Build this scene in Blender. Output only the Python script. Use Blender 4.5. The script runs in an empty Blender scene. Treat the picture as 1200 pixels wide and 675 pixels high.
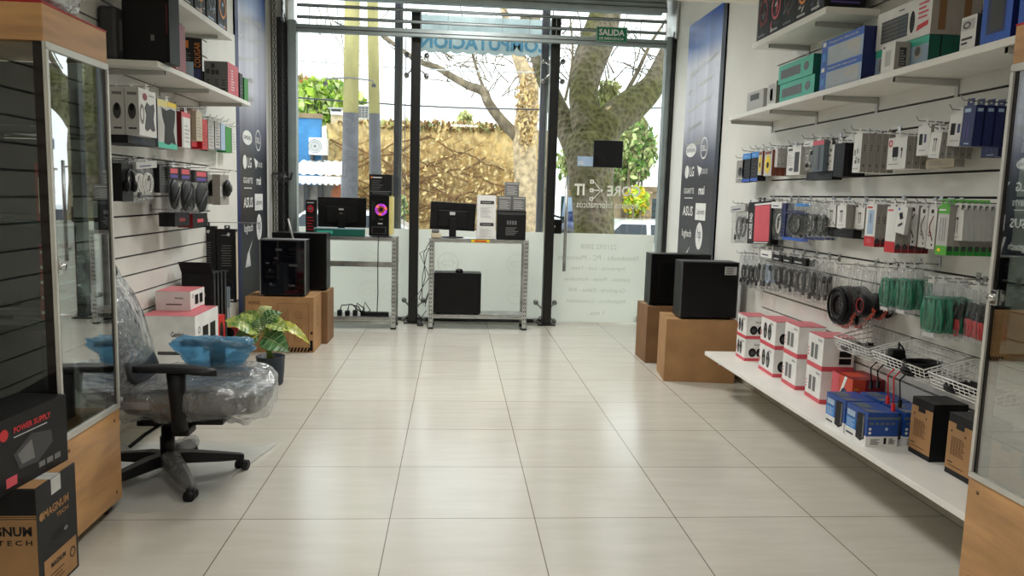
import bpy, bmesh, math, random
from math import pi, sin, cos, radians as R
from mathutils import Matrix, Vector, Euler, noise
random.seed(7)
SC = bpy.context.scene
COL = SC.collection
V = Vector

# ------------------------------------------------------------------ camera
FPX, CX, CY, CZ = 884.683, 0.842246, -3.001733, 1.333464
PITCH, YAW, ROLL = -0.120865, 0.078266, 0.028634
_f = V((sin(YAW)*cos(PITCH), cos(YAW)*cos(PITCH), sin(PITCH)))
_r0 = V((cos(YAW), -sin(YAW), 0)); _u0 = _r0.cross(_f)
_r = _r0*cos(ROLL)+_u0*sin(ROLL); _u = -_r0*sin(ROLL)+_u0*cos(ROLL)
cam_d = bpy.data.cameras.new('camera'); cam = bpy.data.objects.new('camera', cam_d); COL.objects.link(cam)
cam_d.sensor_width = 36; cam_d.sensor_fit = 'HORIZONTAL'; cam_d.lens = FPX*36/1200; cam_d.clip_start = 0.02; cam_d.clip_end = 400
cam.matrix_world = Matrix(((_r.x, _u.x, -_f.x, CX), (_r.y, _u.y, -_f.y, CY), (_r.z, _u.z, -_f.z, CZ), (0, 0, 0, 1)))
SC.camera = cam
def at(ax, val, x, y):
    """measured point: where the sight line through photo pixel (x, y) meets the plane ax = val"""
    d = _f + _r*((x-600)/FPX) - _u*((y-337.5)/FPX)
    i = 'XYZ'.index(ax); t = (val-(CX, CY, CZ)[i])/d[i]
    return V((CX, CY, CZ)) + d*t

# ------------------------------------------------------------------ materials
def lin(c):
    c = c/255.0
    return c/12.92 if c <= .04045 else ((c+.055)/1.055)**2.4
def rgb(c): return (lin(c[0]), lin(c[1]), lin(c[2]), 1)
MATS = {}
def mat(name, c=(128, 128, 128), rough=.5, metal=0, var=.08, scale=6, bump=0, bscale=40, spec=.5, emit=None, es=1, coat=0, stretch=None, trans=0):
    """principled material whose base colour is varied by a noise texture"""
    if name in MATS: return MATS[name]
    m = bpy.data.materials.new(name); m.use_nodes = True; nt = m.node_tree; N = nt.nodes; L = nt.links
    b = N['Principled BSDF']
    b.inputs['Roughness'].default_value = rough; b.inputs['Metallic'].default_value = metal
    b.inputs['Specular IOR Level'].default_value = spec
    b.inputs['Coat Weight'].default_value = coat
    b.inputs['Transmission Weight'].default_value = trans
    tc = N.new('ShaderNodeTexCoord'); mp = N.new('ShaderNodeMapping'); L.new(tc.outputs['Object'], mp.inputs[0])
    if stretch: mp.inputs['Scale'].default_value = stretch
    if var:
        n = N.new('ShaderNodeTexNoise'); n.inputs['Scale'].default_value = scale; n.inputs['Detail'].default_value = 4
        L.new(mp.outputs[0], n.inputs['Vector'])
        r = N.new('ShaderNodeValToRGB')
        a = [max(0, min(255, k*(1-var))) for k in c]; z = [max(0, min(255, k*(1+var))) for k in c]
        r.color_ramp.elements[0].position = .3; r.color_ramp.elements[1].position = .7
        r.color_ramp.elements[0].color = rgb(a); r.color_ramp.elements[1].color = rgb(z)
        L.new(n.outputs['Fac'], r.inputs[0]); L.new(r.outputs[0], b.inputs['Base Color'])
    else:
        b.inputs['Base Color'].default_value = rgb(c)
    if bump:
        n2 = N.new('ShaderNodeTexNoise'); n2.inputs['Scale'].default_value = bscale; n2.inputs['Detail'].default_value = 5
        L.new(mp.outputs[0], n2.inputs['Vector'])
        bp = N.new('ShaderNodeBump'); bp.inputs['Strength'].default_value = bump; bp.inputs['Distance'].default_value = .02
        L.new(n2.outputs['Fac'], bp.inputs['Height']); L.new(bp.outputs[0], b.inputs['Normal'])
    if emit:
        b.inputs['Emission Color'].default_value = rgb(emit); b.inputs['Emission Strength'].default_value = es
    MATS[name] = m
    return m
def glassy(name, tint=(255, 255, 255), ior=1.45, rough=.02, white=0.0, whitec=(235, 238, 240), bump=0, bscale=30, boost=0.0):
    """thin clear sheet: see-through mixed with a fresnel reflection (and a little milky scatter)"""
    if name in MATS: return MATS[name]
    m = bpy.data.materials.new(name); m.use_nodes = True; nt = m.node_tree; N = nt.nodes; L = nt.links
    N.remove(N['Principled BSDF']); out = N['Material Output']
    t = N.new('ShaderNodeBsdfTransparent'); t.inputs[0].default_value = rgb(tint)
    g = N.new('ShaderNodeBsdfGlossy'); g.inputs['Roughness'].default_value = rough
    fr = N.new('ShaderNodeFresnel'); ge = N.new('ShaderNodeNewGeometry'); mi = N.new('ShaderNodeMix'); mi.inputs[2].default_value = ior; mi.inputs[3].default_value = 1/ior
    L.new(ge.outputs['Backfacing'], mi.inputs[0]); L.new(mi.outputs[0], fr.inputs[0])   # same reflection from either side of the thin sheet
    fac = fr.outputs[0]
    if boost:
        ad = N.new('ShaderNodeMath'); ad.operation = 'ADD'; ad.use_clamp = True; L.new(fac, ad.inputs[0]); ad.inputs[1].default_value = boost; fac = ad.outputs[0]
    mx = N.new('ShaderNodeMixShader'); L.new(fac, mx.inputs[0]); L.new(t.outputs[0], mx.inputs[1]); L.new(g.outputs[0], mx.inputs[2])
    last = mx.outputs[0]
    if bump:
        tc = N.new('ShaderNodeTexCoord'); n2 = N.new('ShaderNodeTexNoise'); n2.inputs['Scale'].default_value = bscale; n2.inputs['Detail'].default_value = 3
        L.new(tc.outputs['Object'], n2.inputs['Vector'])
        bp = N.new('ShaderNodeBump'); bp.inputs['Strength'].default_value = bump; bp.inputs['Distance'].default_value = .02
        L.new(n2.outputs['Fac'], bp.inputs['Height']); L.new(bp.outputs[0], g.inputs['Normal']); L.new(bp.outputs[0], fr.inputs['Normal'])
    if white:
        d = N.new('ShaderNodeBsdfDiffuse'); d.inputs[0].default_value = rgb(whitec)
        tl = N.new('ShaderNodeBsdfTranslucent'); tl.inputs[0].default_value = rgb(whitec)
        md = N.new('ShaderNodeMixShader'); md.inputs[0].default_value = .5; L.new(d.outputs[0], md.inputs[1]); L.new(tl.outputs[0], md.inputs[2])
        m2 = N.new('ShaderNodeMixShader'); m2.inputs[0].default_value = white; L.new(last, m2.inputs[1]); L.new(md.outputs[0], m2.inputs[2]); last = m2.outputs[0]
    L.new(last, out.inputs['Surface'])
    MATS[name] = m
    return m
# palette
for n_, c_, r_ in [('white', (232, 232, 228), .45), ('white_card', (226, 226, 224), .5), ('grey_card', (150, 146, 140), .55), ('light_grey', (188, 188, 186), .5),
        ('mid_grey', (112, 112, 112), .5), ('dark_grey', (58, 58, 60), .5), ('black', (20, 20, 22), .45), ('black_gloss', (14, 14, 16), .18), ('black_card', (27, 27, 29), .42),
        ('red', (196, 34, 42), .45), ('deep_red', (128, 24, 34), .45), ('pink_red', (208, 80, 94), .45), ('orange_red', (205, 70, 42), .45), ('orange', (222, 132, 40), .45),
        ('yellow', (232, 200, 30), .45), ('green', (32, 140, 44), .45), ('lime', (86, 170, 50), .45), ('teal', (72, 190, 166), .45), ('lid_pink', (206, 112, 120), .45), ('dark_teal', (16, 92, 80), .45), ('cable_green', (8, 122, 88), .4),
        ('blue', (40, 92, 190), .45), ('sky_blue', (58, 140, 216), .45), ('navy', (26, 36, 92), .42), ('power_blue', (34, 74, 150), .4), ('pale_blue', (166, 190, 216), .45), ('purple', (88, 66, 150), .45),
        ('slate', (92, 104, 112), .5), ('beige', (196, 184, 160), .55), ('pale_yellow', (226, 214, 140), .5), ('brown_card', (128, 66, 48), .55), ('wire_grey', (150, 150, 150), .35)]:
    mat(n_, c_, r_, var=.04, scale=9, spec=.22 if n_.startswith('black_c') or n_ == 'black' else .5)
mat('kraft', (164, 124, 82), .75, var=.07, scale=5, bump=.05, bscale=200)
mat('kraft_dark', (128, 94, 62), .78, var=.07, scale=5)
mat('kraft_print', (96, 62, 34), .8, var=.05)
mat('chrome', (205, 205, 205), .12, 1, var=0)
mat('alu', (206, 204, 196), .38, .35, var=.04)
mat('steel', (172, 172, 170), .32, 1, var=.1, scale=14)
mat('galvanised', (190, 192, 190), .38, .85, var=.12, scale=10)
mat('shelf_white', (236, 235, 229), .35, var=.02)
mat('bracket_grey', (186, 186, 182), .4, .2, var=.04)
mat('black_plastic', (13, 13, 15), .42, spec=.3, var=.1, bump=.05, bscale=300)
mat('rubber', (22, 22, 22), .7)
mat('maple', (192, 146, 98), .42, var=.1, scale=3, stretch=(1, 1, 7))
clear_bag = glassy('clear_bag', ior=1.4, rough=.10, white=.055, bump=.6, bscale=60, boost=.0)
clear_wrap = glassy('clear_wrap', ior=1.5, rough=.12, white=.14, bump=1.0, bscale=24, boost=.13)
pane_glass = glassy('pane_glass', tint=(247, 251, 250), ior=1.45, rough=.0)

# ------------------------------------------------------------------ mesh builder
_TXT = {}
def text_geo(s, bold=0.0):
    k = (s, bold)
    if k in _TXT: return _TXT[k]
    cu = bpy.data.curves.new('t', 'FONT'); cu.body = s; cu.size = 1; cu.resolution_u = 2; cu.offset = bold
    ob = bpy.data.objects.new('t', cu); COL.objects.link(ob)
    dg = bpy.context.evaluated_depsgraph_get()
    me = bpy.data.meshes.new_from_object(ob.evaluated_get(dg))
    vs = [v.co.copy() for v in me.vertices]; fs = [tuple(p.vertices) for p in me.polygons]
    bpy.data.objects.remove(ob); bpy.data.curves.remove(cu); bpy.data.meshes.remove(me)
    if vs:
        x0 = min(v.x for v in vs); x1 = max(v.x for v in vs); y0 = min(v.y for v in vs); y1 = max(v.y for v in vs)
        for v in vs: v.x -= x0; v.y -= y0
        _TXT[k] = (vs, fs, x1-x0, y1-y0)
    else: _TXT[k] = ([], [], 1, 1)
    return _TXT[k]
def frame(o, u, v):
    u = V(u).normalized(); v = V(v).normalized(); n = u.cross(v); o = V(o)
    return Matrix(((u.x, v.x, n.x, o.x), (u.y, v.y, n.y, o.y), (u.z, v.z, n.z, o.z), (0, 0, 0, 1)))
def mixm(a, b, t): return a+(b-a)*t
class MB:
    def __init__(s): s.v = []; s.f = []; s.m = []; s.s = []; s.names = []; s.X = Matrix()
    def mi(s, m):
        n = m if isinstance(m, str) else m.name
        if n not in s.names: s.names.append(n)
        return s.names.index(n)
    def add(s, vs, fs, m, sm=False, X=None):
        T = s.X @ X if X is not None else s.X
        o = len(s.v); k = s.mi(m); flip = T.determinant() < 0
        s.v += [T @ V(p) for p in vs]
        for f in fs:
            q = [i+o for i in f]
            s.f.append(q[::-1] if flip else q); s.m.append(k); s.s.append(sm)
        return s
    def box(s, x0, x1, y0, y1, z0, z1, m, b=0, X=None):
        if b:
            bm = bmesh.new(); bmesh.ops.create_cube(bm, size=1)
            for v in bm.verts: v.co = V((x0+(v.co.x+.5)*(x1-x0), y0+(v.co.y+.5)*(y1-y0), z0+(v.co.z+.5)*(z1-z0)))
            bb = min(b, .45*min(abs(x1-x0), abs(y1-y0), abs(z1-z0)))
            bmesh.ops.bevel(bm, geom=bm.edges[:], offset=bb, segments=2, profile=.6, affect='EDGES')
            bm.verts.index_update()
            s.add([v.co.copy() for v in bm.verts], [[v.index for v in f.verts] for f in bm.faces], m, False, X); bm.free(); return s
        return s.add([(x0, y0, z0), (x1, y0, z0), (x1, y1, z0), (x0, y1, z0), (x0, y0, z1), (x1, y0, z1), (x1, y1, z1), (x0, y1, z1)],
                     [(3, 2, 1, 0), (4, 5, 6, 7), (0, 1, 5, 4), (1, 2, 6, 5), (2, 3, 7, 6), (3, 0, 4, 7)], m, False, X)
    def quad(s, pts, m, X=None): return s.add(pts, [tuple(range(len(pts)))], m, False, X)
    def tube(s, pts, r, m, n=6, closed=False, sm=True, X=None):
        pts = [V(p) for p in pts]; K = len(pts); vs = []; fs = []; up = None
        rr = r if isinstance(r, (list, tuple)) else [r]*K
        for i, p in enumerate(pts):
            a = pts[(i-1) % K] if (closed or i) else pts[0]; b = pts[(i+1) % K] if (closed or i < K-1) else pts[-1]
            d = (b-a).normalized() if (b-a).length > 1e-9 else V((0, 0, 1))
            if up is None: up = d.orthogonal().normalized()
            up = up-d*up.dot(d); up = up.normalized() if up.length > 1e-6 else d.orthogonal().normalized()
            w = d.cross(up)
            for j in range(n):
                t = 2*pi*j/n+pi/n; vs.append(p+(up*cos(t)+w*sin(t))*rr[i])
        for i in range(K if closed else K-1):
            for j in range(n):
                a = i*n+j; b = i*n+(j+1) % n; c = ((i+1) % K)*n+(j+1) % n; d = ((i+1) % K)*n+j
                fs.append((a, b, c, d))
        if not closed: fs.append(tuple(range(n))[::-1]); fs.append(tuple(range((K-1)*n, K*n)))
        return s.add(vs, fs, m, sm, X)
    def lathe(s, prof, m, n=20, X=None, sm=True):
        vs = []; fs = []
        for r, z in prof:
            for j in range(n): t = 2*pi*j/n; vs.append((r*cos(t), r*sin(t), z))
        for i in range(len(prof)-1):
            for j in range(n): fs.append((i*n+j, i*n+(j+1) % n, (i+1)*n+(j+1) % n, (i+1)*n+j))
        fs.append(tuple(range(n))[::-1]); fs.append(tuple(range((len(prof)-1)*n, len(prof)*n)))
        return s.add(vs, fs, m, sm, X)
    def cyl(s, a, b, r, m, n=12, r2=None): return s.tube([a, b], [r, r if r2 is None else r2], m, n)
    def prism(s, poly, z0, z1, m, X=None):
        n = len(poly); vs = [(x, y, z0) for x, y in poly]+[(x, y, z1) for x, y in poly]
        return s.add(vs, [tuple(range(n))[::-1], tuple(range(n, 2*n))]+[(i, (i+1) % n, n+(i+1) % n, n+i) for i in range(n)], m, False, X)
    def grid(s, fn, nu, nv, m, sm=True, X=None, wrap=False):
        vs = [fn(i/nu, j/nv) for j in range(nv+1) for i in range(nu+1)]
        fs = [(j*(nu+1)+i, j*(nu+1)+i+1, (j+1)*(nu+1)+i+1, (j+1)*(nu+1)+i) for j in range(nv) for i in range(nu)]
        return s.add(vs, fs, m, sm, X)
    def ell(s, c, r, m, n=14, k=8, X=None):
        c = V(c)
        vs = [c+V((0, 0, -r[2]))]; fs = []
        for i in range(1, k):
            p = -pi/2+pi*i/k
            for j in range(n): t = 2*pi*j/n; vs.append(c+V((r[0]*cos(p)*cos(t), r[1]*cos(p)*sin(t), r[2]*sin(p))))
        vs.append(c+V((0, 0, r[2]))); e = len(vs)-1
        for j in range(n): fs.append((0, 1+(j+1) % n, 1+j)); fs.append((e, 1+(k-2)*n+j, 1+(k-2)*n+(j+1) % n))
        for i in range(k-2):
            for j in range(n): a = 1+i*n+j; b = 1+i*n+(j+1) % n; fs.append((a, b, b+n, a+n))
        return s.add(vs, fs, m, True, X)
    # prints lying on a face frame F (u to the right, v up, as seen from outside)
    def rect(s, F, u0, v0, u1, v1, m, o=.0008): return s.add([(u0, v0, o), (u1, v0, o), (u1, v1, o), (u0, v1, o)], [(0, 1, 2, 3)], m, False, F)
    def poly(s, F, pts, m, o=.0012): return s.add([(x, y, o) for x, y in pts], [tuple(range(len(pts)))], m, False, F)
    def disc(s, F, u, v, ru, m, rv=None, o=.0012, n=16, hole=0):
        rv = ru if rv is None else rv
        if hole:
            vs = [(u+ru*k*cos(2*pi*i/n), v+rv*k*sin(2*pi*i/n), o) for k in (1, hole) for i in range(n)]
            return s.add(vs, [(i, (i+1) % n, n+(i+1) % n, n+i) for i in range(n)], m, False, F)
        return s.add([(u+ru*cos(2*pi*i/n), v+rv*sin(2*pi*i/n), o) for i in range(n)], [tuple(range(n))], m, False, F)
    def text(s, F, t, u, v, h, m, w=None, al='l', rot=0, o=.0016, bold=0.0, mirror=False):
        """lettering with cap height about h, lower left corner (u, v); w fits the width"""
        vs, fs, W, H = text_geo(t, bold)
        sy = h/H if H else h; sx = (w/W) if w else sy
        tw = W*sx; dx = 0 if al == 'l' else (-tw/2 if al == 'c' else -tw)
        M = Matrix.Translation((u, v, 0)) @ Matrix.Rotation(rot, 4, 'Z')
        P = []
        for p in vs:
            x = p.x*sx+dx
            if mirror: x = -x if al == 'c' else (tw-p.x*sx)
            P.append((x, p.y*sy, o))
        return s.add(P, [f[::-1] for f in fs] if mirror else fs, m, False, F @ M)
    def mesh(s, name):
        me = bpy.data.meshes.new(name); me.from_pydata([tuple(p) for p in s.v], [], s.f)
        for n in s.names: me.materials.append(MATS[n])
        me.polygons.foreach_set('material_index', s.m); me.polygons.foreach_set('use_smooth', s.s); me.update()
        return me
    def build(s, name, parent=None, loc=(0, 0, 0), rz=0, rot=None):
        o = bpy.data.objects.new(name, s.mesh(name)); COL.objects.link(o)
        o.location = loc; o.rotation_euler = rot if rot else (0, 0, rz)
        if parent: o.parent = parent
        return o
def boxframes(w, d, h):
    """face frames of a box whose bottom centre is the origin; front faces -Y"""
    return {'f': frame((-w/2, -d/2, 0), (1, 0, 0), (0, 0, 1)), 'r': frame((w/2, -d/2, 0), (0, 1, 0), (0, 0, 1)),
            'l': frame((-w/2, d/2, 0), (0, -1, 0), (0, 0, 1)), 'b': frame((w/2, d/2, 0), (-1, 0, 0), (0, 0, 1)), 't': frame((-w/2, -d/2, h), (1, 0, 0), (0, 1, 0))}
def tag(o, label, cat, group=None, kind=None):
    if label: o['label'] = label
    if cat: o['category'] = cat
    if group: o['group'] = group
    if kind: o['kind'] = kind
    return o
def thing(name, label, cat, loc=(0, 0, 0), rz=0, group=None, rot=None):
    o = bpy.data.objects.new(name, None); COL.objects.link(o); o.empty_display_size = .05
    o.location = loc; o.rotation_euler = rot if rot else (0, 0, rz)
    return tag(o, label, cat, group)
KIDS = {}
def copy_tree(o, parent=None):
    c = o.copy(); COL.objects.link(c)
    if parent: c.parent = parent
    for ch in [k for k in bpy.data.objects if k.parent == o]: copy_tree(ch, c)
    return c
def struct(name, mb, **k):
    o = mb.build(name, **k); o['kind'] = 'structure'; return o
def part(mb, name, parent, label=None):
    o = mb.build(name, parent)
    if label: o['label'] = label
    return o
# ================================================================== setting
XL, XR, YG = -.94, 2.98, 4.95           # slatwall faces, glass line
def floor_material():
    m = bpy.data.materials.new('porcelain_tiles'); m.use_nodes = True; N = m.node_tree.nodes; L = m.node_tree.links; b = N['Principled BSDF']
    tc = N.new('ShaderNodeTexCoord')
    br = N.new('ShaderNodeTexBrick'); br.offset = 0; br.squash = 1
    br.inputs['Scale'].default_value = 1; br.inputs['Brick Width'].default_value = .6; br.inputs['Row Height'].default_value = .6
    br.inputs['Mortar Size'].default_value = .0022; br.inputs['Mortar Smooth'].default_value = .1
    br.inputs['Color1'].default_value = rgb((201, 198, 188)); br.inputs['Color2'].default_value = rgb((194, 191, 181)); br.inputs['Mortar'].default_value = rgb((112, 100, 82))
    L.new(tc.outputs['Object'], br.inputs['Vector'])
    mp = N.new('ShaderNodeMapping'); mp.inputs['Scale'].default_value = (1.1, 6, 1); L.new(tc.outputs['Object'], mp.inputs[0])
    n = N.new('ShaderNodeTexNoise'); n.inputs['Scale'].default_value = 2.2; n.inputs['Detail'].default_value = 7; n.inputs['Roughness'].default_value = .62; L.new(mp.outputs[0], n.inputs['Vector'])
    rp = N.new('ShaderNodeValToRGB'); rp.color_ramp.elements[0].position = .3; rp.color_ramp.elements[0].color = (.91, .90, .88, 1); rp.color_ramp.elements[1].position = .72; rp.color_ramp.elements[1].color = (1.03, 1.03, 1.03, 1)
    L.new(n.outputs['Fac'], rp.inputs[0])
    mx = N.new('ShaderNodeMix'); mx.data_type = 'RGBA'; mx.blend_type = 'MULTIPLY'; mx.inputs[0].default_value = 1
    L.new(br.outputs['Color'], mx.inputs[6]); L.new(rp.outputs[0], mx.inputs[7]); L.new(mx.outputs[2], b.inputs['Base Color'])
    b.inputs['Roughness'].default_value = .2; b.inputs['Specular IOR Level'].default_value = .6
    bp = N.new('ShaderNodeBump'); bp.inputs['Strength'].default_value = .25; bp.inputs['Distance'].default_value = .002; bp.invert = True
    L.new(br.outputs['Fac'], bp.inputs['Height']); L.new(bp.outputs[0], b.inputs['Normal'])
    MATS['porcelain_tiles'] = m
floor_material()
mat('plaster', (226, 226, 220), .8, var=.02, scale=2, bump=.04, bscale=90)
mat('ceiling_paint', (238, 234, 222), .85, var=.015)
mat('skirting', (196, 190, 176), .4, var=.05)
mat('slat_white', (224, 223, 216), .42, var=.015)
mat('groove', (22, 22, 22), .6)
YB = -4.4
m = MB(); m.box(-1.1, 3.2, YB, 5.02, -.1, 0, 'porcelain_tiles'); struct('floor', m)
m = MB(); m.box(-1.1, -.965, YB, 5.1, -.1, 3.5, 'plaster'); struct('wall_left', m)
m = MB(); m.box(3.02, 3.2, YB, 5.1, -.1, 3.5, 'plaster'); struct('wall_right', m)
m = MB(); m.box(-1.1, 3.2, YB-.12, YB, -.1, 3.5, 'plaster'); struct('wall_back', m)
m = MB(); m.box(-.965, 3.02, YB, 2.46, 2.745, 2.9, 'ceiling_paint'); m.box(-.965, 3.02, 2.40, 2.46, 2.9, 3.5, 'ceiling_paint'); m.box(-.965, 3.02, 2.46, 5.1, 3.42, 3.5, 'ceiling_paint'); struct('ceiling', m)
m = MB(); m.box(3.005, 3.02, YB, 4.6, 0, .09, 'skirting'); struct('baseboard_right', m)
m = MB(); m.box(-.965, -.95, YB, 4.6, 0, .09, 'skirting'); struct('baseboard_left', m)
SLOTS = [.512, .62, .731, .84, .945, 1.055, 1.165, 1.273, 1.382, 1.49, 1.598, 1.706, 1.815, 1.923, 2.03, 2.14, 2.25, 2.36]
def slatwall(name, x0, x1, y0, y1, label, xf):
    m = MB(); lo, hi = min(x0, x1), max(x0, x1); mid = x0+(x1-x0)*.45
    m.box(min(x0, mid), max(x0, mid), y0, y1, .09, 2.55, 'groove')
    zs = [.09]+SLOTS+[2.55]
    for a, b in zip(zs, zs[1:]):
        m.box(min(mid, x1), max(mid, x1), y0, y1, a+(.005 if a > .1 else 0), b-(.005 if b < 2.5 else 0), 'slat_white')
    o = m.build(name); o['kind'] = 'structure'; o['label'] = label; return o
slatwall('slatwall_panel', 3.02, XR, -3.6, 2.08, 'white grooved slat wall panel behind the hanging goods on the right wall', 1)
slatwall('slatwall_panel', -.965, XL, -2.2, 2.70, 'white grooved slat wall panel behind the goods on the left wall', -1)
m = MB(); m.box(-.965, XL-.002, 2.705, 3.40, .09, 1.47, 'slat_white'); m.box(-.965, XL-.002, 2.705, 3.40, 1.476, 2.55, 'slat_white')
tag(m.build('wall_panel'), 'plain white wall panel between left slat wall and blue banner', 'wall panel')

# ---------------------------------------------------------------- shop front
mat('guide_grey', (150, 160, 160), .45, .3, var=.05)
mat('frame_black', (18, 18, 20), .4)
mat('post_black', (13, 13, 14), .35, var=.05)
mat('outer_post', (104, 102, 112), .45, .3, var=.05)
def film_mat(name, c0, c1):
    film = bpy.data.materials.new(name); film.use_nodes = True
    N = film.node_tree.nodes; L = film.node_tree.links; N.remove(N['Principled BSDF']); o = N['Material Output']
    d = N.new('ShaderNodeBsdfDiffuse'); t = N.new('ShaderNodeBsdfTranslucent'); tr = N.new('ShaderNodeBsdfTransparent')
    nz = N.new('ShaderNodeTexNoise'); nz.inputs['Scale'].default_value = 3; rp = N.new('ShaderNodeValToRGB')
    rp.color_ramp.elements[0].color = rgb(c0); rp.color_ramp.elements[1].color = rgb(c1); L.new(nz.outputs['Fac'], rp.inputs[0])
    L.new(rp.outputs[0], d.inputs[0]); L.new(rp.outputs[0], t.inputs[0])
    a = N.new('ShaderNodeMixShader'); a.inputs[0].default_value = .72; L.new(d.outputs[0], a.inputs[1]); L.new(t.outputs[0], a.inputs[2])
    b = N.new('ShaderNodeMixShader'); b.inputs[0].default_value = .03; L.new(a.outputs[0], b.inputs[1]); L.new(tr.outputs[0], b.inputs[2]); L.new(b.outputs[0], o.inputs['Surface'])
    MATS[name] = film
film_mat('frosted_film', (232, 233, 226), (240, 240, 234))
film_mat('film_print', (206, 208, 200), (212, 214, 206)); film_mat('film_faint', (226, 228, 220), (232, 234, 226)); mat('vinyl_white', (238, 240, 228), .6)
# jambs of the shop front
m = MB(); m.box(-.95, -.80, 4.70, 5.0, 0, 3.42, 'plaster'); m.box(-.90, -.81, 4.66, 4.70, 0, 2.98, 'frame_black'); struct('trim_1', m)
m = MB(); m.box(3.0, 3.02, 4.66, 5.0, 0, 3.42, 'plaster'); m.box(2.985, 3.018, 4.62, 4.66, 0, 2.98, 'frame_black'); struct('trim_2', m)
# roller shutter: guides, slats and bottom bar (rolled up)
sh = thing('roller_shutter', 'rolled up grey metal roller shutter with open slats above the glass front', 'shutter', (0, 4.7, 0))
for x0, x1 in ((-.795, -.715), (2.925, 2.985)):
    m = MB(); m.box(x0, x1, -.05, .05, 0, 2.96, 'guide_grey', .006); m.box(x0+.02, x1-.02, -.056, -.05, 0, 2.96, 'guide_grey'); part(m, 'guide_rail', sh)
m = MB(); m.box(-.715, 2.925, -.03, .03, 2.855, 2.93, 'guide_grey', .008); m.box(-.715, 2.925, -.036, -.03, 2.887, 2.893, 'dark_grey'); part(m, 'bottom_bar', sh)
for z in (2.985, 3.095):
    m = MB(); m.box(-.715, 2.925, -.008, .010, z, z+.030, 'guide_grey', .004); m.box(-.715, 2.925, -.0095, -.008, z+.001, z+.006, 'dark_grey'); m.box(-.715, 2.925, -.0095, -.008, z+.024, z+.029, 'dark_grey')
    part(m, 'slat', sh)
    for k in range(14):
        m = MB(); m.box(-.60+k*.268, -.594+k*.268, -.003, .003, z-.07, z+.001, 'guide_grey'); part(m, 'slat_link', sh)
for i in range(4):
    m = MB(); z = 3.195+.05*i; m.grid(lambda u, v: (-.715+3.64*u, -.014*sin(pi*v)+.02*i, z+.05*v), 1, 5, 'guide_grey'); m.box(-.715, 2.925, -.004+.02*i, .012+.02*i, z+.045, z+.052, 'dark_grey'); part(m, 'slat', sh)
m = MB(); m.cyl((-.715, .22, 3.31), (2.925, .22, 3.31), .09, 'guide_grey', 18); part(m, 'roll', sh)
for x in (-.83, 3.0):
    m = MB(); m.box(x-.012, x+.012, -.13, .2, 2.93, 3.36, 'galvanised', .004); m.cyl((x-.014, -.07, 2.98), (x+.014, -.07, 2.98), .03, 'dark_grey'); part(m, 'end_bracket', sh)
# hoist chain
ch = thing('hoist_chain', 'long steel hoist chain hanging down beside the left banner', 'chain', (-.90, 4.56, 0))
m = MB()
for sx in (0, .075):
    m = MB()
    for k in range(70):
        zc = 3.3-k*.036; X = Matrix.Translation((sx, 0, zc)) @ Matrix.Rotation(pi/2*(k % 2), 4, 'Z')
        m.tube([(.010*cos(a), 0, .021*sin(a)) for a in [2*pi*i/8 for i in range(8)]], .0042, 'dark_grey', 4, closed=True, X=X)
    part(m, 'chain_strand', ch)
m = MB(); m.tube([(0, 0, .79), (.01, 0, .765), (.0375, 0, .755), (.065, 0, .765), (.075, 0, .79)], .006, 'dark_grey'); part(m, 'end_loop', ch)
m = MB()
m.box(-.05, .10, .09, .125, 1.48, 1.50, 'dark_grey'); m.cyl((.05, .07, 1.44), (.05, .11, 1.44), .05, 'dark_grey', 14); m.tube([(.05, .06, 1.44), (.14, .03, 1.44), (.16, 0, 1.50)], .012, 'dark_grey')
tag(m.build('shutter_lock', loc=(-.90, 4.56, 0)), 'black shutter lock with hooked handle on the left door jamb', 'lock')
# posts
def post(name, x, y, w, label):
    t = thing(name, label, 'post', (x, y, 0))
    m = MB(); m.box(-w/2, w/2, -w/2, w/2, .012, 3.12, 'post_black', .004); part(m, 'post_tube', t)
    m = MB(); m.box(-w*.95, w*.95, -w*.8, w*.8, 0, .014, 'post_black', .003)
    for a in (-1, 1):
        for b in (-1, 1): m.cyl((a*w*.75, b*w*.62, .014), (a*w*.75, b*w*.62, .024), .009, 'steel', 6)
    part(m, 'base_plate', t)
    return t
post('steel_post', .430, 4.80, .095, 'black square steel post left of the middle rack')
post('steel_post', 1.822, 4.80, .095, 'black square steel post beside the glass door')
def spider(x, z, label, arms):
    t = thing('glass_clamp', label, 'glass fitting', (x, 4.86, z))
    m = MB(); m.cyl((0, -.012, 0), (0, .03, 0), .022, 'steel'); part(m, 'hub', t)
    for sx, sz in arms:
        m = MB(); m.tube([(0, .01, 0), (sx*.075, .03, sz*.075), (sx*.1, .05, sz*.1)], .009, 'steel'); m.cyl((sx*.1, .04, sz*.1), (sx*.1, .082, sz*.1), .026, 'steel', 14); part(m, 'arm', t)
AR = [(1, 1), (-1, 1), (1, -1), (-1, -1)]
spider(.43, 2.62, 'four armed steel glass clamp high on the post left of the middle rack', AR)
spider(1.822, 2.62, 'steel glass clamp high on the post beside the glass door', AR)
spider(.43, .12, 'steel glass clamp low on the post left of the middle rack', AR)
spider(1.822, .12, 'steel glass clamp low on the post beside the glass door', AR)
def text_lines(m, F, lines, u, v, h, gap, mt, mirror=True, **k):
    for i, t in enumerate(lines): m.text(F, t, u, v-i*gap, h, mt, al='c', mirror=mirror, **k)
def pane(name, x0, x1, z1, extra=None):
    m = MB(); m.box(x0, x1, YG, YG+.01, .03, 3.42, 'pane_glass'); o = struct(name, m)
    return o
w1 = pane('window_1', -.80, .428, 0); w2 = pane('window_2', .436, 1.818, 0)
ZF = .965
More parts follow.
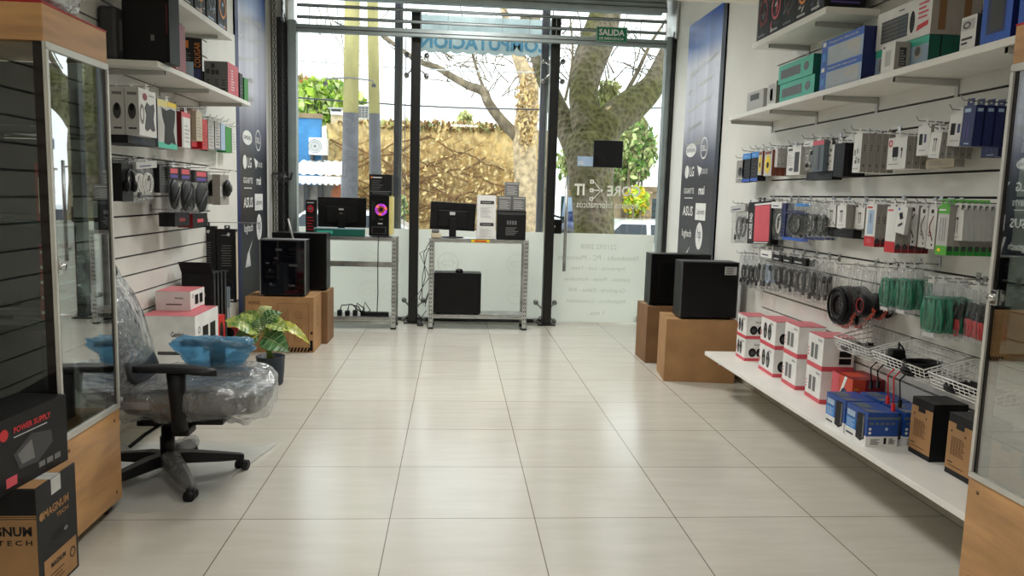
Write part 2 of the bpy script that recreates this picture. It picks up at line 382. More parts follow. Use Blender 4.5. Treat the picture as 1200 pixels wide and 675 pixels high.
for i, (w, x0, x1) in enumerate(((w1, -.80, .426), (w2, .438, 1.816))):
    m = MB(); m.box(x0, x1, YG-.004, YG-.001, .03, ZF, 'frosted_film'); f = part(m, 'frosted_film', w)
    F = frame((x0, YG-.005, 0), (1, 0, 0), (0, 0, 1)); m = MB(); W = x1-x0
    for cu in ((.62, .82) if i == 0 else (.25, .78)):
        for k, cv in enumerate((.62, .3)):
            m.disc(F, cu*W, cv, .11, 'film_faint', hole=.93, o=.0005, n=28)
            m.disc(F, cu*W, cv, .075, 'film_faint', rv=.03, o=.0005, n=24, hole=.8)
    part(m, 'film_print', f)
m = MB(); m.box(-.80, 1.818, YG-.02, YG+.03, 0, .035, 'dark_grey'); m.box(2.93, 3.0, YG-.02, YG+.03, 0, .02, 'dark_grey'); struct('trim_3', m)
# glass door
m = MB(); DX0, DX1 = 1.835, 2.975
m.box(DX0, DX1, YG, YG+.012, .012, 3.42, 'pane_glass'); door = struct('door_1', m)
m = MB(); m.box(DX0, DX1, YG-.004, YG-.001, .012, ZF, 'frosted_film'); f = part(m, 'frosted_film', door)
F = frame((DX0, YG-.0045, 0), (1, 0, 0), (0, 0, 1)); m = MB(); W = DX1-DX0
text_lines(m, F, ['221592 2008', 'Notebooks - PC - Monitores', 'Impresoras - Led - Tintas', 'Joysticks - Mouse - Auriculares', 'Cargadores - Cables - Wifi', 'Adaptadores - Conectividad'], .545, .80, .052, .118, 'film_print', w=None)
m.text(F, 'Y mas...', .545, .09, .045, 'film_print', al='c', mirror=True)
part(m, 'film_print', f)
m = MB()
for k, xx in enumerate((0,)):
    pass
c0 = at('Y', YG, 752, 219); c1 = at('Y', YG, 673, 219)
uR = c0.x-DX0; uL = c1.x-DX0; zt = 1.365
# mirrored shop logo: CORE, a circuit mark, IT
m.text(F, 'CORE', uR-.19, zt, .11, 'vinyl_white', w=.36, al='c', mirror=True, bold=.02)
m.text(F, 'IT', uL+.055, zt, .12, 'vinyl_white', w=.11, al='c', mirror=True, bold=.03)
cu = uL+.185
for dv in (-.035, .055, .145):
    m.rect(F, cu-.02, zt+dv-.02, cu+.02, zt+dv-.008, 'vinyl_white'); m.rect(F, cu-.02, zt+dv+.008, cu+.02, zt+dv+.02, 'vinyl_white')
    m.rect(F, cu-.02, zt+dv-.008, cu-.008, zt+dv+.008, 'vinyl_white'); m.rect(F, cu+.008, zt+dv-.008, cu+.02, zt+dv+.008, 'vinyl_white')
    m.poly(F, [(cu+.02, zt+dv-.004), (cu+.10, zt+.055-.004), (cu+.10, zt+.055+.006), (cu+.02, zt+dv+.006)], 'vinyl_white')
m.disc(F, cu+.105, zt+.055, .016, 'vinyl_white')
m.text(F, 'Insumos Informáticos', (uR+uL)/2, zt-.13, .075, 'vinyl_white', w=.66, al='c', mirror=True)
part(m, 'vinyl_logo', door)
m = MB(); p0 = at('Y', 4.87, 665, 206); p1 = at('Y', 4.87, 663, 318); hx = p0.x
m.cyl((hx, 4.87, p1.z), (hx, 4.87, p0.z), .017, 'steel', 14)
for zz in (p1.z+.12, p0.z-.06): m.cyl((hx, 4.87, zz), (hx, YG, zz), .010, 'steel')
part(m, 'pull_handle', door)
m = MB(); q0 = at('Y', 4.93, 650, 257); q1 = at('Y', 4.93, 658, 274); m.box(q0.x-.02, q1.x, 4.925, 4.95, q1.z, q0.z, 'black_plastic', .006); m.cyl((q0.x, 4.915, (q0.z+q1.z)/2), (q0.x, 4.93, (q0.z+q1.z)/2), .012, 'steel'); part(m, 'lock_case', door)
m = MB(); m.box(DX1-.15, DX1-.02, YG-.03, YG+.04, .01, .085, 'steel', .004); part(m, 'floor_hinge', door)
m = MB(); q0 = at('Y', 4.94, 696, 164); q1 = at('Y', 4.94, 729, 197)
m.box(q0.x, q1.x, 4.93, 4.949, q1.z, q0.z, 'black_card', .008); m.box(q0.x+.02, q0.x+.15, 4.9285, 4.93, q1.z+.03, q1.z+.12, 'black_gloss'); o = m.build('opening_hours_sign'); tag(o, 'square black sign stuck on the glass door above the shop logo', 'sign')
m = MB(); q0 = at('Y', 4.94, 677, 183); q1 = at('Y', 4.94, 695, 195); m.box(q0.x, q1.x, 4.943, 4.949, q1.z, q0.z, 'pale_blue')
F2 = frame((q0.x, 4.943, q1.z), (1, 0, 0), (0, 0, 1)); m.rect(F2, .012, .02, .07, .03, 'white'); m.rect(F2, .012, .04, .06, .05, 'white')
tag(m.build('sticker'), 'small pale blue sticker on the glass door left of the black sign', 'sticker')
mat('exit_green', (8, 120, 84), .5)
s0 = at('Y', 4.65, 699, 32); s1 = at('Y', 4.65, 735, 50); m = MB(); w_, h_ = s1.x-s0.x, s0.z-s1.z+.012; m.box(-w_/2, w_/2, 0, .006, 0, h_, 'exit_green')
F2 = frame((-w_/2, 0, 0), (1, 0, 0), (0, 0, 1)); m.text(F2, 'SALIDA', w_/2, h_*.42, h_*.42, 'white', w=w_*.82, al='c', bold=.03); m.text(F2, 'DE EMERGENCIA', w_/2, h_*.14, h_*.17, 'white', w=w_*.78, al='c', bold=.01)
for a, b, c, d in ((.02, .02, .98, .04), (.02, .96, .98, .98), (.02, .02, .03, .98), (.97, .02, .98, .98)): m.rect(F2, a*w_, b*h_, c*w_, d*h_, 'white')
tag(m.build('exit_sign', loc=((s0.x+s1.x)/2, 4.655, s1.z)), 'small green SALIDA exit sign hanging in front of the roller shutter', 'sign')

# wall banners
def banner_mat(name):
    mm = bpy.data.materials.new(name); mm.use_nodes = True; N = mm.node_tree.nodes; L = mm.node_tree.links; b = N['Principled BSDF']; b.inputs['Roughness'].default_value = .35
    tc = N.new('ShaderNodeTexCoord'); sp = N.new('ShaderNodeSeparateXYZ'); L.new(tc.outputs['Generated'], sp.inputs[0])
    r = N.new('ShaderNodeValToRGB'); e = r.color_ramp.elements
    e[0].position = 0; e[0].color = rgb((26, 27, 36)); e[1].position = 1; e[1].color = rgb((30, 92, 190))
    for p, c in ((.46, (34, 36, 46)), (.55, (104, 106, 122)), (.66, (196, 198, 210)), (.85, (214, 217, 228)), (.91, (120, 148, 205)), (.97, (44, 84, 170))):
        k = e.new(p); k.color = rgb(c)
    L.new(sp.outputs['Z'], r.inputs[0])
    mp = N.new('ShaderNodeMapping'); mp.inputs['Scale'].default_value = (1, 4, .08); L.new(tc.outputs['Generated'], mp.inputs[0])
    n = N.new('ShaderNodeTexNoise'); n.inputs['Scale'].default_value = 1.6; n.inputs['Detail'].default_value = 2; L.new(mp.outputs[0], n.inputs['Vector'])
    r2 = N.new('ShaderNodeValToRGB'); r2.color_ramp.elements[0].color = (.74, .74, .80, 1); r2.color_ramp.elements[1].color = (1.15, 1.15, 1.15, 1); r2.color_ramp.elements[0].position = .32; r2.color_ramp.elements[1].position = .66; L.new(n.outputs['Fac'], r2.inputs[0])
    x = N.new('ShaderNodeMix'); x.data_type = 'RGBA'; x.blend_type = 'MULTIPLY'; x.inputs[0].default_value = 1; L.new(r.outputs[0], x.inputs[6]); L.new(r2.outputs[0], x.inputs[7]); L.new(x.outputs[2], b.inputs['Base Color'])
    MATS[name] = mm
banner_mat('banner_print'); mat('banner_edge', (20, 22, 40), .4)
def banner(xw, sgn, y0, y1, z0, z1, label):
    """sgn +1: hangs on the left wall and faces +X; -1: right wall"""
    W = y1-y0; m = MB(); m.box(0, .012, -W/2, W/2, 0, z1-z0, 'banner_print')
    near = -W/2
    o = thing('brand_banner', label, 'banner', (xw, (y0+y1)/2, z0))
    if sgn < 0: m.X = Matrix.Scale(-1, 4, (1, 0, 0))
    m2 = MB(); m2.add(m.v, [], 'banner_print')
    b = MB(); b.box(0 if sgn > 0 else -.012, .012 if sgn > 0 else 0, -W/2, W/2, 0, z1-z0, 'banner_print'); 
    e = MB(); a = W/2 if sgn < 0 else -W/2
    e.box(0 if sgn > 0 else -.013, .013 if sgn > 0 else 0, -W/2, -W/2+.09, 0, z1-z0, 'banner_edge' if sgn < 0 else 'navy'); part(e, 'side_band', o)
    F = frame((.013, -W/2, 0), (0, 1, 0), (0, 0, 1)) if sgn > 0 else frame((-.013, W/2, 0), (0, -1, 0), (0, 0, 1))
    p = b; c1, c2 = (.32, .68) if sgn > 0 else (.26, .62)
    zz = lambda k: at('X', xw, *k).z-z0
    rows = [1.80, 1.605, 1.43, 1.245, 1.03] if sgn < 0 else [1.77, 1.56, 1.405, 1.215, .985]
    rows = [q-z0 for q in rows]
    A, B = c1*W, c2*W; wt = 'white'
    p.disc(F, A, rows[0], .15, wt, rv=.062, n=24); p.text(F, 'SAMSUNG', A, rows[0]-.018, .036, 'navy', w=.24, al='c', o=.002)
    p.disc(F, B, rows[0], .095, wt, hole=.86, n=28); p.text(F, 'DELL', B, rows[0]-.025, .05, wt, w=.13, al='c', bold=.02)
    p.disc(F, A-.09, rows[1], .06, wt, n=22); p.text(F, 'LG', A+.06, rows[1]-.045, .09, wt, w=.12, al='c', bold=.02)
    p.text(F, 'AORUS', B+.03, rows[1]-.03, .045, wt, w=.2, al='c'); p.poly(F, [(B-.16, rows[1]+.05), (B-.02, rows[1]+.02), (B-.09, rows[1]-.05)], wt)
    p.text(F, 'GIGABYTE', A, rows[2]-.025, .05, wt, w=.30, al='c', bold=.01); p.text(F, 'msi', B, rows[2]-.035, .075, wt, w=.16, al='c', bold=.03)
    p.rect(F, A-.12, rows[2]-.07, A+.12, rows[2]-.062, wt)
    p.text(F, 'ASUS', A, rows[3]-.045, .09, wt, w=.30, al='c', bold=.02); p.rect(F, B-.14, rows[3]-.075, B+.14, rows[3]+.075, wt); p.text(F, 'Lenovo', B, rows[3]-.025, .055, 'mid_grey', w=.22, al='c', o=.002)
    p.text(F, 'logitech', A, rows[4]-.045, .09, wt, w=.28, al='c', bold=.01); p.disc(F, B, rows[4], .095, wt, n=28, rv=.12); p.text(F, 'hp', B, rows[4]-.05, .12, 'navy', w=.10, al='c', o=.002)
    p.poly(F, [(A-.12, rows[4]-.33), (A+.06, rows[4]-.33), (A+.02, rows[4]-.20), (A+.13, rows[4]-.10), (A-.05, rows[4]-.22)], wt)
    top = z1-z0
    for i, t in enumerate(['Notebook PC´s - Armado', 'PC´S - Todo tipo', 'Impresoras - Tablets', 'Accesorios', 'Conectividad']):
        p.text(F, t, .12*W, top-.38-i*.165-(.12 if sgn < 0 else .1), .062, wt if i < 3 else 'light_grey', w=(.72, .66, .6, .4, .42)[i]*W, al='l', rot=R(7), bold=.01)
    part(p, 'printed_cloth', o)
    return o
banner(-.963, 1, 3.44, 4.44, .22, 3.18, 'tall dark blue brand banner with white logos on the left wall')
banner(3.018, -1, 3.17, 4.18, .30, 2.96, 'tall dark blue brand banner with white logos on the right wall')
# ================================================================== street outside
mat('pavement', (200, 198, 192), .9, var=.1, scale=3); mat('asphalt', (110, 110, 112), .9, var=.1, scale=4)
m = MB(); m.box(-14, 18, 5.02, 9.6, -.12, -.02, 'pavement'); struct('trim_4', m).name = 'sidewalk'
m = MB(); m.box(-30, 34, 9.6, 17.2, -.5, -.4, 'asphalt'); m.box(-30, 34, 17.2, 30, -.5, -.3, 'pavement'); struct('street', m)
mat('dry_vine_wall', (226, 194, 136), .95, var=.16, scale=5, bump=.9, bscale=11)
mat('dry_tan', (226, 200, 146), .9, var=.15); mat('vine_dark', (128, 96, 62), .9, var=.2); mat('bark', (120, 108, 88), .95, var=.25, scale=9, bump=.9, bscale=24, stretch=(1, 1, .5))
mat('pale_bark', (190, 168, 134), .95, var=.2, scale=9, bump=.8, bscale=24)
def bark_moss():
    mm = bpy.data.materials.new('mossy_bark'); mm.use_nodes = True; N = mm.node_tree.nodes; L = mm.node_tree.links; b = N['Principled BSDF']; b.inputs['Roughness'].default_value = .95
    tc = N.new('ShaderNodeTexCoord'); n = N.new('ShaderNodeTexNoise'); n.inputs['Scale'].default_value = 2.2; n.inputs['Detail'].default_value = 6; L.new(tc.outputs['Object'], n.inputs['Vector'])
    r = N.new('ShaderNodeValToRGB'); r.color_ramp.elements[0].position = .42; r.color_ramp.elements[0].color = rgb((136, 124, 104)); r.color_ramp.elements[1].position = .6; r.color_ramp.elements[1].color = rgb((104, 101, 56)); L.new(n.outputs['Fac'], r.inputs[0])
    n3 = N.new('ShaderNodeTexVoronoi'); n3.inputs['Scale'].default_value = 16; L.new(tc.outputs['Object'], n3.inputs['Vector'])
    x = N.new('ShaderNodeMix'); x.data_type = 'RGBA'; x.blend_type = 'MULTIPLY'; x.inputs[0].default_value = .55; L.new(r.outputs[0], x.inputs[6]); L.new(n3.outputs['Distance'], x.inputs[7]); L.new(x.outputs[2], b.inputs['Base Color'])
    bp = N.new('ShaderNodeBump'); bp.inputs['Strength'].default_value = .9; bp.inputs['Distance'].default_value = .05; L.new(n3.outputs['Distance'], bp.inputs['Height']); L.new(bp.outputs[0], b.inputs['Normal'])
    MATS['mossy_bark'] = mm
bark_moss()
mat('leaf_lime', (168, 196, 70), .7, var=.3, scale=3); mat('leaf_mid', (104, 140, 60), .7, var=.3, scale=3); mat('leaf_pale', (196, 206, 140), .75, var=.2, scale=3); mat('leaf_rust', (190, 128, 92), .8, var=.2, scale=3); mat('leaf_olive', (150, 150, 96), .8, var=.3, scale=3)
def leaves(mb, c, r, n, size, mats, seed=1):
    rnd = random.Random(seed)
    for i in range(n):
        while True:
            d = V((rnd.uniform(-1, 1), rnd.uniform(-1, 1), rnd.uniform(-1, 1)))
            if .25 < d.length < 1: break
        d = d*(.72+.28*rnd.random()) if d.length > .7 else d
        p = V(c)+V((d.x*r[0], d.y*r[1], d.z*r[2]))
        M = Matrix.Translation(p) @ Euler((rnd.uniform(0, 6), rnd.uniform(0, 6), rnd.uniform(0, 6))).to_matrix().to_4x4()
        s = size*rnd.uniform(.6, 1.3)
        mb.add([(-s, 0, 0), (-.3*s, -.45*s, .08*s), (.5*s, -.4*s, .1*s), (s, 0, 0), (.5*s, .4*s, .1*s), (-.3*s, .45*s, .08*s)], [(0, 1, 2, 3, 4, 5)], mats[rnd.randrange(len(mats))], False, M)
YW = 17.4
def wp(x, y, Y): return at('Y', Y, x, y)
# vine covered wall
x0 = wp(382.5, 200, YW).x; x1 = wp(648, 200, YW).x; zt = wp(520, 149, YW).z
t = thing('garden_wall', 'long garden wall covered with dry tan creeper across the street', 'wall', ((x0+x1)/2, YW, -.32)); hw = (x1-x0)/2
m = MB(); m.grid(lambda u, v: (-hw+2*hw*u, -.16*noise.noise(V((u*40, v*9, 3)))-.10*noise.noise(V((u*120, v*28, 9))), (zt+.32)*v+(.12*noise.noise(V((u*30, 5, 1))) if v > .99 else 0)), 150, 34, 'dry_vine_wall')
m.box(-hw, hw, .05, .35, 0, zt+.25, 'dry_vine_wall'); part(m, 'creeper_face', t)
m = MB(); rnd = random.Random(5)
for k in range(30):
    u = rnd.uniform(-hw, hw); v = rnd.uniform(.6, zt*.8); d = rnd.choice((-1, 1)); pts = []
    for i in range(9): pts.append((u+d*i*.26, -.2-.03*rnd.random(), v+.10*i+.16*noise.noise(V((k*3.1, i*.55, 0)))))
    pts = [p for p in pts if -hw < p[0] < hw and p[2] < zt+.28]
    if len(pts) > 2: m.tube(pts, rnd.uniform(.012, .03), 'vine_dark', 5)
for k in range(40):
    u = rnd.uniform(-hw, hw); v = rnd.uniform(.3, zt-.3); pts = [(u+.09*i*rnd.uniform(-1, 1), -.19, v+.14*i) for i in range(6)]
    m.tube(pts, .010, 'vine_dark', 4)
part(m, 'vine_stems', t)
m = MB(); leaves(m, (0, -.18, (zt+.32)*.55), (hw, .1, (zt+.32)*.45), 1500, .075, ['dry_vine_wall', 'dry_vine_wall', 'dry_tan', 'dry_tan'], 4); leaves(m, (0, 0, zt+.34), (hw, .2, .14), 900, .09, ['dry_vine_wall', 'vine_dark', 'leaf_olive'], 14); o = part(m, 'dry_leaves', t); o['kind'] = 'stuff'
# blue wall with outdoor unit, awning below
mat('blue_wall', (72, 140, 196), .85, var=.06); mat('canvas', (236, 236, 232), .8, var=.03); mat('pale_wall', (222, 204, 168), .9, var=.08); mat('roof_line', (150, 130, 100), .9)
bx0 = wp(335, 200, 16.9).x; bx1 = wp(375.5, 200, 16.9).x; bt = wp(350, 138, 16.9).z
m = MB(); m.box(bx0-3, bx1, 16.9, 17.15, -.32, bt, 'blue_wall'); m.box(bx0-3, bx1+.02, 16.85, 17.18, bt, bt+.12, 'roof_line'); tag(m.build('street_building'), 'low blue painted building left of the tan creeper wall', 'building')
a0 = wp(362, 161, 16.6); a1 = wp(383, 182, 16.6)
t = thing('outdoor_air_conditioner', 'white outdoor air conditioner mounted on the blue wall', 'air conditioner', ((a0.x+a1.x)/2, 16.7, a1.z)); w_ = a1.x-a0.x; h_ = a0.z-a1.z
m = MB(); m.box(-w_/2, w_/2, -.15, .195, 0, h_, 'white', .02); part(m, 'housing', t)
m = MB(); F = frame((-w_/2, -.152, 0), (1, 0, 0), (0, 0, 1)); m.disc(F, w_*.36, h_*.5, h_*.40, 'light_grey', n=24); m.disc(F, w_*.36, h_*.5, h_*.40, 'mid_grey', hole=.93, n=24, o=.003); m.disc(F, w_*.36, h_*.5, h_*.25, 'mid_grey', hole=.9, n=24, o=.003); m.disc(F, w_*.36, h_*.5, h_*.08, 'mid_grey', o=.003); part(m, 'fan_grille', t)

for q in (-.37, .37): m = MB(); m.box(w_*q-.03, w_*q+.03, -.1, .199, -.12, 0, 'dark_grey'); part(m, 'bracket', t)
b0 = wp(338, 194, 15.2); b1 = wp(402, 193, 15.2); bz = wp(370, 211, 15.2).z
t = thing('street_awning', 'white canvas awning with scalloped edge below the blue wall', 'awning', ((b0.x+b1.x)/2, 15.2, b0.z)); hw2 = (b1.x-b0.x)/2; dz = b0.z-bz
m = MB(); m.grid(lambda u, v: (-hw2+2*hw2*u, 1.6*(1-v), .05+.15*(1-v)-(dz*.75)*v+.02*sin(u*40)), 24, 4, 'canvas')
m.grid(lambda u, v: (-hw2+2*hw2*u, -.005, -dz*.7-v*(.16+.05*abs(sin(u*30)))), 60, 2, 'canvas'); part(m, 'canopy', t)
for sx in (-.97, .97): m = MB(); m.cyl((sx*hw2, 0, -dz*.7), (sx*hw2, 0, -b0.z-.3), .03, 'steel'); part(m, 'pole', t)
# stall under awning
g0 = wp(340, 216, 16.2); g1 = wp(402, 216, 16.2)
mat('stall_grey', (120, 116, 110), .9, var=.3, scale=2); mat('terracotta', (150, 88, 52), .7)
m = MB(); m.box(g0.x, g1.x, 16.2, 16.6, -.3, g0.z, 'stall_grey'); xx = g0.x
while xx < g1.x-.3: m.box(xx, xx+.12, 16.12, 16.2, -.3, g0.z+.02, 'dark_grey'); xx += .34
tag(m.build('slatted_fence'), 'grey slatted fence in the shade below the white awning', 'fence')
j = wp(397, 234, 15.6); m = MB(); m.lathe([(.10, 0), (.17, .12), (.2, .3), (.17, .5), (.1, .58), (.12, .64)], 'terracotta', 16); m.X = Matrix(); m.tube([(.18, 0, .42), (.3, 0, .36), (.24, 0, .16), (.17, 0, .12)], .03, 'terracotta')
zt_ = wp(397, 216, 15.6).z
m2 = MB(); m2.box(-.3, .3, -.25, .25, -.3, zt_-.64, 'stall_grey'); m2.box(-.34, .34, -.28, .28, zt_-.68, zt_-.64, 'dark_grey'); tag(m2.build('plant_stand', loc=(j.x, 15.6, 0)), 'grey stand carrying a brown jar beside the thick pole', 'stand')
tag(m.build('clay_jar', loc=(j.x, 15.6, zt_-.64)), 'brown rounded jar standing left of the thick pole outside', 'jar')
# rooftop units
r0 = wp(413, 122, 17.6); r1 = wp(433, 140, 17.6); m = MB(); w_ = r1.x-r0.x; h_ = r0.z-r1.z
m.box(-w_/2, w_/2, 0, .5, 0, h_, 'white', .02); F = frame((-w_/2, -.002, 0), (1, 0, 0), (0, 0, 1)); m.rect(F, w_*.1, h_*.1, w_*.9, h_*.9, 'dark_grey')
for k in range(7): m.rect(F, w_*.1, h_*(.12+.11*k), w_*.9, h_*(.15+.11*k), 'light_grey', o=.004)
for k in range(3): m.rect(F, w_*(.3+.2*k), h_*.1, w_*(.32+.2*k), h_*.9, 'light_grey', o=.005)
m.box(-w_/2, w_/2, .0, .5, -1.2, 0, 'pale_wall')
tag(m.build('rooftop_vent', loc=((r0.x+r1.x)/2, 17.7, r1.z)), 'square white grille box above the creeper wall between two poles', 'vent')
r0 = wp(387, 126, 18.2); r1 = wp(401, 135, 18.2); m = MB(); w_ = r1.x-r0.x; h_ = r0.z-r1.z; m.box(-w_/2, w_/2, 0, .6, 0, h_*.8, 'white', .02); m.box(-w_/2-.05, w_/2+.05, -.05, .65, h_*.8, h_, 'light_grey', .01); m.box(-w_*.4, w_*.4, -.01, 0, h_*.5, h_*.75, 'dark_grey'); m.box(-w_/2, w_/2, .1, .5, -1.6, 0, 'pale_wall')
tag(m.build('rooftop_unit', loc=((r0.x+r1.x)/2, 18.2, r1.z)), 'low white rooftop unit in front of the lime green tree', 'vent')
# lamp poles
mat('pole_wood', (166, 158, 108), .9, var=.18, scale=3, stretch=(1, 1, .3)); mat('pole_paint', (92, 92, 96), .8, var=.12, scale=4)
def pole(Y, xm, w, xt, ypaint, label, lamp=False):
    b = wp(xm, 210, Y); rr = w/2/FPX*(Y+3); top = wp(xt, 30, Y); zp = wp(xm, ypaint, Y).z
    t = thing('utility_pole', label, 'pole', (b.x, Y, -.02)); lean = (top.x-b.x)/(top.z-b.z)
    def pp(z): return (lean*(z-b.z)-0, 0, z)
    m = MB(); m.tube([pp(0), pp(zp*.5), pp(zp)], [rr*1.18, rr*1.1, rr*1.04], 'pole_paint', 18); part(m, 'painted_base', t)
    m = MB(); m.tube([pp(zp), pp(zp+1), pp(5.5), pp(8)], [rr*1.03, rr, rr*.97, rr*.9], 'pole_wood', 18); part(m, 'shaft', t)
    if lamp:
        zl = wp(406, 93, Y).z; m = MB(); m.tube([(-.34, -rr, zl-.05), (-.32, -rr, zl), (0, -rr, zl+.03), (.34, -rr, zl), (.36, -rr, zl-.05)], .012, 'mid_grey'); m.box(-.37, -.31, -rr-.03, -rr+.03, zl-.09, zl-.05, 'dark_grey'); m.box(.33, .39, -rr-.03, -rr+.03, zl-.09, zl-.05, 'dark_grey'); part(m, 'cross_arm', t)
pole(8.6, 410, 17, 412.5, 131, 'thicker utility pole with dark grey painted foot outside the left window', True)
pole(9.2, 440, 12.5, 437, 132, 'thinner utility pole with dark grey painted foot outside the left window')
# outer posts in front of the glass
for xa, lab in ((464.5, 'slim grey outer post outside the left window beside the black post'), (633, 'slim grey outer post outside the glass beside the door post')):
    p = wp(xa, 200, 5.35); m = MB(); m.box(-.028, .028, -.04, .04, -.02, 3.6, 'outer_post', .004); m.box(.05, .056, -.03, .03, -.02, 3.6, 'light_grey'); m.box(.028, .05, -.004, .004, -.02, 3.6, 'light_grey'); m.box(.085, .09, -.03, .03, -.02, 3.6, 'outer_post'); m.box(.056, .085, -.004, .004, .0, .02, 'outer_post')
    tag(m.build('outer_post', loc=(p.x, 5.35, 0)), lab, 'post')
# sign seen from behind
mat('sign_back', (206, 224, 226), .7); mat('sign_blue', (96, 162, 196), .7)
p0 = wp(483, 40, 5.7); p1 = wp(646, 62, 5.7); m = MB(); zt_, zb = 3.3, p1.z-.05
W = p1.x-p0.x; zl = wp(483, 57, 5.7).z
m.grid(lambda u, v: (p0.x+W*u, 5.7, zt_-(zt_-(zb+.02-.022*abs(sin(u*pi*11))))*v), 132, 1, 'sign_back')
m.grid(lambda u, v: (p0.x+W*u, 5.715, zt_-(zt_-(zb+.02-.022*abs(sin(u*pi*11))))*v), 132, 1, 'sign_back')
F = frame((p0.x, 5.698, 0), (1, 0, 0), (0, 0, 1)); xN = wp(497, 50, 5.7).x-p0.x; m.text(F, 'COMPUTACION', xN-.045, zb+.045, .150, 'sign_blue', w=1.46, mirror=True, bold=.03)
o = m.build('fascia_sign'); tag(o, 'pale blue COMPUTACION sign seen from behind above the middle glass', 'sign')
# wires
for i, (ya, yb, Y) in enumerate(((69.5, 82, 11), (113, 126, 11.5))):
    a = wp(330, ya, Y); b = wp(800, yb, Y); m = MB(); m.tube([a+(b-a)*k/10+V((0, 0, -.12*sin(pi*k/10))) for k in range(-6, 17)], .012 if i == 0 else .015, 'light_grey' if i == 0 else 'dark_grey', 5)
    tag(m.build('overhead_wire'), ('thin pale overhead wire, upper of the two crossing the sky', 'thin dark overhead wire, lower of the two crossing the sky')[i], 'wire')
# trees
def limb(m, pts, Y, mt, n=14, dy=None):
    P = []; RR = []
    for i, (x, y, w) in enumerate(pts):
        yy = Y+(dy[i] if dy else 0); P.append(wp(x, y, yy)); RR.append(w/2/FPX*(yy+3))
    Q = []; Rr = []
    for i in range(len(P)-1):
        for k in range(4):
            t = k/4; a = P[max(0, i-1)]; b = P[i]; c = P[i+1]; d = P[min(len(P)-1, i+2)]
            Q.append(.5*((2*b)+(c-a)*t+(2*a-5*b+4*c-d)*t*t+(3*b-a-3*c+d)*t**3)); Rr.append(RR[i]+(RR[i+1]-RR[i])*t)
    Q.append(P[-1]); Rr.append(RR[-1]); m.tube(Q, Rr, mt, n)
def twig_cloud(m, Y, cx, cy, n, L, mt, seed, r=.012, ang=(0, 360)):
    rnd = random.Random(seed)
    for k in range(n):
        x = cx+rnd.gauss(0, 30); y = cy+rnd.gauss(0, 18); a = R(rnd.uniform(*ang)); pts = []
        for i in range(7):
            a += rnd.uniform(-.3, .3); pts.append(wp(x, y, Y+rnd.uniform(-.1, .1))); x += cos(a)*L; y -= sin(a)*L
        m.tube(pts, [r*(1-.11*i) for i in range(7)], mt, 4)
t = thing('street_tree', 'big mossy forked tree on the pavement outside the glass door', 'tree', wp(697, 275, 6.9)*1); t.location.z = -.02
O = t.location.copy()
def off(m): m.v = [p-O for p in m.v]; return m
m = MB(); limb(m, [(697, 420, 62), (697, 330, 54), (696, 268, 48), (694, 230, 49), (692, 195, 56), (690, 175, 58), (688, 155, 44)], 6.9, 'mossy_bark', 20); part(off(m), 'trunk', t)
m = MB(); limb(m, [(694, 190, 46), (692, 160, 42), (686, 130, 36), (684, 105, 33), (690, 75, 38), (701, 45, 40), (712, 5, 34), (722, -60, 28)], 6.9, 'mossy_bark', 18); part(off(m), 'limb', t)
m = MB(); limb(m, [(694, 190, 34), (702, 165, 38), (716, 142, 40), (742, 122, 38), (762, 104, 30), (772, 84, 22), (785, 55, 18), (806, 20, 14)], 6.9, 'mossy_bark', 16, [0, -.05, -.1, -.15, -.2, -.2, -.2, -.2])
limb(m, [(716, 136, 16), (714, 128, 14), (713, 125, 12)], 6.7, 'pale_bark', 10); part(off(m), 'limb', t)
m = MB(); limb(m, [(690, 200, 40), (676, 172, 34), (664, 150, 28), (652, 125, 24), (640, 95, 20), (628, 60, 17), (616, 20, 14)], 7.1, 'mossy_bark', 14, [0, .1, .2, .3, .4, .5, .6]); part(off(m), 'limb', t)
m = MB()
limb(m, [(726, 122, 6), (745, 88, 5), (762, 52, 4), (776, 30, 3), (800, -10, 2)], 7.0, 'bark', 6); limb(m, [(723, 120, 7), (742, 105, 5), (756, 92, 4), (790, 60, 2)], 7.0, 'bark', 6)
limb(m, [(662, 118, 4), (668, 90, 3), (671, 60, 3), (668, 20, 2)], 6.9, 'bark', 6)
twig_cloud(m, 7.2, 740, 85, 26, 9, 'bark', 3, .010, (20, 160)); twig_cloud(m, 7.2, 666, 75, 12, 9, 'bark', 6, .010, (60, 140))
part(off(m), 'twigs', t)
m = MB(); leaves(m, wp(714, 112, 7.3), (.2, .2, .24), 260, .05, ['leaf_pale', 'leaf_olive'], 8); part(off(m), 'foliage', t)
t = thing('street_tree', 'pale leafless tree wrapped in dry creeper behind the middle glass', 'tree', (wp(618, 170, 13.5).x, 13.5, -.02)); O = t.location.copy()
m = MB(); limb(m, [(616, 330, 26), (616, 240, 25), (615, 165, 28), (618, 130, 26), (620, 100, 22), (612, 78, 16), (603, 58, 11), (596, 35, 9), (588, 0, 7)], 13.5, 'pale_bark', 16); part(off(m), 'trunk', t)
m = MB(); limb(m, [(614, 168, 15), (600, 154, 13), (585, 138, 12), (572, 120, 11), (566, 107, 11), (548, 100, 9), (530, 90, 8), (512, 79, 7), (496, 74, 6), (470, 58, 5), (440, 34, 4)], 13.5, 'bark', 12); part(off(m), 'limb', t)
m = MB(); limb(m, [(620, 110, 15), (628, 90, 14), (632, 60, 12), (628, 20, 10)], 13.5, 'bark', 12); part(off(m), 'limb', t)
m = MB(); limb(m, [(569, 108, 4), (561, 88, 3.5), (553, 60, 3), (547, 30, 2)], 13.5, 'bark', 6)
for s_, c in ((1, (520, 80)), (2, (570, 85)), (3, (600, 90)), (4, (640, 70)), (5, (545, 65))): twig_cloud(m, 13.5, c[0], c[1], 15, 8, 'bark', s_, .013, (20, 170))
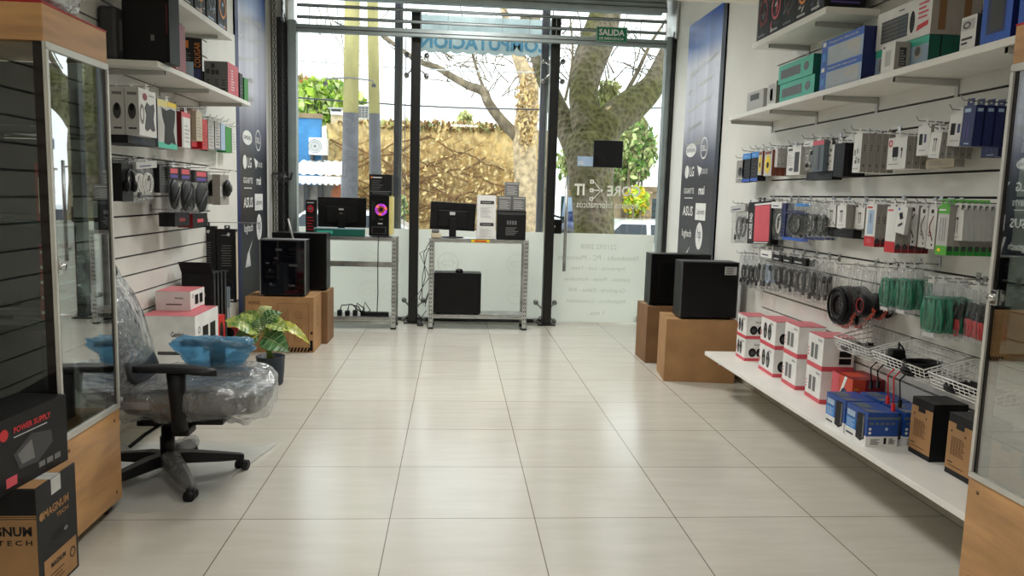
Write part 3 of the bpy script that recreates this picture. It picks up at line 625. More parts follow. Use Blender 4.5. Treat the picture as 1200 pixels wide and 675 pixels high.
for s_, c in ((11, (365, 40)), (12, (430, 30)), (13, (395, 25))): twig_cloud(m, 13.5, c[0], c[1]-10, 7, 7, 'bark', s_, .011, (200, 340))
part(off(m), 'twigs', t)
m = MB(); leaves(m, wp(618, 130, 13.2), (.28, .2, 1.0), 700, .06, ['dry_vine_wall', 'dry_tan', 'pale_bark'], 9); part(off(m), 'dry_creeper', t)
def bush(name, label, x, y, rx, ry, Y, n, size, mats, seed, base=-.3, cat='shrub'):
    c = wp(x, y, Y); k = (Y+3)/FPX; t = thing(name, label, cat, (c.x, Y, base))
    m = MB(); leaves(m, (0, 0, c.z-base), (rx*k, rx*k*.7, ry*k), n, size, mats, seed); m2 = MB()
    for i in range(6):
        a = i*1.05; m2.tube([(.1*cos(a), .1*sin(a), 0), (.2*cos(a), .2*sin(a), (c.z-base)*.5), (.5*rx*k*cos(a), .4*rx*k*sin(a), c.z-base)], [.06, .045, .02], 'bark', 6)
    part(m2, 'stems', t); part(m, 'foliage', t)
bush('leafy_tree', 'lime green bushy tree above the blue wall', 382, 120, 44, 24, 21, 3000, .22, ['leaf_lime', 'leaf_mid', 'leaf_lime', 'leaf_pale'], 21, cat='tree')
bush('leafy_tree', 'rust tinted tree top at the far left above the blue wall', 352, 112, 22, 20, 22, 900, .2, ['leaf_rust', 'leaf_pale', 'leaf_olive'], 22, cat='tree')
bush('flowering_shrub', 'reddish flowering shrub between the left pole and outer post', 462, 245, 16, 26, 14, 700, .09, ['leaf_rust', 'leaf_mid', 'leaf_olive', 'leaf_pale'], 23)
bush('tall_shrub', 'pale feathery shrub right of the forked tree', 742, 175, 30, 42, 15, 2400, .10, ['leaf_pale', 'leaf_olive', 'leaf_mid'], 24)
bush('tall_shrub', 'dense mid green shrub behind the forked tree trunk', 705, 190, 55, 40, 16.5, 3000, .13, ['leaf_mid', 'leaf_olive', 'leaf_pale'], 27)
bush('yellow_shrub', 'bright yellow green shrub behind the white car', 745, 236, 16, 18, 14, 700, .09, ['leaf_lime', 'yellow', 'leaf_lime'], 25)
bush('rooftop_plant', 'small pale plant rising above the creeper wall', 545, 140, 9, 10, 19, 160, .09, ['leaf_pale', 'leaf_olive'], 26)
# house with stone pillars behind the car
mat('stone_pillar', (176, 152, 120), .9, var=.25, scale=8, bump=.5, bscale=18); mat('gate_teal', (70, 96, 100), .7, var=.1)
h0 = wp(664, 222, 18); h1 = wp(800, 222, 18)
t = thing('street_house', 'low pale house front with stone pillars behind the white car', 'house', ((h0.x+h1.x)/2, 18, -.3)); hw3 = (h1.x-h0.x)/2; hz = h0.z+.3
m = MB(); m.box(-hw3, hw3, 0, .3, 0, hz, 'pale_wall'); m.box(-hw3, hw3, -.25, .35, hz, hz+.14, 'roof_line'); part(m, 'facade', t)
for fx in (-.42, .12, .30, .78): m = MB(); m.box(fx*hw3-.22, fx*hw3+.22, -.3, 0, 0, hz, 'stone_pillar', .02); part(m, 'pillar', t)
for fx in (-.85, .55): m = MB(); m.box(fx*hw3-.4, fx*hw3+.4, -.05, 0, 0, hz*.9, 'gate_teal'); [m.box(fx*hw3-.4, fx*hw3+.4, -.07, -.05, hz*.9*q/9, hz*.9*q/9+.04, 'dark_grey') for q in range(1, 9)]; part(m, 'gate', t)
# white car behind the frosted film
mat('car_white', (240, 240, 242), .2, coat=.6, var=0); mat('car_glass', (40, 50, 60), .08, var=0)
def car(cx, Y, zr, label, body, gz=-.4, L=4.2, rz=0):
    t = thing('parked_car', label, 'car', (cx, Y, gz), rz); H = zr-gz; m = MB()
    prof = [(-L/2, .35), (-L/2, .75), (-L*.42, .86), (-L*.27, .95), (-L*.12, H), (L*.18, H+.01), (L*.36, .98), (L*.48, .9), (L/2, .7), (L/2, .35)]
    def sect(y, sh): return [(x, y*(1-.16*max(0, (z-.9)/(H-.9)))*sh, z) for x, z in prof]
    n = len(prof); ys = (-.82, -.8, -.6, .6, .8, .82); vs = []
    for k, y in enumerate(ys): vs += [(x, (y if k not in (0, 5) else y)*(1-.18*max(0, (z-.9)/(H-.9))), z-(.02 if k in (0, 5) else 0)) for x, z in prof]
    fs = [(k*n+i, k*n+i+1, (k+1)*n+i+1, (k+1)*n+i) for k in range(len(ys)-1) for i in range(n-1)]+[tuple(range(n))[::-1], tuple(range((len(ys)-1)*n, len(ys)*n))]
    m.add(vs, [f[::-1] for f in fs], body); part(m, 'body', t)
    for s in (-1, 1):
        for a, b in ((-.22, -.02), (.0, .17), (.19, .30)):
            yb = s*.828; yt = s*.828*(1-.15); m = MB(); zt2 = H-.07; top = lambda q: zt2 if -.11 < q < .19 else zt2-.28
            m.add([(a*L, yb, .96), (b*L, yb, .96), ((b if b < .25 else b-.06)*L, yt, zt2), ((a if a > -.2 else a+.09)*L, yt, zt2)], [(0, 1, 2, 3) if s < 0 else (3, 2, 1, 0)], 'car_glass'); part(m, 'side_window', t)
    for s in (-1, 1):
        for wx in (-.3, .3): m = MB(); m.tube([(wx*L, s*.62, .31), (wx*L, s*.85, .31)], .31, 'rubber', 20); m.tube([(wx*L, s*.84, .31), (wx*L, s*.86, .31)], .19, 'steel', 16); part(m, 'wheel', t)
c = wp(752, 257.5, 11.4); car(c.x, 11.4, c.z, 'white car parked behind the forked tree beyond the glass door', 'car_white')
c = wp(400, 246, 11.0); car(c.x, 11.0, c.z, 'white car parked beyond the left window behind the poles', 'car_white')
# motorcycle by the tree
mat('moto_blue', (34, 48, 92), .3)
p = wp(668, 245, 9); t = thing('motorcycle', 'dark blue motorcycle parked left of the forked tree trunk', 'motorcycle', (p.x, 9, -.02), R(75)); zz = p.z
m = MB()
m.tube([(.35, 0, .65), (.3, 0, .95), (.22, 0, 1.1)], [.05, .12, .08], 'moto_blue', 10); m.ell((0, 0, .8), (.35, .16, .2), 'moto_blue'); m.ell((-.5, 0, .82), (.4, .15, .09), 'black'); m.box(-.3, .3, -.12, .12, .35, .65, 'dark_grey', .04); part(m, 'body', t)
for wx in (-.65, .65): m = MB(); m.tube([(wx+.28*cos(a), 0, .31+.28*sin(a)) for a in [2*pi*i/20 for i in range(20)]], .05, 'rubber', 8, closed=True); m.cyl((wx, -.05, .31), (wx, .05, .31), .1, 'steel'); part(m, 'wheel', t)
m = MB(); m.tube([(.25, -.36, 1.08), (.3, -.15, 1.02), (.3, .15, 1.02), (.25, .36, 1.08)], .018, 'black'); m.ell((.2, -.36, 1.2), (.02, .07, .05), 'black'); m.ell((.2, .36, 1.2), (.02, .07, .05), 'black'); part(m, 'handlebar', t)
m = MB(); m.tube([(.62, .07, .35), (.36, .07, .95)], .02, 'steel'); m.tube([(.62, -.07, .35), (.36, -.07, .95)], .02, 'steel'); part(m, 'fork', t)
m = MB(); m.grid(lambda u, v: (.4-.14*v, (-.18+.36*u)*(1-.3*v), 1.05+.32*v), 6, 4, 'pale_blue'); part(m, 'windscreen', t)

# ================================================================== light
W = bpy.data.worlds.new('overcast'); SC.world = W; W.use_nodes = True; N = W.node_tree.nodes; L = W.node_tree.links; bg = N['Background']
tc = N.new('ShaderNodeTexCoord'); nz = N.new('ShaderNodeTexNoise'); nz.inputs['Scale'].default_value = 2.5; nz.inputs['Detail'].default_value = 4; L.new(tc.outputs['Generated'], nz.inputs['Vector'])
rp = N.new('ShaderNodeValToRGB'); rp.color_ramp.elements[0].color = (.90, .95, 1.0, 1); rp.color_ramp.elements[1].color = (1, 1, 1, 1); L.new(nz.outputs['Fac'], rp.inputs[0]); L.new(rp.outputs[0], bg.inputs[0]); bg.inputs[1].default_value = 2.7
mat('led_diffuser', (255, 255, 255), .5, var=0, emit=(255, 250, 240), es=2.0)
def ceiling_light(x, y, z, label, power, spread, sx=.55, sy=.55):
    t = thing('ceiling_light', label, 'ceiling light', (x, y, z))
    m = MB(); m.box(-sx/2-.02, sx/2+.02, -sy/2-.02, sy/2+.02, -.02, 0, 'white', .004); part(m, 'frame', t)
    m = MB(); m.box(-sx/2, sx/2, -sy/2, sy/2, -.024, -.019, 'led_diffuser'); part(m, 'diffuser', t)
    la = bpy.data.lights.new('lamp', 'AREA'); la.shape = 'RECTANGLE'; la.size = sx; la.size_y = sy; la.energy = power; la.spread = R(spread); la.color = (1, .985, .955)
    lo = bpy.data.objects.new('lamp', la); COL.objects.link(lo); lo.parent = t; lo.location = (0, 0, -.03)
ceiling_light(1.0, 3.7, 3.42, 'square ceiling light over the glass front', 56, 150)
ceiling_light(1.0, 1.7, 2.745, 'square ceiling light over the middle of the shop', 23, 135)
ceiling_light(1.0, -.4, 2.745, 'square ceiling light above the display cabinets', 8, 120)
ceiling_light(1.0, -2.6, 2.745, 'square ceiling light behind the display cabinets', 27, 175)
SC.view_settings.view_transform = 'Standard'; SC.view_settings.look = 'None'; SC.view_settings.gamma = 1; SC.view_settings.exposure = 0; SC.view_settings.use_curve_mapping = False
SC.cycles.max_bounces = 12; SC.cycles.transparent_max_bounces = 32; SC.cycles.diffuse_bounces = 5; SC.cycles.caustics_reflective = False; SC.cycles.caustics_refractive = False; SC.cycles.sample_clamp_indirect = 4
def stripes_(m, f, w, h):
    for k in range(4): m.rect(f, w*(.34+.09*k), h*.52, w*(.40+.09*k), h*.66, 'mid_grey')
# ================================================================== furniture
mat('cab_edge', (170, 30, 36), .5); mat('dark_chrome', (60, 56, 54), .08, .9, var=0); mat('shelf_glass_edge', (20, 34, 34), .15)
cab_glass = glassy('cabinet_glass', tint=(245, 250, 248), ior=1.5, rough=.0, boost=.03)
door_glass = glassy('door_glass', tint=(236, 242, 240), ior=1.5, rough=.0, boost=.34)
mat('silver_foil', (200, 204, 206), .18, .6, var=.1, bump=.8, bscale=30)
def cabinet(name, label, x, y, face, door_side, shelf_z, D=.43):
    """glass show case 0.46 long, 0.43 deep; local +X is the door side"""
    t = thing(name, label, 'display cabinet', (x, y, 0), 0 if face > 0 else pi)
    W = .46; hx, hy = D/2, W/2
    m = MB(); m.box(-hx, hx, -hy, hy, .05, .43, 'maple', .003)
    for zz in (.09, .39):
        for yy in (-hy+.05, hy-.05): m.cyl((hx, yy, zz), (hx+.0015, yy, zz), .007, 'kraft_dark', 10)
    part(m, 'base_panel', t)
    m = MB(); m.box(-hx, hx, -hy, hy, 1.795, 1.915, 'maple', .003); h = part(m, 'header_panel', t)
    m = MB(); m.box(-hx-.001, hx+.001, -hy-.001, hy+.001, 1.915, 1.921, 'cab_edge'); part(m, 'edge_band', h)
    for sx in (-1, 1):
        for sy in (-1, 1):
            m = MB(); m.tube([(sx*(hx-.05), sy*(hy-.05)-.013, .025), (sx*(hx-.05), sy*(hy-.05)+.013, .025)], .025, 'rubber', 16); m.box(sx*(hx-.05)-.02, sx*(hx-.05)+.02, sy*(hy-.05)-.018, sy*(hy-.05)+.018, .028, .05, 'dark_grey'); part(m, 'caster', t)
    for sx in (-1, 1):
        for sy in (-1, 1):
            m = MB(); a, b = sx*(hx-.001), sx*(hx-.036); c, d = sy*(hy-.001), sy*(hy-.036)
            m.box(min(a, b), max(a, b), min(c, d), max(c, d), .43, 1.795, 'dark_chrome', .003)
            e = sx*(hx+.001); m.box(min(e, e-sx*.006), max(e, e-sx*.006), min(sy*hy, sy*(hy-.012)), max(sy*hy, sy*(hy-.012)), .43, 1.795, 'alu')
            part(m, 'corner_post', t)
    for z_ in shelf_z:
        m = MB(); m.box(-hx+.03, hx-.03, -hy+.03, hy-.03, z_-.004, z_+.004, 'cabinet_glass'); m.box(-hx+.03, hx-.03, -hy+.028, -hy+.031, z_-.008, z_+.008, 'shelf_glass_edge'); m.box(-hx+.03, hx-.03, hy-.031, hy-.028, z_-.008, z_+.008, 'shelf_glass_edge'); part(m, 'glass_shelf', t)
    for sy in (-1, 1):
        m = MB(); m.box(-hx+.036, hx-.036, sy*(hy-.010)-.002, sy*(hy-.010)+.002, .435, 1.79, 'cabinet_glass'); part(m, 'side_glass', t)
    dr = MB(); dr.box(hx-.006, hx-.002, -hy+.03, hy-.03, .45, 1.775, 'door_glass'); dr = part(dr, 'door', t)
    m = MB()
    m.box(hx-.004, hx+.006, -hy+.004, hy-.004, 1.772, 1.795, 'alu'); m.box(hx-.004, hx+.006, -hy+.004, hy-.004, .432, .452, 'alu')
    for sy in (-1, 1): m.box(hx-.004, hx+.006, min(sy*(hy-.004), sy*(hy-.018)), max(sy*(hy-.004), sy*(hy-.018)), .45, 1.775, 'alu')
    m.box(hx-.012, hx-.003, door_side*(hy-.075)-.022, door_side*(hy-.075)+.03, .45, 1.775, 'black_gloss')
    part(m, 'door_frame', dr)
    m = MB(); m.cyl((hx, -door_side*(hy-.035), 1.05), (hx+.022, -door_side*(hy-.035), 1.05), .012, 'chrome', 12); m.box(hx, hx+.008, -door_side*(hy-.035)-.014, -door_side*(hy-.035)+.014, 1.025, 1.075, 'chrome', .002); part(m, 'door_lock', dr)
    return t
LC = cabinet('display_cabinet', 'tall glass display cabinet with wooden base on the left of the shop', -.725, -.115, 1, 1, (.853, 1.195, 1.511))
RC = cabinet('display_cabinet', 'tall glass display cabinet with wooden base on the right of the shop', 2.793, -.875, -1, 1, (.853, 1.195, 1.511), .366)
# things inside the left cabinet
mat('screen_grey', (70, 72, 76), .25)
def notebook(loc, rz, label, w=.30, h=.20, tilt=18):
    t = thing('notebook_computer', label, 'notebook', loc, rz)
    m = MB(); m.box(-w/2, w/2, -.1, .1, 0, .016, 'dark_grey', .004); F = frame((-w/2, -.1, .016), (1, 0, 0), (0, 1, 0)); m.rect(F, .02, .08, w-.02, .18, 'black'); m.rect(F, w*.35, .015, w*.65, .07, 'mid_grey'); part(m, 'keyboard_base', t)
    X = Matrix.Translation((0, .1, .016)) @ Matrix.Rotation(-R(tilt), 4, 'X'); m = MB(); m.box(-w/2, w/2, -.006, .006, 0, h, 'dark_grey', .004, X); m.add([(-w/2+.012, -.0068, .012), (w/2-.012, -.0068, .012), (w/2-.012, -.0068, h-.012), (-w/2+.012, -.0068, h-.012)], [(0, 1, 2, 3)], 'screen_grey', False, X); part(m, 'lid', t)
notebook((-.775, -.10, 1.516), 0, 'open dark notebook on the top shelf of the left cabinet', .27, .25, 8)
notebook((-.77, -.10, 1.200), R(3), 'open dark notebook on the second glass shelf of the left cabinet', .28, .285, 10)
notebook((-.77, -.10, .858), -R(3), 'open dark notebook on the lowest glass shelf of the left cabinet', .29, .30, 10)
def simple_box(name, w, d, h, body, prints=None, b=.002):
    m = MB(); m.box(-w/2, w/2, -d/2, d/2, 0, h, body, b)
    if prints: prints(m, boxframes(w, d, h), w, d, h)
    return m
for i in range(5):  # stacked red boxes added to stand in for red reflections in the corner post
    def pr(m, F, w, d, h): m.rect(F['r'], .01, .012, d-.01, .02, 'light_grey'); m.text(F['r'], 'Genius', .02, .022, .018, 'white'); m.rect(F['f'], .004, .02, w-.004, .03, 'light_grey')
    tag(simple_box('reflection_box', .05, .16, .052, 'deep_red', pr).build('reflection_box', loc=(-.565, -.205+.002*i, .86+.0525*i)), ['lowest', 'second lowest', 'middle', 'second highest', 'topmost'][i]+' dark red box in the left cabinet stack, standing in for reflections', 'box', 'dark red boxes standing in for reflections in the left cabinet')
def pr(m, F, w, d, h): m.rect(F['f'], .01, .03, w-.01, .15, 'beige')
tag(simple_box('headset_box', .05, .15, .20, 'deep_red', pr).build('headset_box', loc=(-.566, -.205, 1.2)), 'upright dark red box on the second left cabinet shelf, standing in for a reflection', 'box')  # added red box, stands in for a reflection higher up the glossy post
tag(simple_box('keyboard_box', .28, .22, .38, 'black_card').build('keyboard_box', loc=(-.76, -.12, .431)), 'black box standing on the floor of the left cabinet', 'box')
# foil bag on top of the left cabinet
rnd = random.Random(3); m = MB()
def foil(u, v):
    a = 2*pi*u; p = pi*(v-.5); r = 1+.25*noise.noise(V((cos(a)*2, sin(a)*2, v*4))); return (.10*r*cos(p)*cos(a), .15*r*cos(p)*sin(a), max(0, .075+.085*sin(p)*r))
m.grid(foil, 26, 14, 'silver_foil'); m.tube([(-.02, .1, .12), (0, .14, .17), (.02, .19, .15)], [.03, .045, .02], 'silver_foil', 8); tag(m.build('foil_bag', loc=(-.62, -.1, 1.921)), 'crumpled silver foil bag lying on top of the left cabinet', 'bag')

# -------------------------------------------------------------- wall shelves
def shelf(name, label, x0, x1, y0, y1, z0, z1, wall, brk, blen):
    t = thing(name, label, 'shelf', ((x0+x1)/2, (y0+y1)/2, z0)); cx, cy = (x0+x1)/2, (y0+y1)/2
    m = MB(); m.box(x0-cx, x1-cx, y0-cy, y1-cy, 0, z1-z0, 'shelf_white', .003); part(m, 'board', t)
    s = 1 if wall > cx else -1; xw = wall-cx-s*.002
    for yb in brk:
        m = MB(); yy = yb-cy
        a, b = xw, xw-s*blen
        m.prism([(a, -.002), (a, -.030), (b, -.022), (b, -.002)], -.009, .009, 'bracket_grey', Matrix(((1, 0, 0, 0), (0, 0, 1, yy), (0, 1, 0, 0), (0, 0, 0, 1))))
        m.box(min(a, a-s*.004), max(a, a-s*.004), yy-.012, yy+.012, -.075, -.002, 'bracket_grey'); m.box(min(b, b+s*.006), max(b, b+s*.006), yy-.008, yy+.008, -.024, -.002, 'shelf_white')
        part(m, 'bracket', t)
    return t
shelf('wall_shelf', 'long white shelf of keyboard boxes on the right wall', 2.685, XR, -1.6, 2.10, 1.884, 1.912, XR, (2.07, 1.43, .78, .16, -.5), .285)
shelf('wall_shelf', 'short white shelf carrying dark headset boxes at the top right', 2.69, XR, .82, 1.78, 2.295, 2.330, XR, (1.6, 1.0), .25)
shelf('wall_shelf', 'low white shelf of speaker boxes on the right wall', 2.625, XR, -1.6, 2.13, .258, .285, XR, (1.9, 1.3, .62, -.05, -.7), .33)
shelf('wall_shelf', 'white shelf of hardware boxes on the left wall', -.64, XL, .97, 2.69, 1.922, 1.950, XL, (2.5, 1.79, 1.1), .285) if False else shelf('wall_shelf', 'white shelf of hardware boxes on the left wall', XL, -.64, .97, 2.69, 1.922, 1.950, XL, (2.5, 1.79, 1.1), .285)
shelf('wall_shelf', 'highest white shelf on the left wall with dark boxes', XL, -.64, .55, 2.27, 2.300, 2.335, XL, (2.1, 1.4), .25)
shelf('wall_shelf', 'low white shelf of boxes on the left wall behind the chair', XL, -.60, .75, 2.95, .258, .285, XL, (2.8, 2.2, 1.6), .3)

# -------------------------------------------------------------- slotted steel racks
def rack(label, x0, x1, y0, y1, h, shelves, bars):
    t = thing('steel_rack', label, 'rack', ((x0+x1)/2, (y0+y1)/2, 0)); W, D = x1-x0, y1-y0
    for sx in (-1, 1):
        for sy in (-1, 1):
            m = MB(); px, py = sx*W/2, sy*D/2
            m.box(min(px, px-sx*.045), max(px, px-sx*.045), min(py, py-sy*.003), max(py, py-sy*.003), .01, h, 'galvanised'); m.box(min(px, px-sx*.003), max(px, px-sx*.003), min(py, py-sy*.045), max(py, py-sy*.045), .01, h, 'galvanised')
            F = frame((px, py+sy*.0006, 0), (-sx, 0, 0), (0, 0, 1)); k = .06
            while k < h-.04:
                for c in (.014, .030):
                    ps = [(px-sx*(c-.004), py+sy*.0008, k), (px-sx*(c+.004), py+sy*.0008, k), (px-sx*(c+.004), py+sy*.0008, k+.018), (px-sx*(c-.004), py+sy*.0008, k+.018)]
                    m.quad(ps, 'dark_grey')
                k += .04
            m.box(min(px, px-sx*.048)-.002, max(px, px-sx*.048)+.002, min(py, py-sy*.048)-.002, max(py, py-sy*.048)+.002, 0, .018, 'rubber'); part(m, 'slotted_leg', t)
    for z in shelves:
        m = MB(); m.box(-W/2+.004, W/2-.004, -D/2+.004, D/2-.004, z-.004, z, 'galvanised'); m.box(-W/2+.004, W/2-.004, -D/2+.004, -D/2+.008, z-.04, z, 'galvanised'); m.box(-W/2+.004, W/2-.004, D/2-.008, D/2-.004, z-.04, z, 'galvanised')
        m.box(-W/2+.05, W/2-.05, -D/2+.0035, -D/2+.0045, z-.028, z-.012, 'steel'); part(m, 'shelf_tray', t)
    for z in bars:
        m = MB(); m.box(-W/2+.004, W/2-.004, D/2-.012, D/2-.008, z-.055, z, 'galvanised'); m.box(-W/2+.004, W/2-.004, D/2-.030, D/2-.008, z-.004, z, 'galvanised'); part(m, 'cross_bar', t)
    return t
rack('left galvanised slotted steel rack in front of the window', -.66, .285, 4.38, 4.68, .905, (.12, .905), (.64,))
rack('middle galvanised slotted steel rack in front of the window', .60, 1.58, 4.44, 4.72, .905, (.15, .905), ())
m = MB(); F = frame((-.09, 0, 0), (1, 0, 0), (0, 0, 1)); m.box(-.09, .09, 0, .0012, 0, .028, 'yellow'); m.rect(F, .03, .006, .15, .022, 'orange_red', o=.0004)
tag(m.build('price_tag', loc=(1.10, 4.4425, .872), rot=(0, 0, 0)), 'small yellow tag stuck on the front edge of the middle rack', 'tag')

# -------------------------------------------------------------- computers
mat('fan_violet', (150, 60, 190), .3, emit=(190, 60, 220), es=.45, var=.4, scale=30); mat('fan_orange', (230, 110, 60), .3, emit=(240, 110, 60), es=.45, var=.3, scale=30); mat('case_black', (16, 16, 18), .4, var=.08, spec=.25); mat('case_face', (9, 9, 11), .35, var=.15, scale=3, spec=.25); mat('glass_dark', (10, 11, 16), .06, var=0)
def tower(label, loc, rz, w, d, h, kind='panel', edge='mid_grey'):
    """computer case; local -Y face is what the photo shows"""
    t = thing('computer_case', label, 'computer case', loc, rz)
    m = MB(); m.box(-w/2, w/2, -d/2+.004, d/2, .012, h, 'case_black', .006); part(m, 'housing', t)
    m = MB(); 
    if kind == 'window':
        m.box(-w/2+.008, w/2-.008, -d/2-.001, -d/2+.004, .02, h-.008, 'glass_dark', .003)
        F = frame((-w/2, -d/2-.0012, 0), (1, 0, 0), (0, 0, 1)); rnd = random.Random(4)
        for k in range(22): a, b = rnd.uniform(.1, .7)*w, rnd.uniform(.12, .85)*h; m.rect(F, a, b, a+rnd.uniform(.02, .22)*w, b+rnd.uniform(.004, .05)*h, 'case_face' if k % 3 else 'dark_grey', o=.0003+.0001*k)
        p = part(m, 'glass_side', t)
    else:
        m.box(-w/2+.004, w/2-.004, -d/2-.001, -d/2+.004, .016, h-.004, 'case_face', .003)
        F = frame((-w/2, -d/2-.001, 0), (1, 0, 0), (0, 0, 1))
        if kind == 'embossed':
            for a, b, c, e in ((.12, .14, .88, .155), (.12, .845, .88, .86), (.12, .14, .135, .86), (.865, .14, .88, .86)): m.box(w*a-w/2, w*c-w/2, -d/2-.004, -d/2-.001, h*b, h*e, 'case_black', .001)
        p = part(m, 'side_panel', t)
    m = MB(); f = .006
    m.box(-w/2-.001, w/2+.001, -d/2-.002, -d/2+.012, h-.004, h+.003, edge); m.box(-w/2-.001, w/2+.001, -d/2-.002, d/2+.002, h, h+.003, edge if kind != 'embossed' else 'case_black')
    m.box(w/2-.004, w/2+.003, -d/2-.002, -d/2+.012, .014, h, edge); m.box(-w/2-.003, -w/2+.004, -d/2-.002, -d/2+.012, .014, h, edge); part(m, 'frame_edge', t)
    for sx in (-1, 1):
        for sy in (-1, 1): m = MB(); m.cyl((sx*(w/2-.04), sy*(d/2-.04), 0), (sx*(w/2-.04), sy*(d/2-.04), .014), .015, 'rubber'); part(m, 'foot', t)
    return t
def corrugate(m, F, w, h): pass
def carton(label, loc, rz, w, d, h, body, prints, tape=True):
    t = thing('carton_box', label, 'carton', loc, rz); m = MB(); m.box(-w/2, w/2, -d/2, d/2, 0, h, body, .003); FR = boxframes(w, d, h)
    F = FR['t']; m.rect(F, .004, d/2-.0012, w-.004, d/2+.0012, 'kraft_print')
    if prints: prints(m, FR, w, d, h)
    part(m, 'box_body', t)
    if tape: m = MB(); m.rect(FR['t'], 0, d/2-.025, w, d/2+.025, 'clear_tape', o=.0018); m.rect(FR['f'], w/2-.025, h-.001, w/2+.025, h, 'clear_tape'); part(m, 'packing_tape', t)
    return t
mat('clear_tape', (190, 160, 112), .2, var=.05)
# left stack
def pr(m, F, w, d, h):
    f = F['f']; m.text(f, 'KOOZ', .03, h-.065, .026, 'kraft_print', w=.09, bold=.02); m.rect(f, .05*w, .38*h, .22*w, .43*h, 'kraft_print')
    for a, b, c, e in ((.47, .06, .475, .88), (.92, .06, .925, .88), (.47, .88, .925, .885), (.62, .12, .625, .8)): m.rect(f, a*w, b*h, c*w, e*h, 'kraft_print')
    for cx_ in (.545, .77):
        for cy_ in (.68, .46, .26): m.disc(f, cx_*w, cy_*h, .055*w, 'kraft_print', hole=.9, n=24); m.disc(f, cx_*w, cy_*h, .018*w, 'kraft_print', hole=.8)
    for i in range(7): m.poly(f, [(w*(.60+.05*i), .006), (w*(.63+.05*i), .006), (w*(.655+.05*i), .09*h), (w*(.625+.05*i), .09*h)], 'black')
    m.rect(f, .945*w, .03*h, .985*w, .22*h, 'black'); m.rect(f, .955*w, .33*h, .985*w, .38*h, 'black')
    for i in range(3): m.disc(F['r'], d*.5, h*(.5+.12*i), .03, 'kraft_print', hole=.8)
carton('large printed kraft carton under the black case beside the plant', (-.575, 3.43, 0), 0, .55, .36, .462, 'kraft', pr)
tower('black computer case with grey edges on the printed kraft carton', (-.55, 3.36, .4625), 0, .36, .2, .465, 'window', 'mid_grey')
p = at('Y', 3.72, 367, 270)
carton('brown carton mostly hidden behind the printed kraft carton', (-.50, 3.80, 0), 0, .50, .34, .46, 'kraft_dark', None)
tower('black computer case behind the one beside the blue banner', (-.50, 3.80, .4605), 0, .46, .22, .50, 'panel', 'case_black')
def vinyl(): pass
m = MB(); a = at('Y', 3.40, 337, 259); b = at('Y', 3.40, 343.5, 281); a.z; m.cyl((0, 0, 0), (a.x-b.x, .02, a.z-b.z+.008), .008, 'light_grey', 10); m.cyl((0, 0, -.0), (0, 0, .004), .012, 'light_grey')
tag(m.build('antenna_rod', loc=(b.x, 3.40, .9325)), 'short pale rod leaning on the black case by the left jamb', 'rod')
# right stack by the door
def pr2(m, F, w, d, h):
    m.rect(F['f'], .002, h*.5, w-.002, h*.5+.002, 'kraft_dark')
carton('dark kraft carton under the rear black case by the door', (2.70, 3.18, 0), 0, .54, .34, .472, 'kraft_dark', pr2)
tower('rear black computer case on dark kraft carton by the door', (2.70, 3.14, .4725), 0, .49, .2, .425, 'embossed', 'case_black')
carton('plain kraft carton under the black case at the shelf end', (2.695, 2.54, 0), -R(7), .52, .36, .468, 'kraft', None)
k = tower('front black computer case with a small label near the low shelf', (2.725, 2.49, .4685), 0, .42, .2, .425, 'panel', 'dark_grey')
m = MB(); F = frame((-.21, -.1025, 0), (1, 0, 0), (0, 0, 1)); m.rect(F, .315, .335, .405, .395, 'light_grey'); 
for i in range(4): m.rect(F, .325, .345+.012*i, .38, .350+.012*i, 'dark_grey', o=.0014)
part(m, 'paper_label', k)
# middle rack: case below
k = tower('black computer case on the lower tray of the middle rack', (.885, 4.56, .1505), 0, .46, .22, .41, 'embossed', 'case_black')
m = MB(); m.lathe([(.035, 0), (.04, .012), (.03, .03), (.012, .035)], 'black_plastic', 16); tag(m.build('webcam', loc=(.90, 4.54, .5635)), 'small round black webcam on the case under the middle rack', 'webcam')
def monitor(label, loc, rz, w, h, tilt=0, logo=True, roll=0):
    t = thing('computer_monitor', label, 'monitor', loc, rz)
    X = Matrix.Translation((0, 0, .075)) @ Matrix.Rotation(R(roll), 4, 'Y') @ Matrix.Rotation(R(tilt), 4, 'X')
    m = MB(); m.X = X; m.box(-w/2, w/2, -.002, .022, 0, h, 'black_plastic', .006); m.box(-w*.34, w*.34, -.028, 0, h*.12, h*.72, 'black_plastic', .012)
    F = frame((-w/2, -.0285, 0), (1, 0, 0), (0, 0, 1))
    if logo: m.rect(F, w*.44, h*.58, w*.54, h*.63, 'light_grey'); m.rect(F, w*.46, h*.46, w*.52, h*.49, 'mid_grey')
    else: m.rect(F, w*.42, h*.55, w*.54, h*.66, 'light_grey')
    for i in range(9): m.rect(F, w*(.25+.055*i), h*.16, w*(.28+.055*i), h*.17, 'black')
    part(m, 'back_shell', t)
    m = MB(); m.X = X; m.add([(-w/2+.01, .0228, .012), (w/2-.01, .0228, .012), (w/2-.01, .0228, h-.01), (-w/2+.01, .0228, h-.01)], [(3, 2, 1, 0)], 'screen_grey'); part(m, 'screen', t)
    m = MB(); m.box(-.035, .035, -.05, -.025, .01, .075+h*.45, 'black_plastic', .006); part(m, 'stand_neck', t)
    m = MB(); m.lathe([(.115, 0), (.115, .006), (.10, .012), (.03, .014)], 'black_plastic', 26, Matrix.Scale(.7, 4, (0, 1, 0))); part(m, 'stand_base', t)
    return t
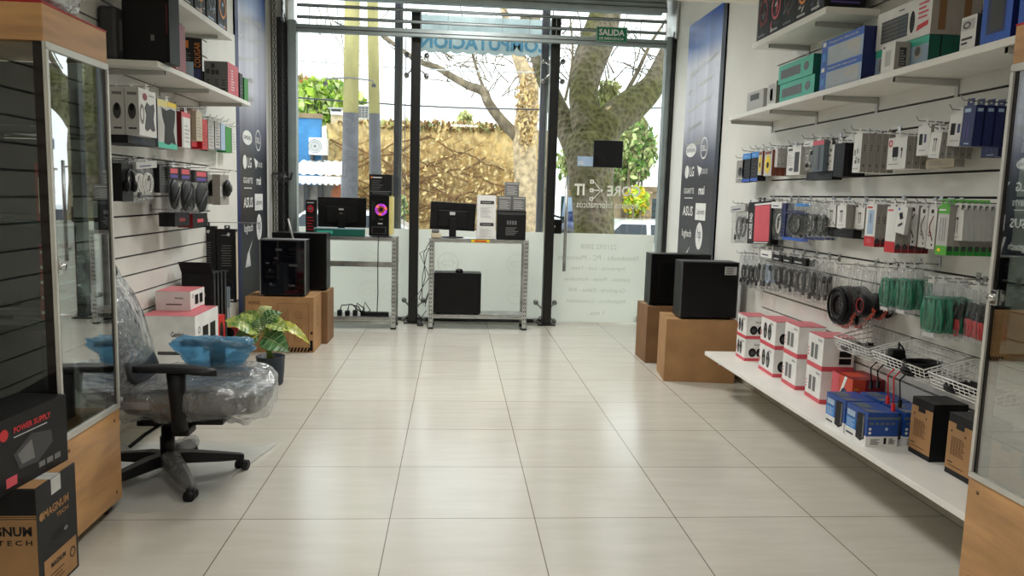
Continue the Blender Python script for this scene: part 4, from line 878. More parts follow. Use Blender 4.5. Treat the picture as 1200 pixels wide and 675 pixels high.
# left rack goods
monitor('black monitor seen from behind on the left rack', (-.265, 4.585, .9055), 0, .47, .295)
m = MB(); m.box(-.24, .24, -.035, .035, 0, .075, 'dark_teal', .003); F = boxframes(.48, .07, .075); m.rect(F['f'], 0, .066, .48, .0755, 'pale_blue'); m.rect(F['f'], .03, .02, .18, .05, 'teal')
tag(m.build('keyboard_box', loc=(-.265, 4.43, .9055)), 'long flat teal box lying in front of the left monitor', 'box')
def pr(m, F, w, d, h):
    f = F['f']; m.disc(f, w*.5, h*.74, w*.33, 'red', hole=.55, rv=.035); m.disc(f, w*.5, h*.745, w*.18, 'mid_grey', rv=.012)
    m.rect(f, w*.15, h*.90, w*.85, h*.93, 'light_grey')
    for i in range(5): m.rect(f, w*.15, h*(.14+.085*i), w*(.85-.1*(i % 3)), h*(.165+.085*i), 'red')
tag(simple_box('headset_box', .095, .1, .34, 'black_card', pr).build('headset_box', loc=(-.555, 4.55, .9055)), 'tall black box with red prints at the left end of the left rack', 'box')
t = thing('computer_case', 'slim black computer case with a lit round fan on the left rack', 'computer case', (.115, 4.52, .9055))
w, d, h = .19, .26, .40; m = MB(); m.box(-w/2, w/2, -d/2+.006, d/2, .01, h, 'case_black', .004); m.box(w/2, w/2+.03, -d/2+.03, d/2, .02, h-.01, 'pale_yellow'); part(m, 'housing', t)
m = MB(); m.box(-w/2, w/2, -d/2-.004, -d/2+.006, .012, h, 'case_face', .004); F = frame((-w/2, -d/2-.0045, 0), (1, 0, 0), (0, 0, 1)); m.rect(F, .03, h*.42, .034, h*.86, 'dark_grey'); m.rect(F, .05, h*.42, .054, h*.86, 'dark_grey'); m.rect(F, .085, h*.31, .13, h*.34, 'light_grey'); m.rect(F, .10, h*.42, .135, h*.435, 'mid_grey'); part(m, 'front_panel', t)
m = MB(); m.X = frame((.02, -d/2-.005, h*.66), (1, 0, 0), (0, 0, 1)); I = Matrix(); m.disc(I, 0, 0, .058, 'fan_violet', hole=.62, n=28, o=.001); m.disc(I, 0, 0, .034, 'black', n=20, o=.002)
for i in range(9): a = 2*pi*i/9; m.poly(I, [(.016*cos(a), .016*sin(a)), (.036*cos(a+.2), .036*sin(a+.2)), (.036*cos(a+.55), .036*sin(a+.55))], 'fan_orange', o=.003)
for i in range(3): a = 2*pi*i/3; m.poly(I, [(.058*cos(a+q), .058*sin(a+q)) for q in (0, .2, .4, .6)]+[(.038*cos(a+q), .038*sin(a+q)) for q in (.6, .4, .2, 0)], 'fan_orange', o=.0015)
part(m, 'lit_fan', t)
m = MB(); m.box(-.07, .07, -d/2-.008, -d/2-.003, .03, .10, 'dark_grey', .004); m.box(-.06, .06, -d/2-.0095, -d/2-.0078, .037, .093, 'case_face'); part(m, 'disc_cover', t)
def pr(m, F, w, d, h):
    f = F['f']; m.rect(f, .03, h*.82, .12, h*.88, 'light_grey'); m.rect(f, .015, h*.80, .026, h*.9, 'orange')
    for i in range(5): m.rect(f, .02, h*(.28+.1*i), w*(.45+.08*(i % 3)), h*(.30+.1*i), 'mid_grey')
    m.rect(f, .01, h*.17, w-.01, h*.2, 'mid_grey'); m.rect(f, .03, .01, w-.03, h*.14, 'dark_grey')
tag(simple_box('power_supply_box', .215, .2, .20, 'black_card', pr).build('power_supply_box', loc=(.125, 4.52, 1.3065)), 'black box resting on top of the slim case with the lit fan', 'box')
# power strip with plugs and cords, on the low tray
t = thing('power_strip', 'black power strip with plugs on the low tray of the left rack', 'power strip', (-.03, 4.46, .1205))
m = MB(); m.box(-.02, .24, -.03, .03, 0, .04, 'black_plastic', .006); part(m, 'socket_bar', t)
for i in range(4): m = MB(); m.box(-.26+.075*i, -.215+.075*i, -.03, .03, 0, .055-.006*(i % 2), 'black_plastic', .008); m.tube([(-.235+.075*i, 0, .05), (-.22+.075*i, 0, .10+.012*i), (-.12+.06*i, .01, .11-.02*i), (-.02, .01, .02)], .006, 'black', 6); part(m, 'plug', t)
m = MB(); m.tube([(.155, -.20, .80), (.152, -.205, .70), (.15, -.2, .5), (.152, -.2, .25), (.14, -.14, .06), (.14, -.03, .03)], .0045, 'black', 6); part(m, 'supply_cord', t)
# middle rack goods
monitor('black monitor seen from behind on the middle rack', (.822, 4.58, .9055), R(4), .45, .275, 0, False, 2)
m = MB(); m.box(-.05, .05, -.03, .03, 0, .05, 'beige', .008); m.box(-.045, .03, -.032, .02, .05, .085, 'mid_grey', .012); tag(m.build('desk_speaker', loc=(.665, 4.475, .9055)), 'small grey and beige device at the left end of the middle rack', 'speaker')
def pr(m, F, w, d, h):
    f = F['f']
    for b in (.30, .80): m.rect(f, .03, h*b, w-.02, h*(b+.075), 'dark_grey'); m.rect(f, .05, h*(b+.03), w-.05, h*(b+.04), 'light_grey', o=.0012)
    for i in range(9): m.rect(f, .03, h*(.05+.022*i), w-.03-.02*(i % 3), h*(.058+.022*i), 'light_grey'); m.rect(f, .03, h*(.50+.027*i), w-.04-.015*(i % 4), h*(.509+.027*i), 'light_grey')
tag(simple_box('printer_box', .185, .15, .43, 'white_card', pr).build('printer_box', loc=(1.155, 4.54, .9055)), 'tall white printed box beside the monitor on the middle rack', 'box')
def pr(m, F, w, d, h):
    f = F['f']; m.rect(f, .006, h*.86, w-.006, h*.95, 'dark_grey'); stripes_(m, f, w, h)
    for i in range(5): m.rect(f, w*.3, h*(.16+.06*i), w*(.62+.06*(i % 3)), h*(.185+.06*i), 'mid_grey')
tag(simple_box('power_supply_box', .285, .17, .285, 'black_card', pr).build('power_supply_box', loc=(1.405, 4.55, .9055)), 'black box carrying three small grey boxes on the middle rack', 'box')
def pr(m, F, w, d, h):
    f = F['f']; m.rect(f, .01, h*.86, w-.01, h*.92, 'light_grey')
    for i in range(6): m.rect(f, .015, h*(.14+.105*i), w-.02-.02*(i % 2), h*(.18+.105*i), 'light_grey')
g = simple_box('adapter_box', .135, .12, .14, 'mid_grey', pr).mesh('adapter_box')
for xx, zz, lab in ((1.335, 1.191, 'left small grey box of the pair on the black box'), (1.475, 1.191, 'right small grey box of the pair on the black box'), (1.405, 1.3315, 'single small grey box topping the pile on the middle rack')):
    o = bpy.data.objects.new('adapter_box', g); COL.objects.link(o); o.location = (xx, 4.55, zz); tag(o, lab, 'box', 'small grey boxes on the middle rack')
# loose cords hanging at the left of the middle rack
m = MB()
for k, (dx, q) in enumerate(((0, 0), (.03, .5), (-.04, 1))):
    m.tube([(.60+.02*k, 4.60, .86-.02*k), (.54+dx, 4.62, .74), (.56-dx, 4.62, .50), (.50+dx, 4.62, .28), (.56, 4.62, .2+.03*k), (.6, 4.62, .36)], .004, 'dark_grey', 5)
tag(m.build('cord_bundle'), 'thin dark cords hanging down at the left side of the middle rack', 'cord')
m = MB(); m.lathe([(.03, 0), (.035, .015), (.02, .035), (.008, .05)], 'dark_grey', 14); m.tube([(0, 0, .05), (.02, 0, .1), (.06, 0, .16)], .004, 'dark_grey', 5)
tag(m.build('cord_plug', loc=(.515, 4.62, 0)), 'dark plug with its cord on the floor beside the middle rack', 'plug')

# -------------------------------------------------------------- big boxes front left
def pr(m, F, w, d, h):
    r = F['r']; f = F['f']
    m.text(r, 'MAGNUM', d*.16, h*.70, h*.075, 'kraft', w=d*.62, bold=.03, rot=R(0)); m.text(r, 'TECH', d*.46, h*.63, h*.04, 'kraft', w=d*.3, bold=.02); m.disc(r, d*.11, h*.735, .014, 'kraft')
    m.disc(r, d*.55, h*.47, d*.2, 'black', rv=h*.042, n=20); m.disc(r, d*.68, h*.475, d*.05, 'mid_grey', rv=h*.02, o=.0016)
    m.rect(r, d*.12, .01, d*.94, h*.33, 'kraft'); m.text(r, 'MAGNUM', d*.28, h*.22, h*.05, 'black_card', w=d*.36, bold=.03); m.disc(r, d*.83, h*.2, .018, 'black_card', hole=.75, o=.0018)
    for i in range(4): m.rect(r, d*.2, h*(.05+.035*i), d*(.55+.05*(i % 2)), h*(.062+.035*i), 'kraft_print', o=.0016)
    m.rect(f, 0, 0, w, h*.78, 'kraft', o=.0006); m.rect(f, 0, h*.745, w, h*.752, 'black_card'); m.rect(f, 0, h*.765, w, h*.77, 'black_card')
    m.text(f, 'MAGNUM', w-.19, h*.60, h*.085, 'black_card', w=.175, bold=.03); m.text(f, 'T E C H', w-.12, h*.52, h*.045, 'black_card', w=.105, bold=.02)
    m.rect(F['t'], .02, .012, w-.006, d-.004, 'kraft', o=.0006); m.rect(F['t'], .02, d*.49, w-.006, d*.5, 'kraft_dark', o=.001)
    m.rect(r, d*.36, h*.86, d*.6, h, 'light_grey', o=.001); m.rect(F['t'], w-.05, d*.36, w, d*.6, 'light_grey', o=.001)
o = simple_box('monitor_carton', .46, .25, .378, 'black_card', pr).build('monitor_carton', loc=(-.68, -.505, 0)); tag(o, 'MAGNUM carton of kraft and black card standing before the left cabinet', 'carton')
def pr(m, F, w, d, h):
    f = F['f']; m.disc(f, w*.50, h*.79, .019, 'red'); m.text(f, 'POWER SUPPLY', w*.57, h*.76, h*.085, 'red', w=w*.29, bold=.03); m.rect(f, w*.57, h*.70, w*.83, h*.715, 'light_grey')
    m.poly(f, [(w*.60, h*.25), (w*.56, h*.48), (w*.70, h*.66), (w*.86, h*.58), (w*.87, h*.40), (w*.74, h*.22)], 'dark_grey'); m.poly(f, [(w*.62, h*.30), (w*.59, h*.46), (w*.70, h*.58), (w*.72, h*.30)], 'mid_grey', o=.0016)
    m.rect(f, w*.50, h*.07, w*.58, h*.20, 'pink_red')
    for i in range(3): m.rect(f, w*(.75+.065*i), h*.12, w*(.80+.065*i), h*.2, 'mid_grey')
o = simple_box('power_supply_box', .62, .17, .235, 'black_card', pr).build('power_supply_box', loc=(-.60, -.655, .3785), rz=R(84)); tag(o, 'black power supply box lying on the MAGNUM carton', 'box')
# ================================================================== office chair in its wrapping
mat('chair_fabric', (52, 54, 58), .8, var=.12, scale=30, bump=.15, bscale=200); mat('chair_leather', (24, 24, 27), .38, var=.1, bump=.1, bscale=120); mat('arm_pad', (14, 14, 16), .5, spec=.3)
blue_film = glassy('blue_bag_film', tint=(170, 216, 242), ior=1.45, rough=.1, white=.34, whitec=(142, 204, 238), bump=1.0, bscale=26, boost=.06)
foam = glassy('foam_sheet', tint=(240, 240, 240), ior=1.3, rough=.35, white=.7, whitec=(236, 238, 236), bump=.4, bscale=20)
leg_wrap = glassy('leg_wrap', ior=1.4, rough=.2, white=.30, whitec=(170, 170, 170), bump=.9, bscale=60, boost=.04)
CHX, CHY = -.45, .455
ch_ = thing('office_chair', 'black office chair still wrapped in clear plastic beside the left cabinet', 'office chair', (CHX, CHY, 0))
def superell(c, r, e, m, mt, n=26, k=14, warp=None):
    def fn(u, v):
        a = 2*pi*u; p = pi*(v-.5); s = lambda q: math.copysign(abs(q)**e, q)
        q = V((r[0]*s(cos(p))*s(cos(a)), r[1]*s(cos(p))*s(sin(a)), r[2]*s(sin(p))))
        if warp: q = warp(q)
        return V(c)+q
    m.grid(fn, n, k, mt)
def wrinkle(q, amp, f, sd):
    return amp*noise.noise(V((q.x*f+sd, q.y*f, q.z*f)))+.5*amp*noise.noise(V((q.x*f*2.7, q.y*f*2.7+sd, q.z*f*2.7)))
SX, SZ = .16, .395       # seat centre relative to the column
seatwarp = lambda q: V((q.x, q.y, q.z-.9*max(0, q.x-.16)**2-.06*max(0, -q.x-.1)+.12*abs(q.y)**2*4))
m = MB(); superell((SX, 0, SZ), (.29, .265, .062), .45, m, 'chair_leather', warp=seatwarp); part(m, 'seat_cushion', ch_)
m = MB(); m.box(SX-.2, SX+.15, -.2, .2, .312, .335, 'black_plastic', .008); m.box(-.1, .12, -.09, .09, .27, .312, 'black_plastic', .01); m.tube([(.02, -.09, .29), (-.02, -.2, .27), (-.06, -.26, .235)], .008, 'black_plastic'); part(m, 'seat_mechanism', ch_)
# side bolster badge plate
m = MB(); m.box(SX-.27, SX-.13, -.272, -.262, .40, .432, 'mid_grey', .004); part(m, 'recline_cover', ch_)
# backrest, leaning back over -X
Bk = Matrix.Translation((-.14, 0, .42)) @ Matrix.Rotation(-R(21), 4, 'Y') @ Matrix.Scale(.78, 4, (0, 0, 1))
def backwarp(q): return V((q.x+.10*q.z*q.z-.9*q.y*q.y*.6+.05*cos(q.z*9)*.3, q.y*(1-.18*max(0, q.z)), q.z))
m = MB(); m.X = Bk; superell((0, 0, .40), (.065, .245, .41), .5, m, 'chair_leather', warp=backwarp); part(m, 'backrest', ch_)
m = MB(); m.X = Bk; superell((.055, 0, .12), (.04, .17, .10), .6, m, 'chair_leather'); part(m, 'lumbar_cushion', ch_)
m = MB(); m.X = Bk; superell((.06, 0, .70), (.04, .14, .07), .6, m, 'chair_leather'); part(m, 'head_cushion', ch_)
m = MB(); m.X = Bk
def bw(u, v):
    a = 2*pi*u; p = pi*(v-.5); s = lambda q: math.copysign(abs(q)**.5, q)
    q = backwarp(V((.095*s(cos(p))*s(cos(a)), .265*s(cos(p))*s(sin(a)), .425*s(sin(p))))); n = q.normalized()
    return V((0, 0, .40))+q+n*(wrinkle(q, .024, 9, 2.0)+.012)
m.grid(bw, 60, 40, 'clear_wrap'); part(m, 'clear_back_cover', ch_, 'wrinkled clear plastic cover over the backrest')
m = MB()
def sw(u, v):
    a = 2*pi*u; p = pi*(v-.5); s = lambda q: math.copysign(abs(q)**.45, q)
    q = seatwarp(V((.305*s(cos(p))*s(cos(a)), .285*s(cos(p))*s(sin(a)), .075*s(sin(p))))); n = q.normalized()
    d = wrinkle(q, .020, 12, 5.0)+.006
    q = q+V((n.x*d, n.y*d, d*.8 if q.z > -.02 else -abs(d)))
    if q.z < -.05: q.z -= .02*abs(noise.noise(V((q.x*14, q.y*14, 1))))
    return V((SX, 0, SZ))+q
m.grid(sw, 80, 26, 'clear_wrap'); part(m, 'clear_seat_cover', ch_, 'wrinkled clear plastic cover over the seat')
for sy in (-1, 1):
    y0 = sy*.275; a = MB()
    prof = [(-.175, -.004), (-.15, .012), (.06, .012), (.155, .0), (.165, -.012), (.12, -.02), (-.14, -.022)]
    def pad(u, v, y0=y0): pass
    zt = .575
    n = 12; vs = []; fs = []
    for i in range(n+1):
        q = -.17+.34*i/n; hw = .042*(1-abs((i/n-.5)*2)**5)+.006; zz = zt+.010*sin(pi*i/n)-.012*(i/n)
        for cy_, cz in ((-1, -.6), (-1, .4), (-.6, 1), (.6, 1), (1, .4), (1, -.6), (.6, -1), (-.6, -1)): vs.append((.14+q, y0+hw*cy_, zz+.014*cz))
    for i in range(n):
        for j in range(8): fs.append((i*8+j, i*8+(j+1) % 8, (i+1)*8+(j+1) % 8, (i+1)*8+j))
    fs.append(tuple(range(8))[::-1]); fs.append(tuple(range(n*8, n*8+8)))
    a.add(vs, [f[::-1] for f in fs], 'arm_pad', True); ar = part(a, 'armrest_pad', ch_)
    b = MB()
    for (z0, z1, w0, w1) in ((.34, .562, .030, .038),):
        for i in range(8):
            pass
    b.tube([(.155, y0, .315), (.15, y0, .40), (.148, y0, .47), (.146, y0, .562)], [.034, .030, .034, .040], 'arm_pad', 10); b.box(.12, .19, min(y0, y0-sy*.10), max(y0, y0-sy*.10), .285, .318, 'arm_pad', .008); part(b, 'armrest_post', ch_)
m = MB()
def bagf(u, v):
    a = 2*pi*u; q = V((.20*cos(a), .085*sin(a), 0)); t_ = v
    prof = [(0.05, .604), (.80, .602), (1.0, .596), (1.05, .572), (.98, .548), (.80, .52), (.72, .49), (.62, .468), (.4, .460)]
    f_ = t_*(len(prof)-1); i = min(int(f_), len(prof)-2); k_ = f_-i; sc = mixm(prof[i][0], prof[i+1][0], k_); z_ = mixm(prof[i][1], prof[i+1][1], k_)
    p_ = V((.13+q.x*sc, .275+q.y*sc, z_)); d = wrinkle(p_, .034, 17, 9.0); return p_+V((cos(a)*d, sin(a)*d*.7, d*.5))
m.grid(bagf, 60, 28, 'blue_bag_film'); part(m, 'blue_arm_bag', ch_, 'blue plastic bag wrapped round the far armrest')
m = MB(); m.lathe([(.032, .10), (.032, .20), (.026, .2), (.026, .285)], 'black_plastic', 18); part(m, 'gas_column', ch_)
for k, adeg in enumerate((18, -56, 90, 162, 234)):
    a = R(adeg); L = .315; d = V((cos(a), sin(a), 0)); nn = V((-sin(a), cos(a), 0)); vs = []; fs = []
    for i, (r_, w_, zt, zb) in enumerate(((.01, .036, .125, .075), (.10, .034, .12, .072), (.22, .027, .10, .062), (L, .020, .083, .058), (L+.015, .012, .078, .06))):
        for (sgn, zz) in ((-1, zb), (1, zb), (.7, zt), (-.7, zt)): p_ = d*r_+nn*w_*sgn; vs.append((p_.x, p_.y, zz))
    for i in range(4):
        for j in range(4): fs.append((i*4+j, i*4+(j+1) % 4, (i+1)*4+(j+1) % 4, (i+1)*4+j))
    fs += [(3, 2, 1, 0), (16, 17, 18, 19)]
    m = MB(); m.add(vs, fs, 'black_plastic'); lg = part(m, 'base_leg', ch_)
    if adeg in (-56, 90):
        m = MB(); m.tube([(d.x*q, d.y*q, zz) for q, zz in [(.05+.028*i, .097-.0035*i+.004*(i % 2)) for i in range(11)]], [(.050-.0016*i)*(1+.14*noise.noise(V((i*1.7, k, 0)))) for i in range(11)], 'leg_wrap', 14); part(m, 'leg_wrapping', lg, 'grey foam wrapping round a base leg')
    m = MB(); cx_, cy_ = d.x*L, d.y*L; q = a+.9; w1 = V((-sin(q), cos(q), 0))
    for s in (-1, 1): c = V((cx_+cos(q)*.012, cy_+sin(q)*.012, .025))+w1*.016*s; m.tube([c-w1*.010, c+w1*.010], .025, 'black_plastic', 18)
    m.cyl((cx_, cy_, .03), (cx_, cy_, .064), .008, 'black_plastic'); m.ell((cx_+cos(q)*.008, cy_+sin(q)*.008, .034), (.02, .02, .022), 'black_plastic', 12, 8); part(m, 'caster', lg)
m = MB(); pts = [(-.56, .08), (-.42, .06), (-.30, .085), (-.205, .2), (-.16, .45), (-.10, .72), (-.06, .93), (-.13, .9), (-.3, .93), (-.6, .98), (-.86, .92), (-.9, .5), (-.72, .2)]
c0 = V((-.48, .5, 0))
def sheet(u, v):
    n = len(pts); f_ = u*n; i = int(f_) % n; k_ = f_-int(f_); p_ = V((mixm(pts[i][0], pts[(i+1) % n][0], k_), mixm(pts[i][1], pts[(i+1) % n][1], k_), 0)); q = c0+(p_-c0)*v
    q.z = .0012+.008*max(0, noise.noise(V((q.x*9, q.y*9, 4))))*(v**2)+(.012*v**6 if .3 < u < .5 else 0); return q
m.grid(sheet, 78, 12, 'foam_sheet'); tag(m.build('foam_sheet'), 'white plastic foam sheet spread on the floor under the chair', 'plastic sheet')

# ================================================================== potted plant
def leafmat(name, edge, mid):
    mm = bpy.data.materials.new(name); mm.use_nodes = True; N = mm.node_tree.nodes; L = mm.node_tree.links; b = N['Principled BSDF']; b.inputs['Roughness'].default_value = .35
    uv = N.new('ShaderNodeTexCoord'); n = N.new('ShaderNodeTexNoise'); n.inputs['Scale'].default_value = 22; n.inputs['Detail'].default_value = 5; L.new(uv.outputs['Object'], n.inputs['Vector'])
    r = N.new('ShaderNodeValToRGB'); r.color_ramp.elements[0].position = .38; r.color_ramp.elements[0].color = rgb(edge); r.color_ramp.elements[1].position = .66; r.color_ramp.elements[1].color = rgb(mid); L.new(n.outputs['Fac'], r.inputs[0]); L.new(r.outputs[0], b.inputs['Base Color'])
    MATS[name] = mm
leafmat('leaf_dark', (40, 92, 44), (96, 140, 84)); leafmat('leaf_variegated', (70, 118, 44), (196, 206, 110)); leafmat('leaf_yellow', (150, 164, 50), (206, 196, 92)); mat('leaf_rib', (190, 204, 150), .5); mat('leaf_stem', (126, 152, 70), .5, var=.15); mat('soil', (52, 38, 28), .95, var=.3, bump=.8, bscale=60); mat('pot_blue', (30, 42, 54), .5, var=.05)
PL = thing('potted_plant', 'dieffenbachia like leafy plant in a dark blue pot by the chair', 'potted plant', (-.40, 2.20, 0))
m = MB(); m.lathe([(.070, 0), (.082, .01), (.090, .10), (.094, .185), (.098, .19), (.098, .198), (.090, .198), (.087, .17)], 'pot_blue', 28); part(m, 'pot', PL)
m = MB(); m.lathe([(.086, .168), (.05, .174), (.001, .176)], 'soil', 20); part(m, 'soil', PL)
m = MB(); m.tube([(0, 0, .17), (-.01, -.005, .25), (-.02, 0, .33), (-.015, 0, .40)], [.022, .02, .016, .010], 'leaf_stem', 10); part(m, 'stem', PL)
def leaf(base, tip, width, mt, droop=.05, nrm=(0, -.6, 1), fold=.25):
    base, tip = V(base), V(tip); ax = tip-base; L = ax.length; d = ax.normalized(); up = V(nrm).normalized(); side = d.cross(up).normalized(); up = side.cross(d)
    st = V((-.018, 0, .30+.05*random.random())); m = MB()
    m.tube([st, st+(base-st)*.5+V((0, 0, .02)), base], [.006, .005, .004], 'leaf_stem', 6); p_ = part(m, 'leaf_stalk', PL)
    m = MB()
    def fn(u, v):
        s = (u-.5)*2; w = width*(sin(pi*min(1, v**.8))**.8)*(1-.25*v); c = base+d*L*v+up*(-droop*4*(v-.45)**2+droop*.6)
        return c+side*s*w*.5+up*(abs(s)*fold*w*.5+.004*sin(v*40)*abs(s))
    m.grid(fn, 8, 22, mt); 
    rib = [fn(.5, v/10)+up*.0015 for v in range(11)]; m.tube(rib, [.004*(1-.07*i) for i in range(11)], 'leaf_rib', 5)
    for i in range(1, 9):
        for s in (0, 1):
            a_ = fn(.5, i/11); e_ = fn(.05 if s == 0 else .95, min(1, i/11+.11)); m.tube([a_+up*.001, (a_+e_)/2+up*.003, e_+up*.001], .0012, 'leaf_rib' if i % 2 else mt, 4)
    o = part(m, 'leaf', PL); return o
_leaf = leaf
def leaf(b, t, w, *a): return _leaf(b, t, w*1.3, *a)
def pp(x, y, dy=0): q = at('Y', 2.2+dy, x, y); return (q.x+.40, dy, q.z)
random.seed(2)
leaf(pp(304, 388, -.02), pp(265, 374, -.12), .13, 'leaf_variegated', .04, (0, -.75, .7))
leaf(pp(303, 390, -.02), pp(272, 402, -.10), .12, 'leaf_dark', .03, (.2, -.9, .4))
leaf(pp(302, 392, -.05), pp(266, 411, -.12), .085, 'leaf_yellow', .04, (0, -.5, .9))
leaf(pp(309, 378, 0), pp(330, 365, .06), .10, 'leaf_dark', .02, (0, -.6, .8))
leaf(pp(308, 394, -.03), pp(338, 411, -.12), .15, 'leaf_dark', .03, (.1, -.8, .6))
leaf(pp(318, 378, .02), pp(364, 400, -.04), .075, 'leaf_yellow', .05, (0, -.5, .9))
leaf(pp(312, 377, 0), pp(338, 388, -.06), .10, 'leaf_variegated', .03, (.1, -.7, .7))
leaf(pp(305, 380, .05), pp(282, 366, .08), .10, 'leaf_variegated', .03, (0, -.8, .5))
leaf(pp(300, 385, .06), pp(250, 381, .02), .06, 'leaf_yellow', .03, (0, -.5, .9))
leaf(pp(306, 384, -.05), pp(303, 372, -.02), .09, 'leaf_dark', .02, (0, -.9, .4))
leaf(pp(305, 372, .08), pp(318, 358, .14), .08, 'leaf_pale', .03, (0, -.7, .7))
# ================================================================== goods: cartons on the shelves
HALF = pi/2
def put(mb, name, side, ya, yb_, xf, d, z, label, cat='box', group=None, rz=0):
    """stand a box built with front -Y against the right (+1) or left (-1) wall; ya..yb_ is its span along the wall"""
    o = mb.build(name, loc=(xf+side*d/2, (ya+yb_)/2, z), rz=-side*HALF+rz); tag(o, label, cat, group); return o
def stripes(m, F, u0, v0, u1, v1, n, mt, k=.45, o=.0012, seed=1):
    r = random.Random(seed); s = (v1-v0)/n
    for i in range(n): m.rect(F, u0, v0+i*s, u1-(u1-u0)*r.choice((0, .1, .25, .4)), v0+i*s+s*k, mt, o=o)
# --- speaker boxes on the low right shelf
def spk(kind):
    def pr(m, F, w, d, h):
        f = F['f']; r = F['r']
        for q, W in ((f, w), (r, d), (F['l'], d)): m.rect(q, 0, 0, W, h*.13, 'pink_red', o=.0006); m.rect(q, 0, h*.985, W, h, 'pink_red', o=.0006)
        m.rect(F['t'], 0, 0, w, d, 'lid_pink', o=.0006); m.rect(F['t'], w*.1, d*.45, w*.9, d*.455, 'red', o=.001)
        if kind == 'tall':
            for a in (.24, .50): m.rect(f, w*a, h*.27, w*(a+.17), h*.72, 'mid_grey'); m.rect(f, w*a, h*.27, w*(a+.02), h*.72, 'dark_grey', o=.0016)
            m.text(f, 'Genius', w*.66, h*.84, h*.07, 'dark_grey', bold=.01)
            for i in range(3): m.rect(f, w*.04, h*(.3+.1*i), w*.10, h*(.35+.1*i), 'red')
            for a in (.40, .62): m.rect(r, d*.52, h*(a-.20), d*.90, h*(a-.02), 'black')
            m.text(r, 'Genius', d*.45, h*.80, h*.07, 'dark_grey', bold=.01)
        else:
            big = kind == 'big'
            for a in ((.16, .44) if not big else (.22, .52)):
                m.disc(f, w*(a+.10), h*.52, w*.115, 'black', rv=h*.30, n=20); m.disc(f, w*(a+.10), h*.42, w*.07, 'mid_grey', rv=h*.11, o=.0016); m.disc(f, w*(a+.10), h*.66, w*.045, 'mid_grey', rv=h*.07, o=.0016)
            m.text(f, 'Genius', w*.62, h*.82, h*.08, 'dark_grey', bold=.01); m.rect(f, w*.03, h*.3, w*.08, h*.5, 'red')
            for a in (.34, .68): m.disc(r, d*a, h*.38, d*.17, 'black', rv=h*.2, n=18); m.disc(r, d*a, h*.36, d*.09, 'dark_grey', rv=h*.1, o=.0016)
            m.text(r, 'Genius', d*.40, h*.70, h*.09, 'dark_grey', bold=.01)
    return pr
for nm, (ya, yb_), d, (h0, h1), kind, size in (('A', (1.995, 1.815), .15, (.150, .150), 'small', 'small'), ('B', (1.605, 1.355), .15, (.172, .168), 'big', 'wide'), ('C', (1.255, 1.055), .155, (.182, .182), 'tall', 'tall'), ('D', (.955, .765), .17, (.178, .178), 'tall', 'tall')):
    where = {'A': 'at the low shelf end', 'B': 'second stack along the low shelf', 'C': 'third stack along the low shelf', 'D': 'stack next to the orange box'}[nm]
    z = .2855
    for lev, h in (('lower', h0), ('upper', h1)):
        put(simple_box('speaker_box', ya-yb_, d, h, 'white_card', spk(kind)), 'speaker_box', 1, ya, yb_, 2.795, d, z, f'{lev} red and white {size} speaker box, {where}', 'box', 'red and white speaker boxes on the low right shelf', rz=-R(3)); z += h+.0008
# --- orange box and blue boxes
def pr(m, F, w, d, h):
    f = F['f']; r = F['r']; m.rect(f, 0, 0, w*.35, h, 'pink_red'); m.poly(f, [(w*.2, 0), (w*.5, h*.5), (w*.75, h), (w*.62, h), (w*.4, h*.5), (w*.12, 0)], 'white'); m.disc(f, w*.62, h*.4, w*.2, 'navy', rv=h*.3)
    m.rect(F['t'], 0, 0, w, d, 'deep_red', o=.0006); m.rect(F['t'], w*.2, d*.1, w*.7, d*.7, 'orange_red', o=.001); stripes(m, r, d*.05, h*.25, d*.30, h*.85, 5, 'orange'); m.rect(r, d*.4, 0, d, h, 'deep_red'); m.poly(r, [(d*.4, 0), (d*.7, h*.6), (d, h*.2), (d, 0)], 'mid_grey', o=.0014)
put(simple_box('printer_ink_box', .20, .165, .20, 'orange_red', pr), 'peripheral_box', 1, .69, .49, 2.81, .165, .2855, 'orange and red box between the last speaker stack and blue boxes')
def pr(m, F, w, d, h):
    f = F['f']; r = F['r']
    for q, W in ((f, w), (r, d), (F['l'], d), (F['b'], w)): m.rect(q, 0, 0, W, h*.30, 'white_card', o=.0006)
    m.rect(f, w*.04, h*.30, w*.48, h*.62, 'sky_blue', o=.001)
    m.rect(f, w*.06, h*.66, w*.44, h*.84, 'pale_blue', o=.001); stripes(m, f, w*.08, h*.36, w*.42, h*.6, 4, 'pale_blue', o=.0014)
    m.poly(f, [(w*.52, h*.12), (w*.54, h*.88), (w*.86, h*.92), (w*.92, h*.2), (w*.74, h*.08)], 'black_card', o=.0014); m.rect(f, w*.82, h*.2, w*.87, h*.86, 'mid_grey', o=.002); m.rect(f, w*.06, h*.10, w*.40, h*.16, 'dark_grey')
    m.rect(r, 0, h*.80, d, h*.87, 'slate', o=.001)
    for i in range(5): m.rect(r, d*(.08+.17*i), h*.64, d*(.19+.17*i), h*.72, 'slate')
    for v in (.40, .52): m.disc(r, d*.1, h*v, d*.045, 'white_card')
    m.disc(r, d*.62, h*.52, d*.05, 'pale_blue'); stripes(m, r, d*.14, h*.06, d*.42, h*.24, 4, 'dark_grey'); m.rect(r, d*.56, h*.07, d*.64, h*.26, 'black'); stripes(m, r, d*.72, h*.08, d*.92, h*.26, 6, 'black', .55)
    m.rect(F['t'], w*.08, d*.1, w*.55, d*.5, 'slate', o=.001); m.poly(F['t'], [(w*.6, d*.05), (w*.95, d*.05), (w*.95, d*.6)], 'mid_grey', o=.001)
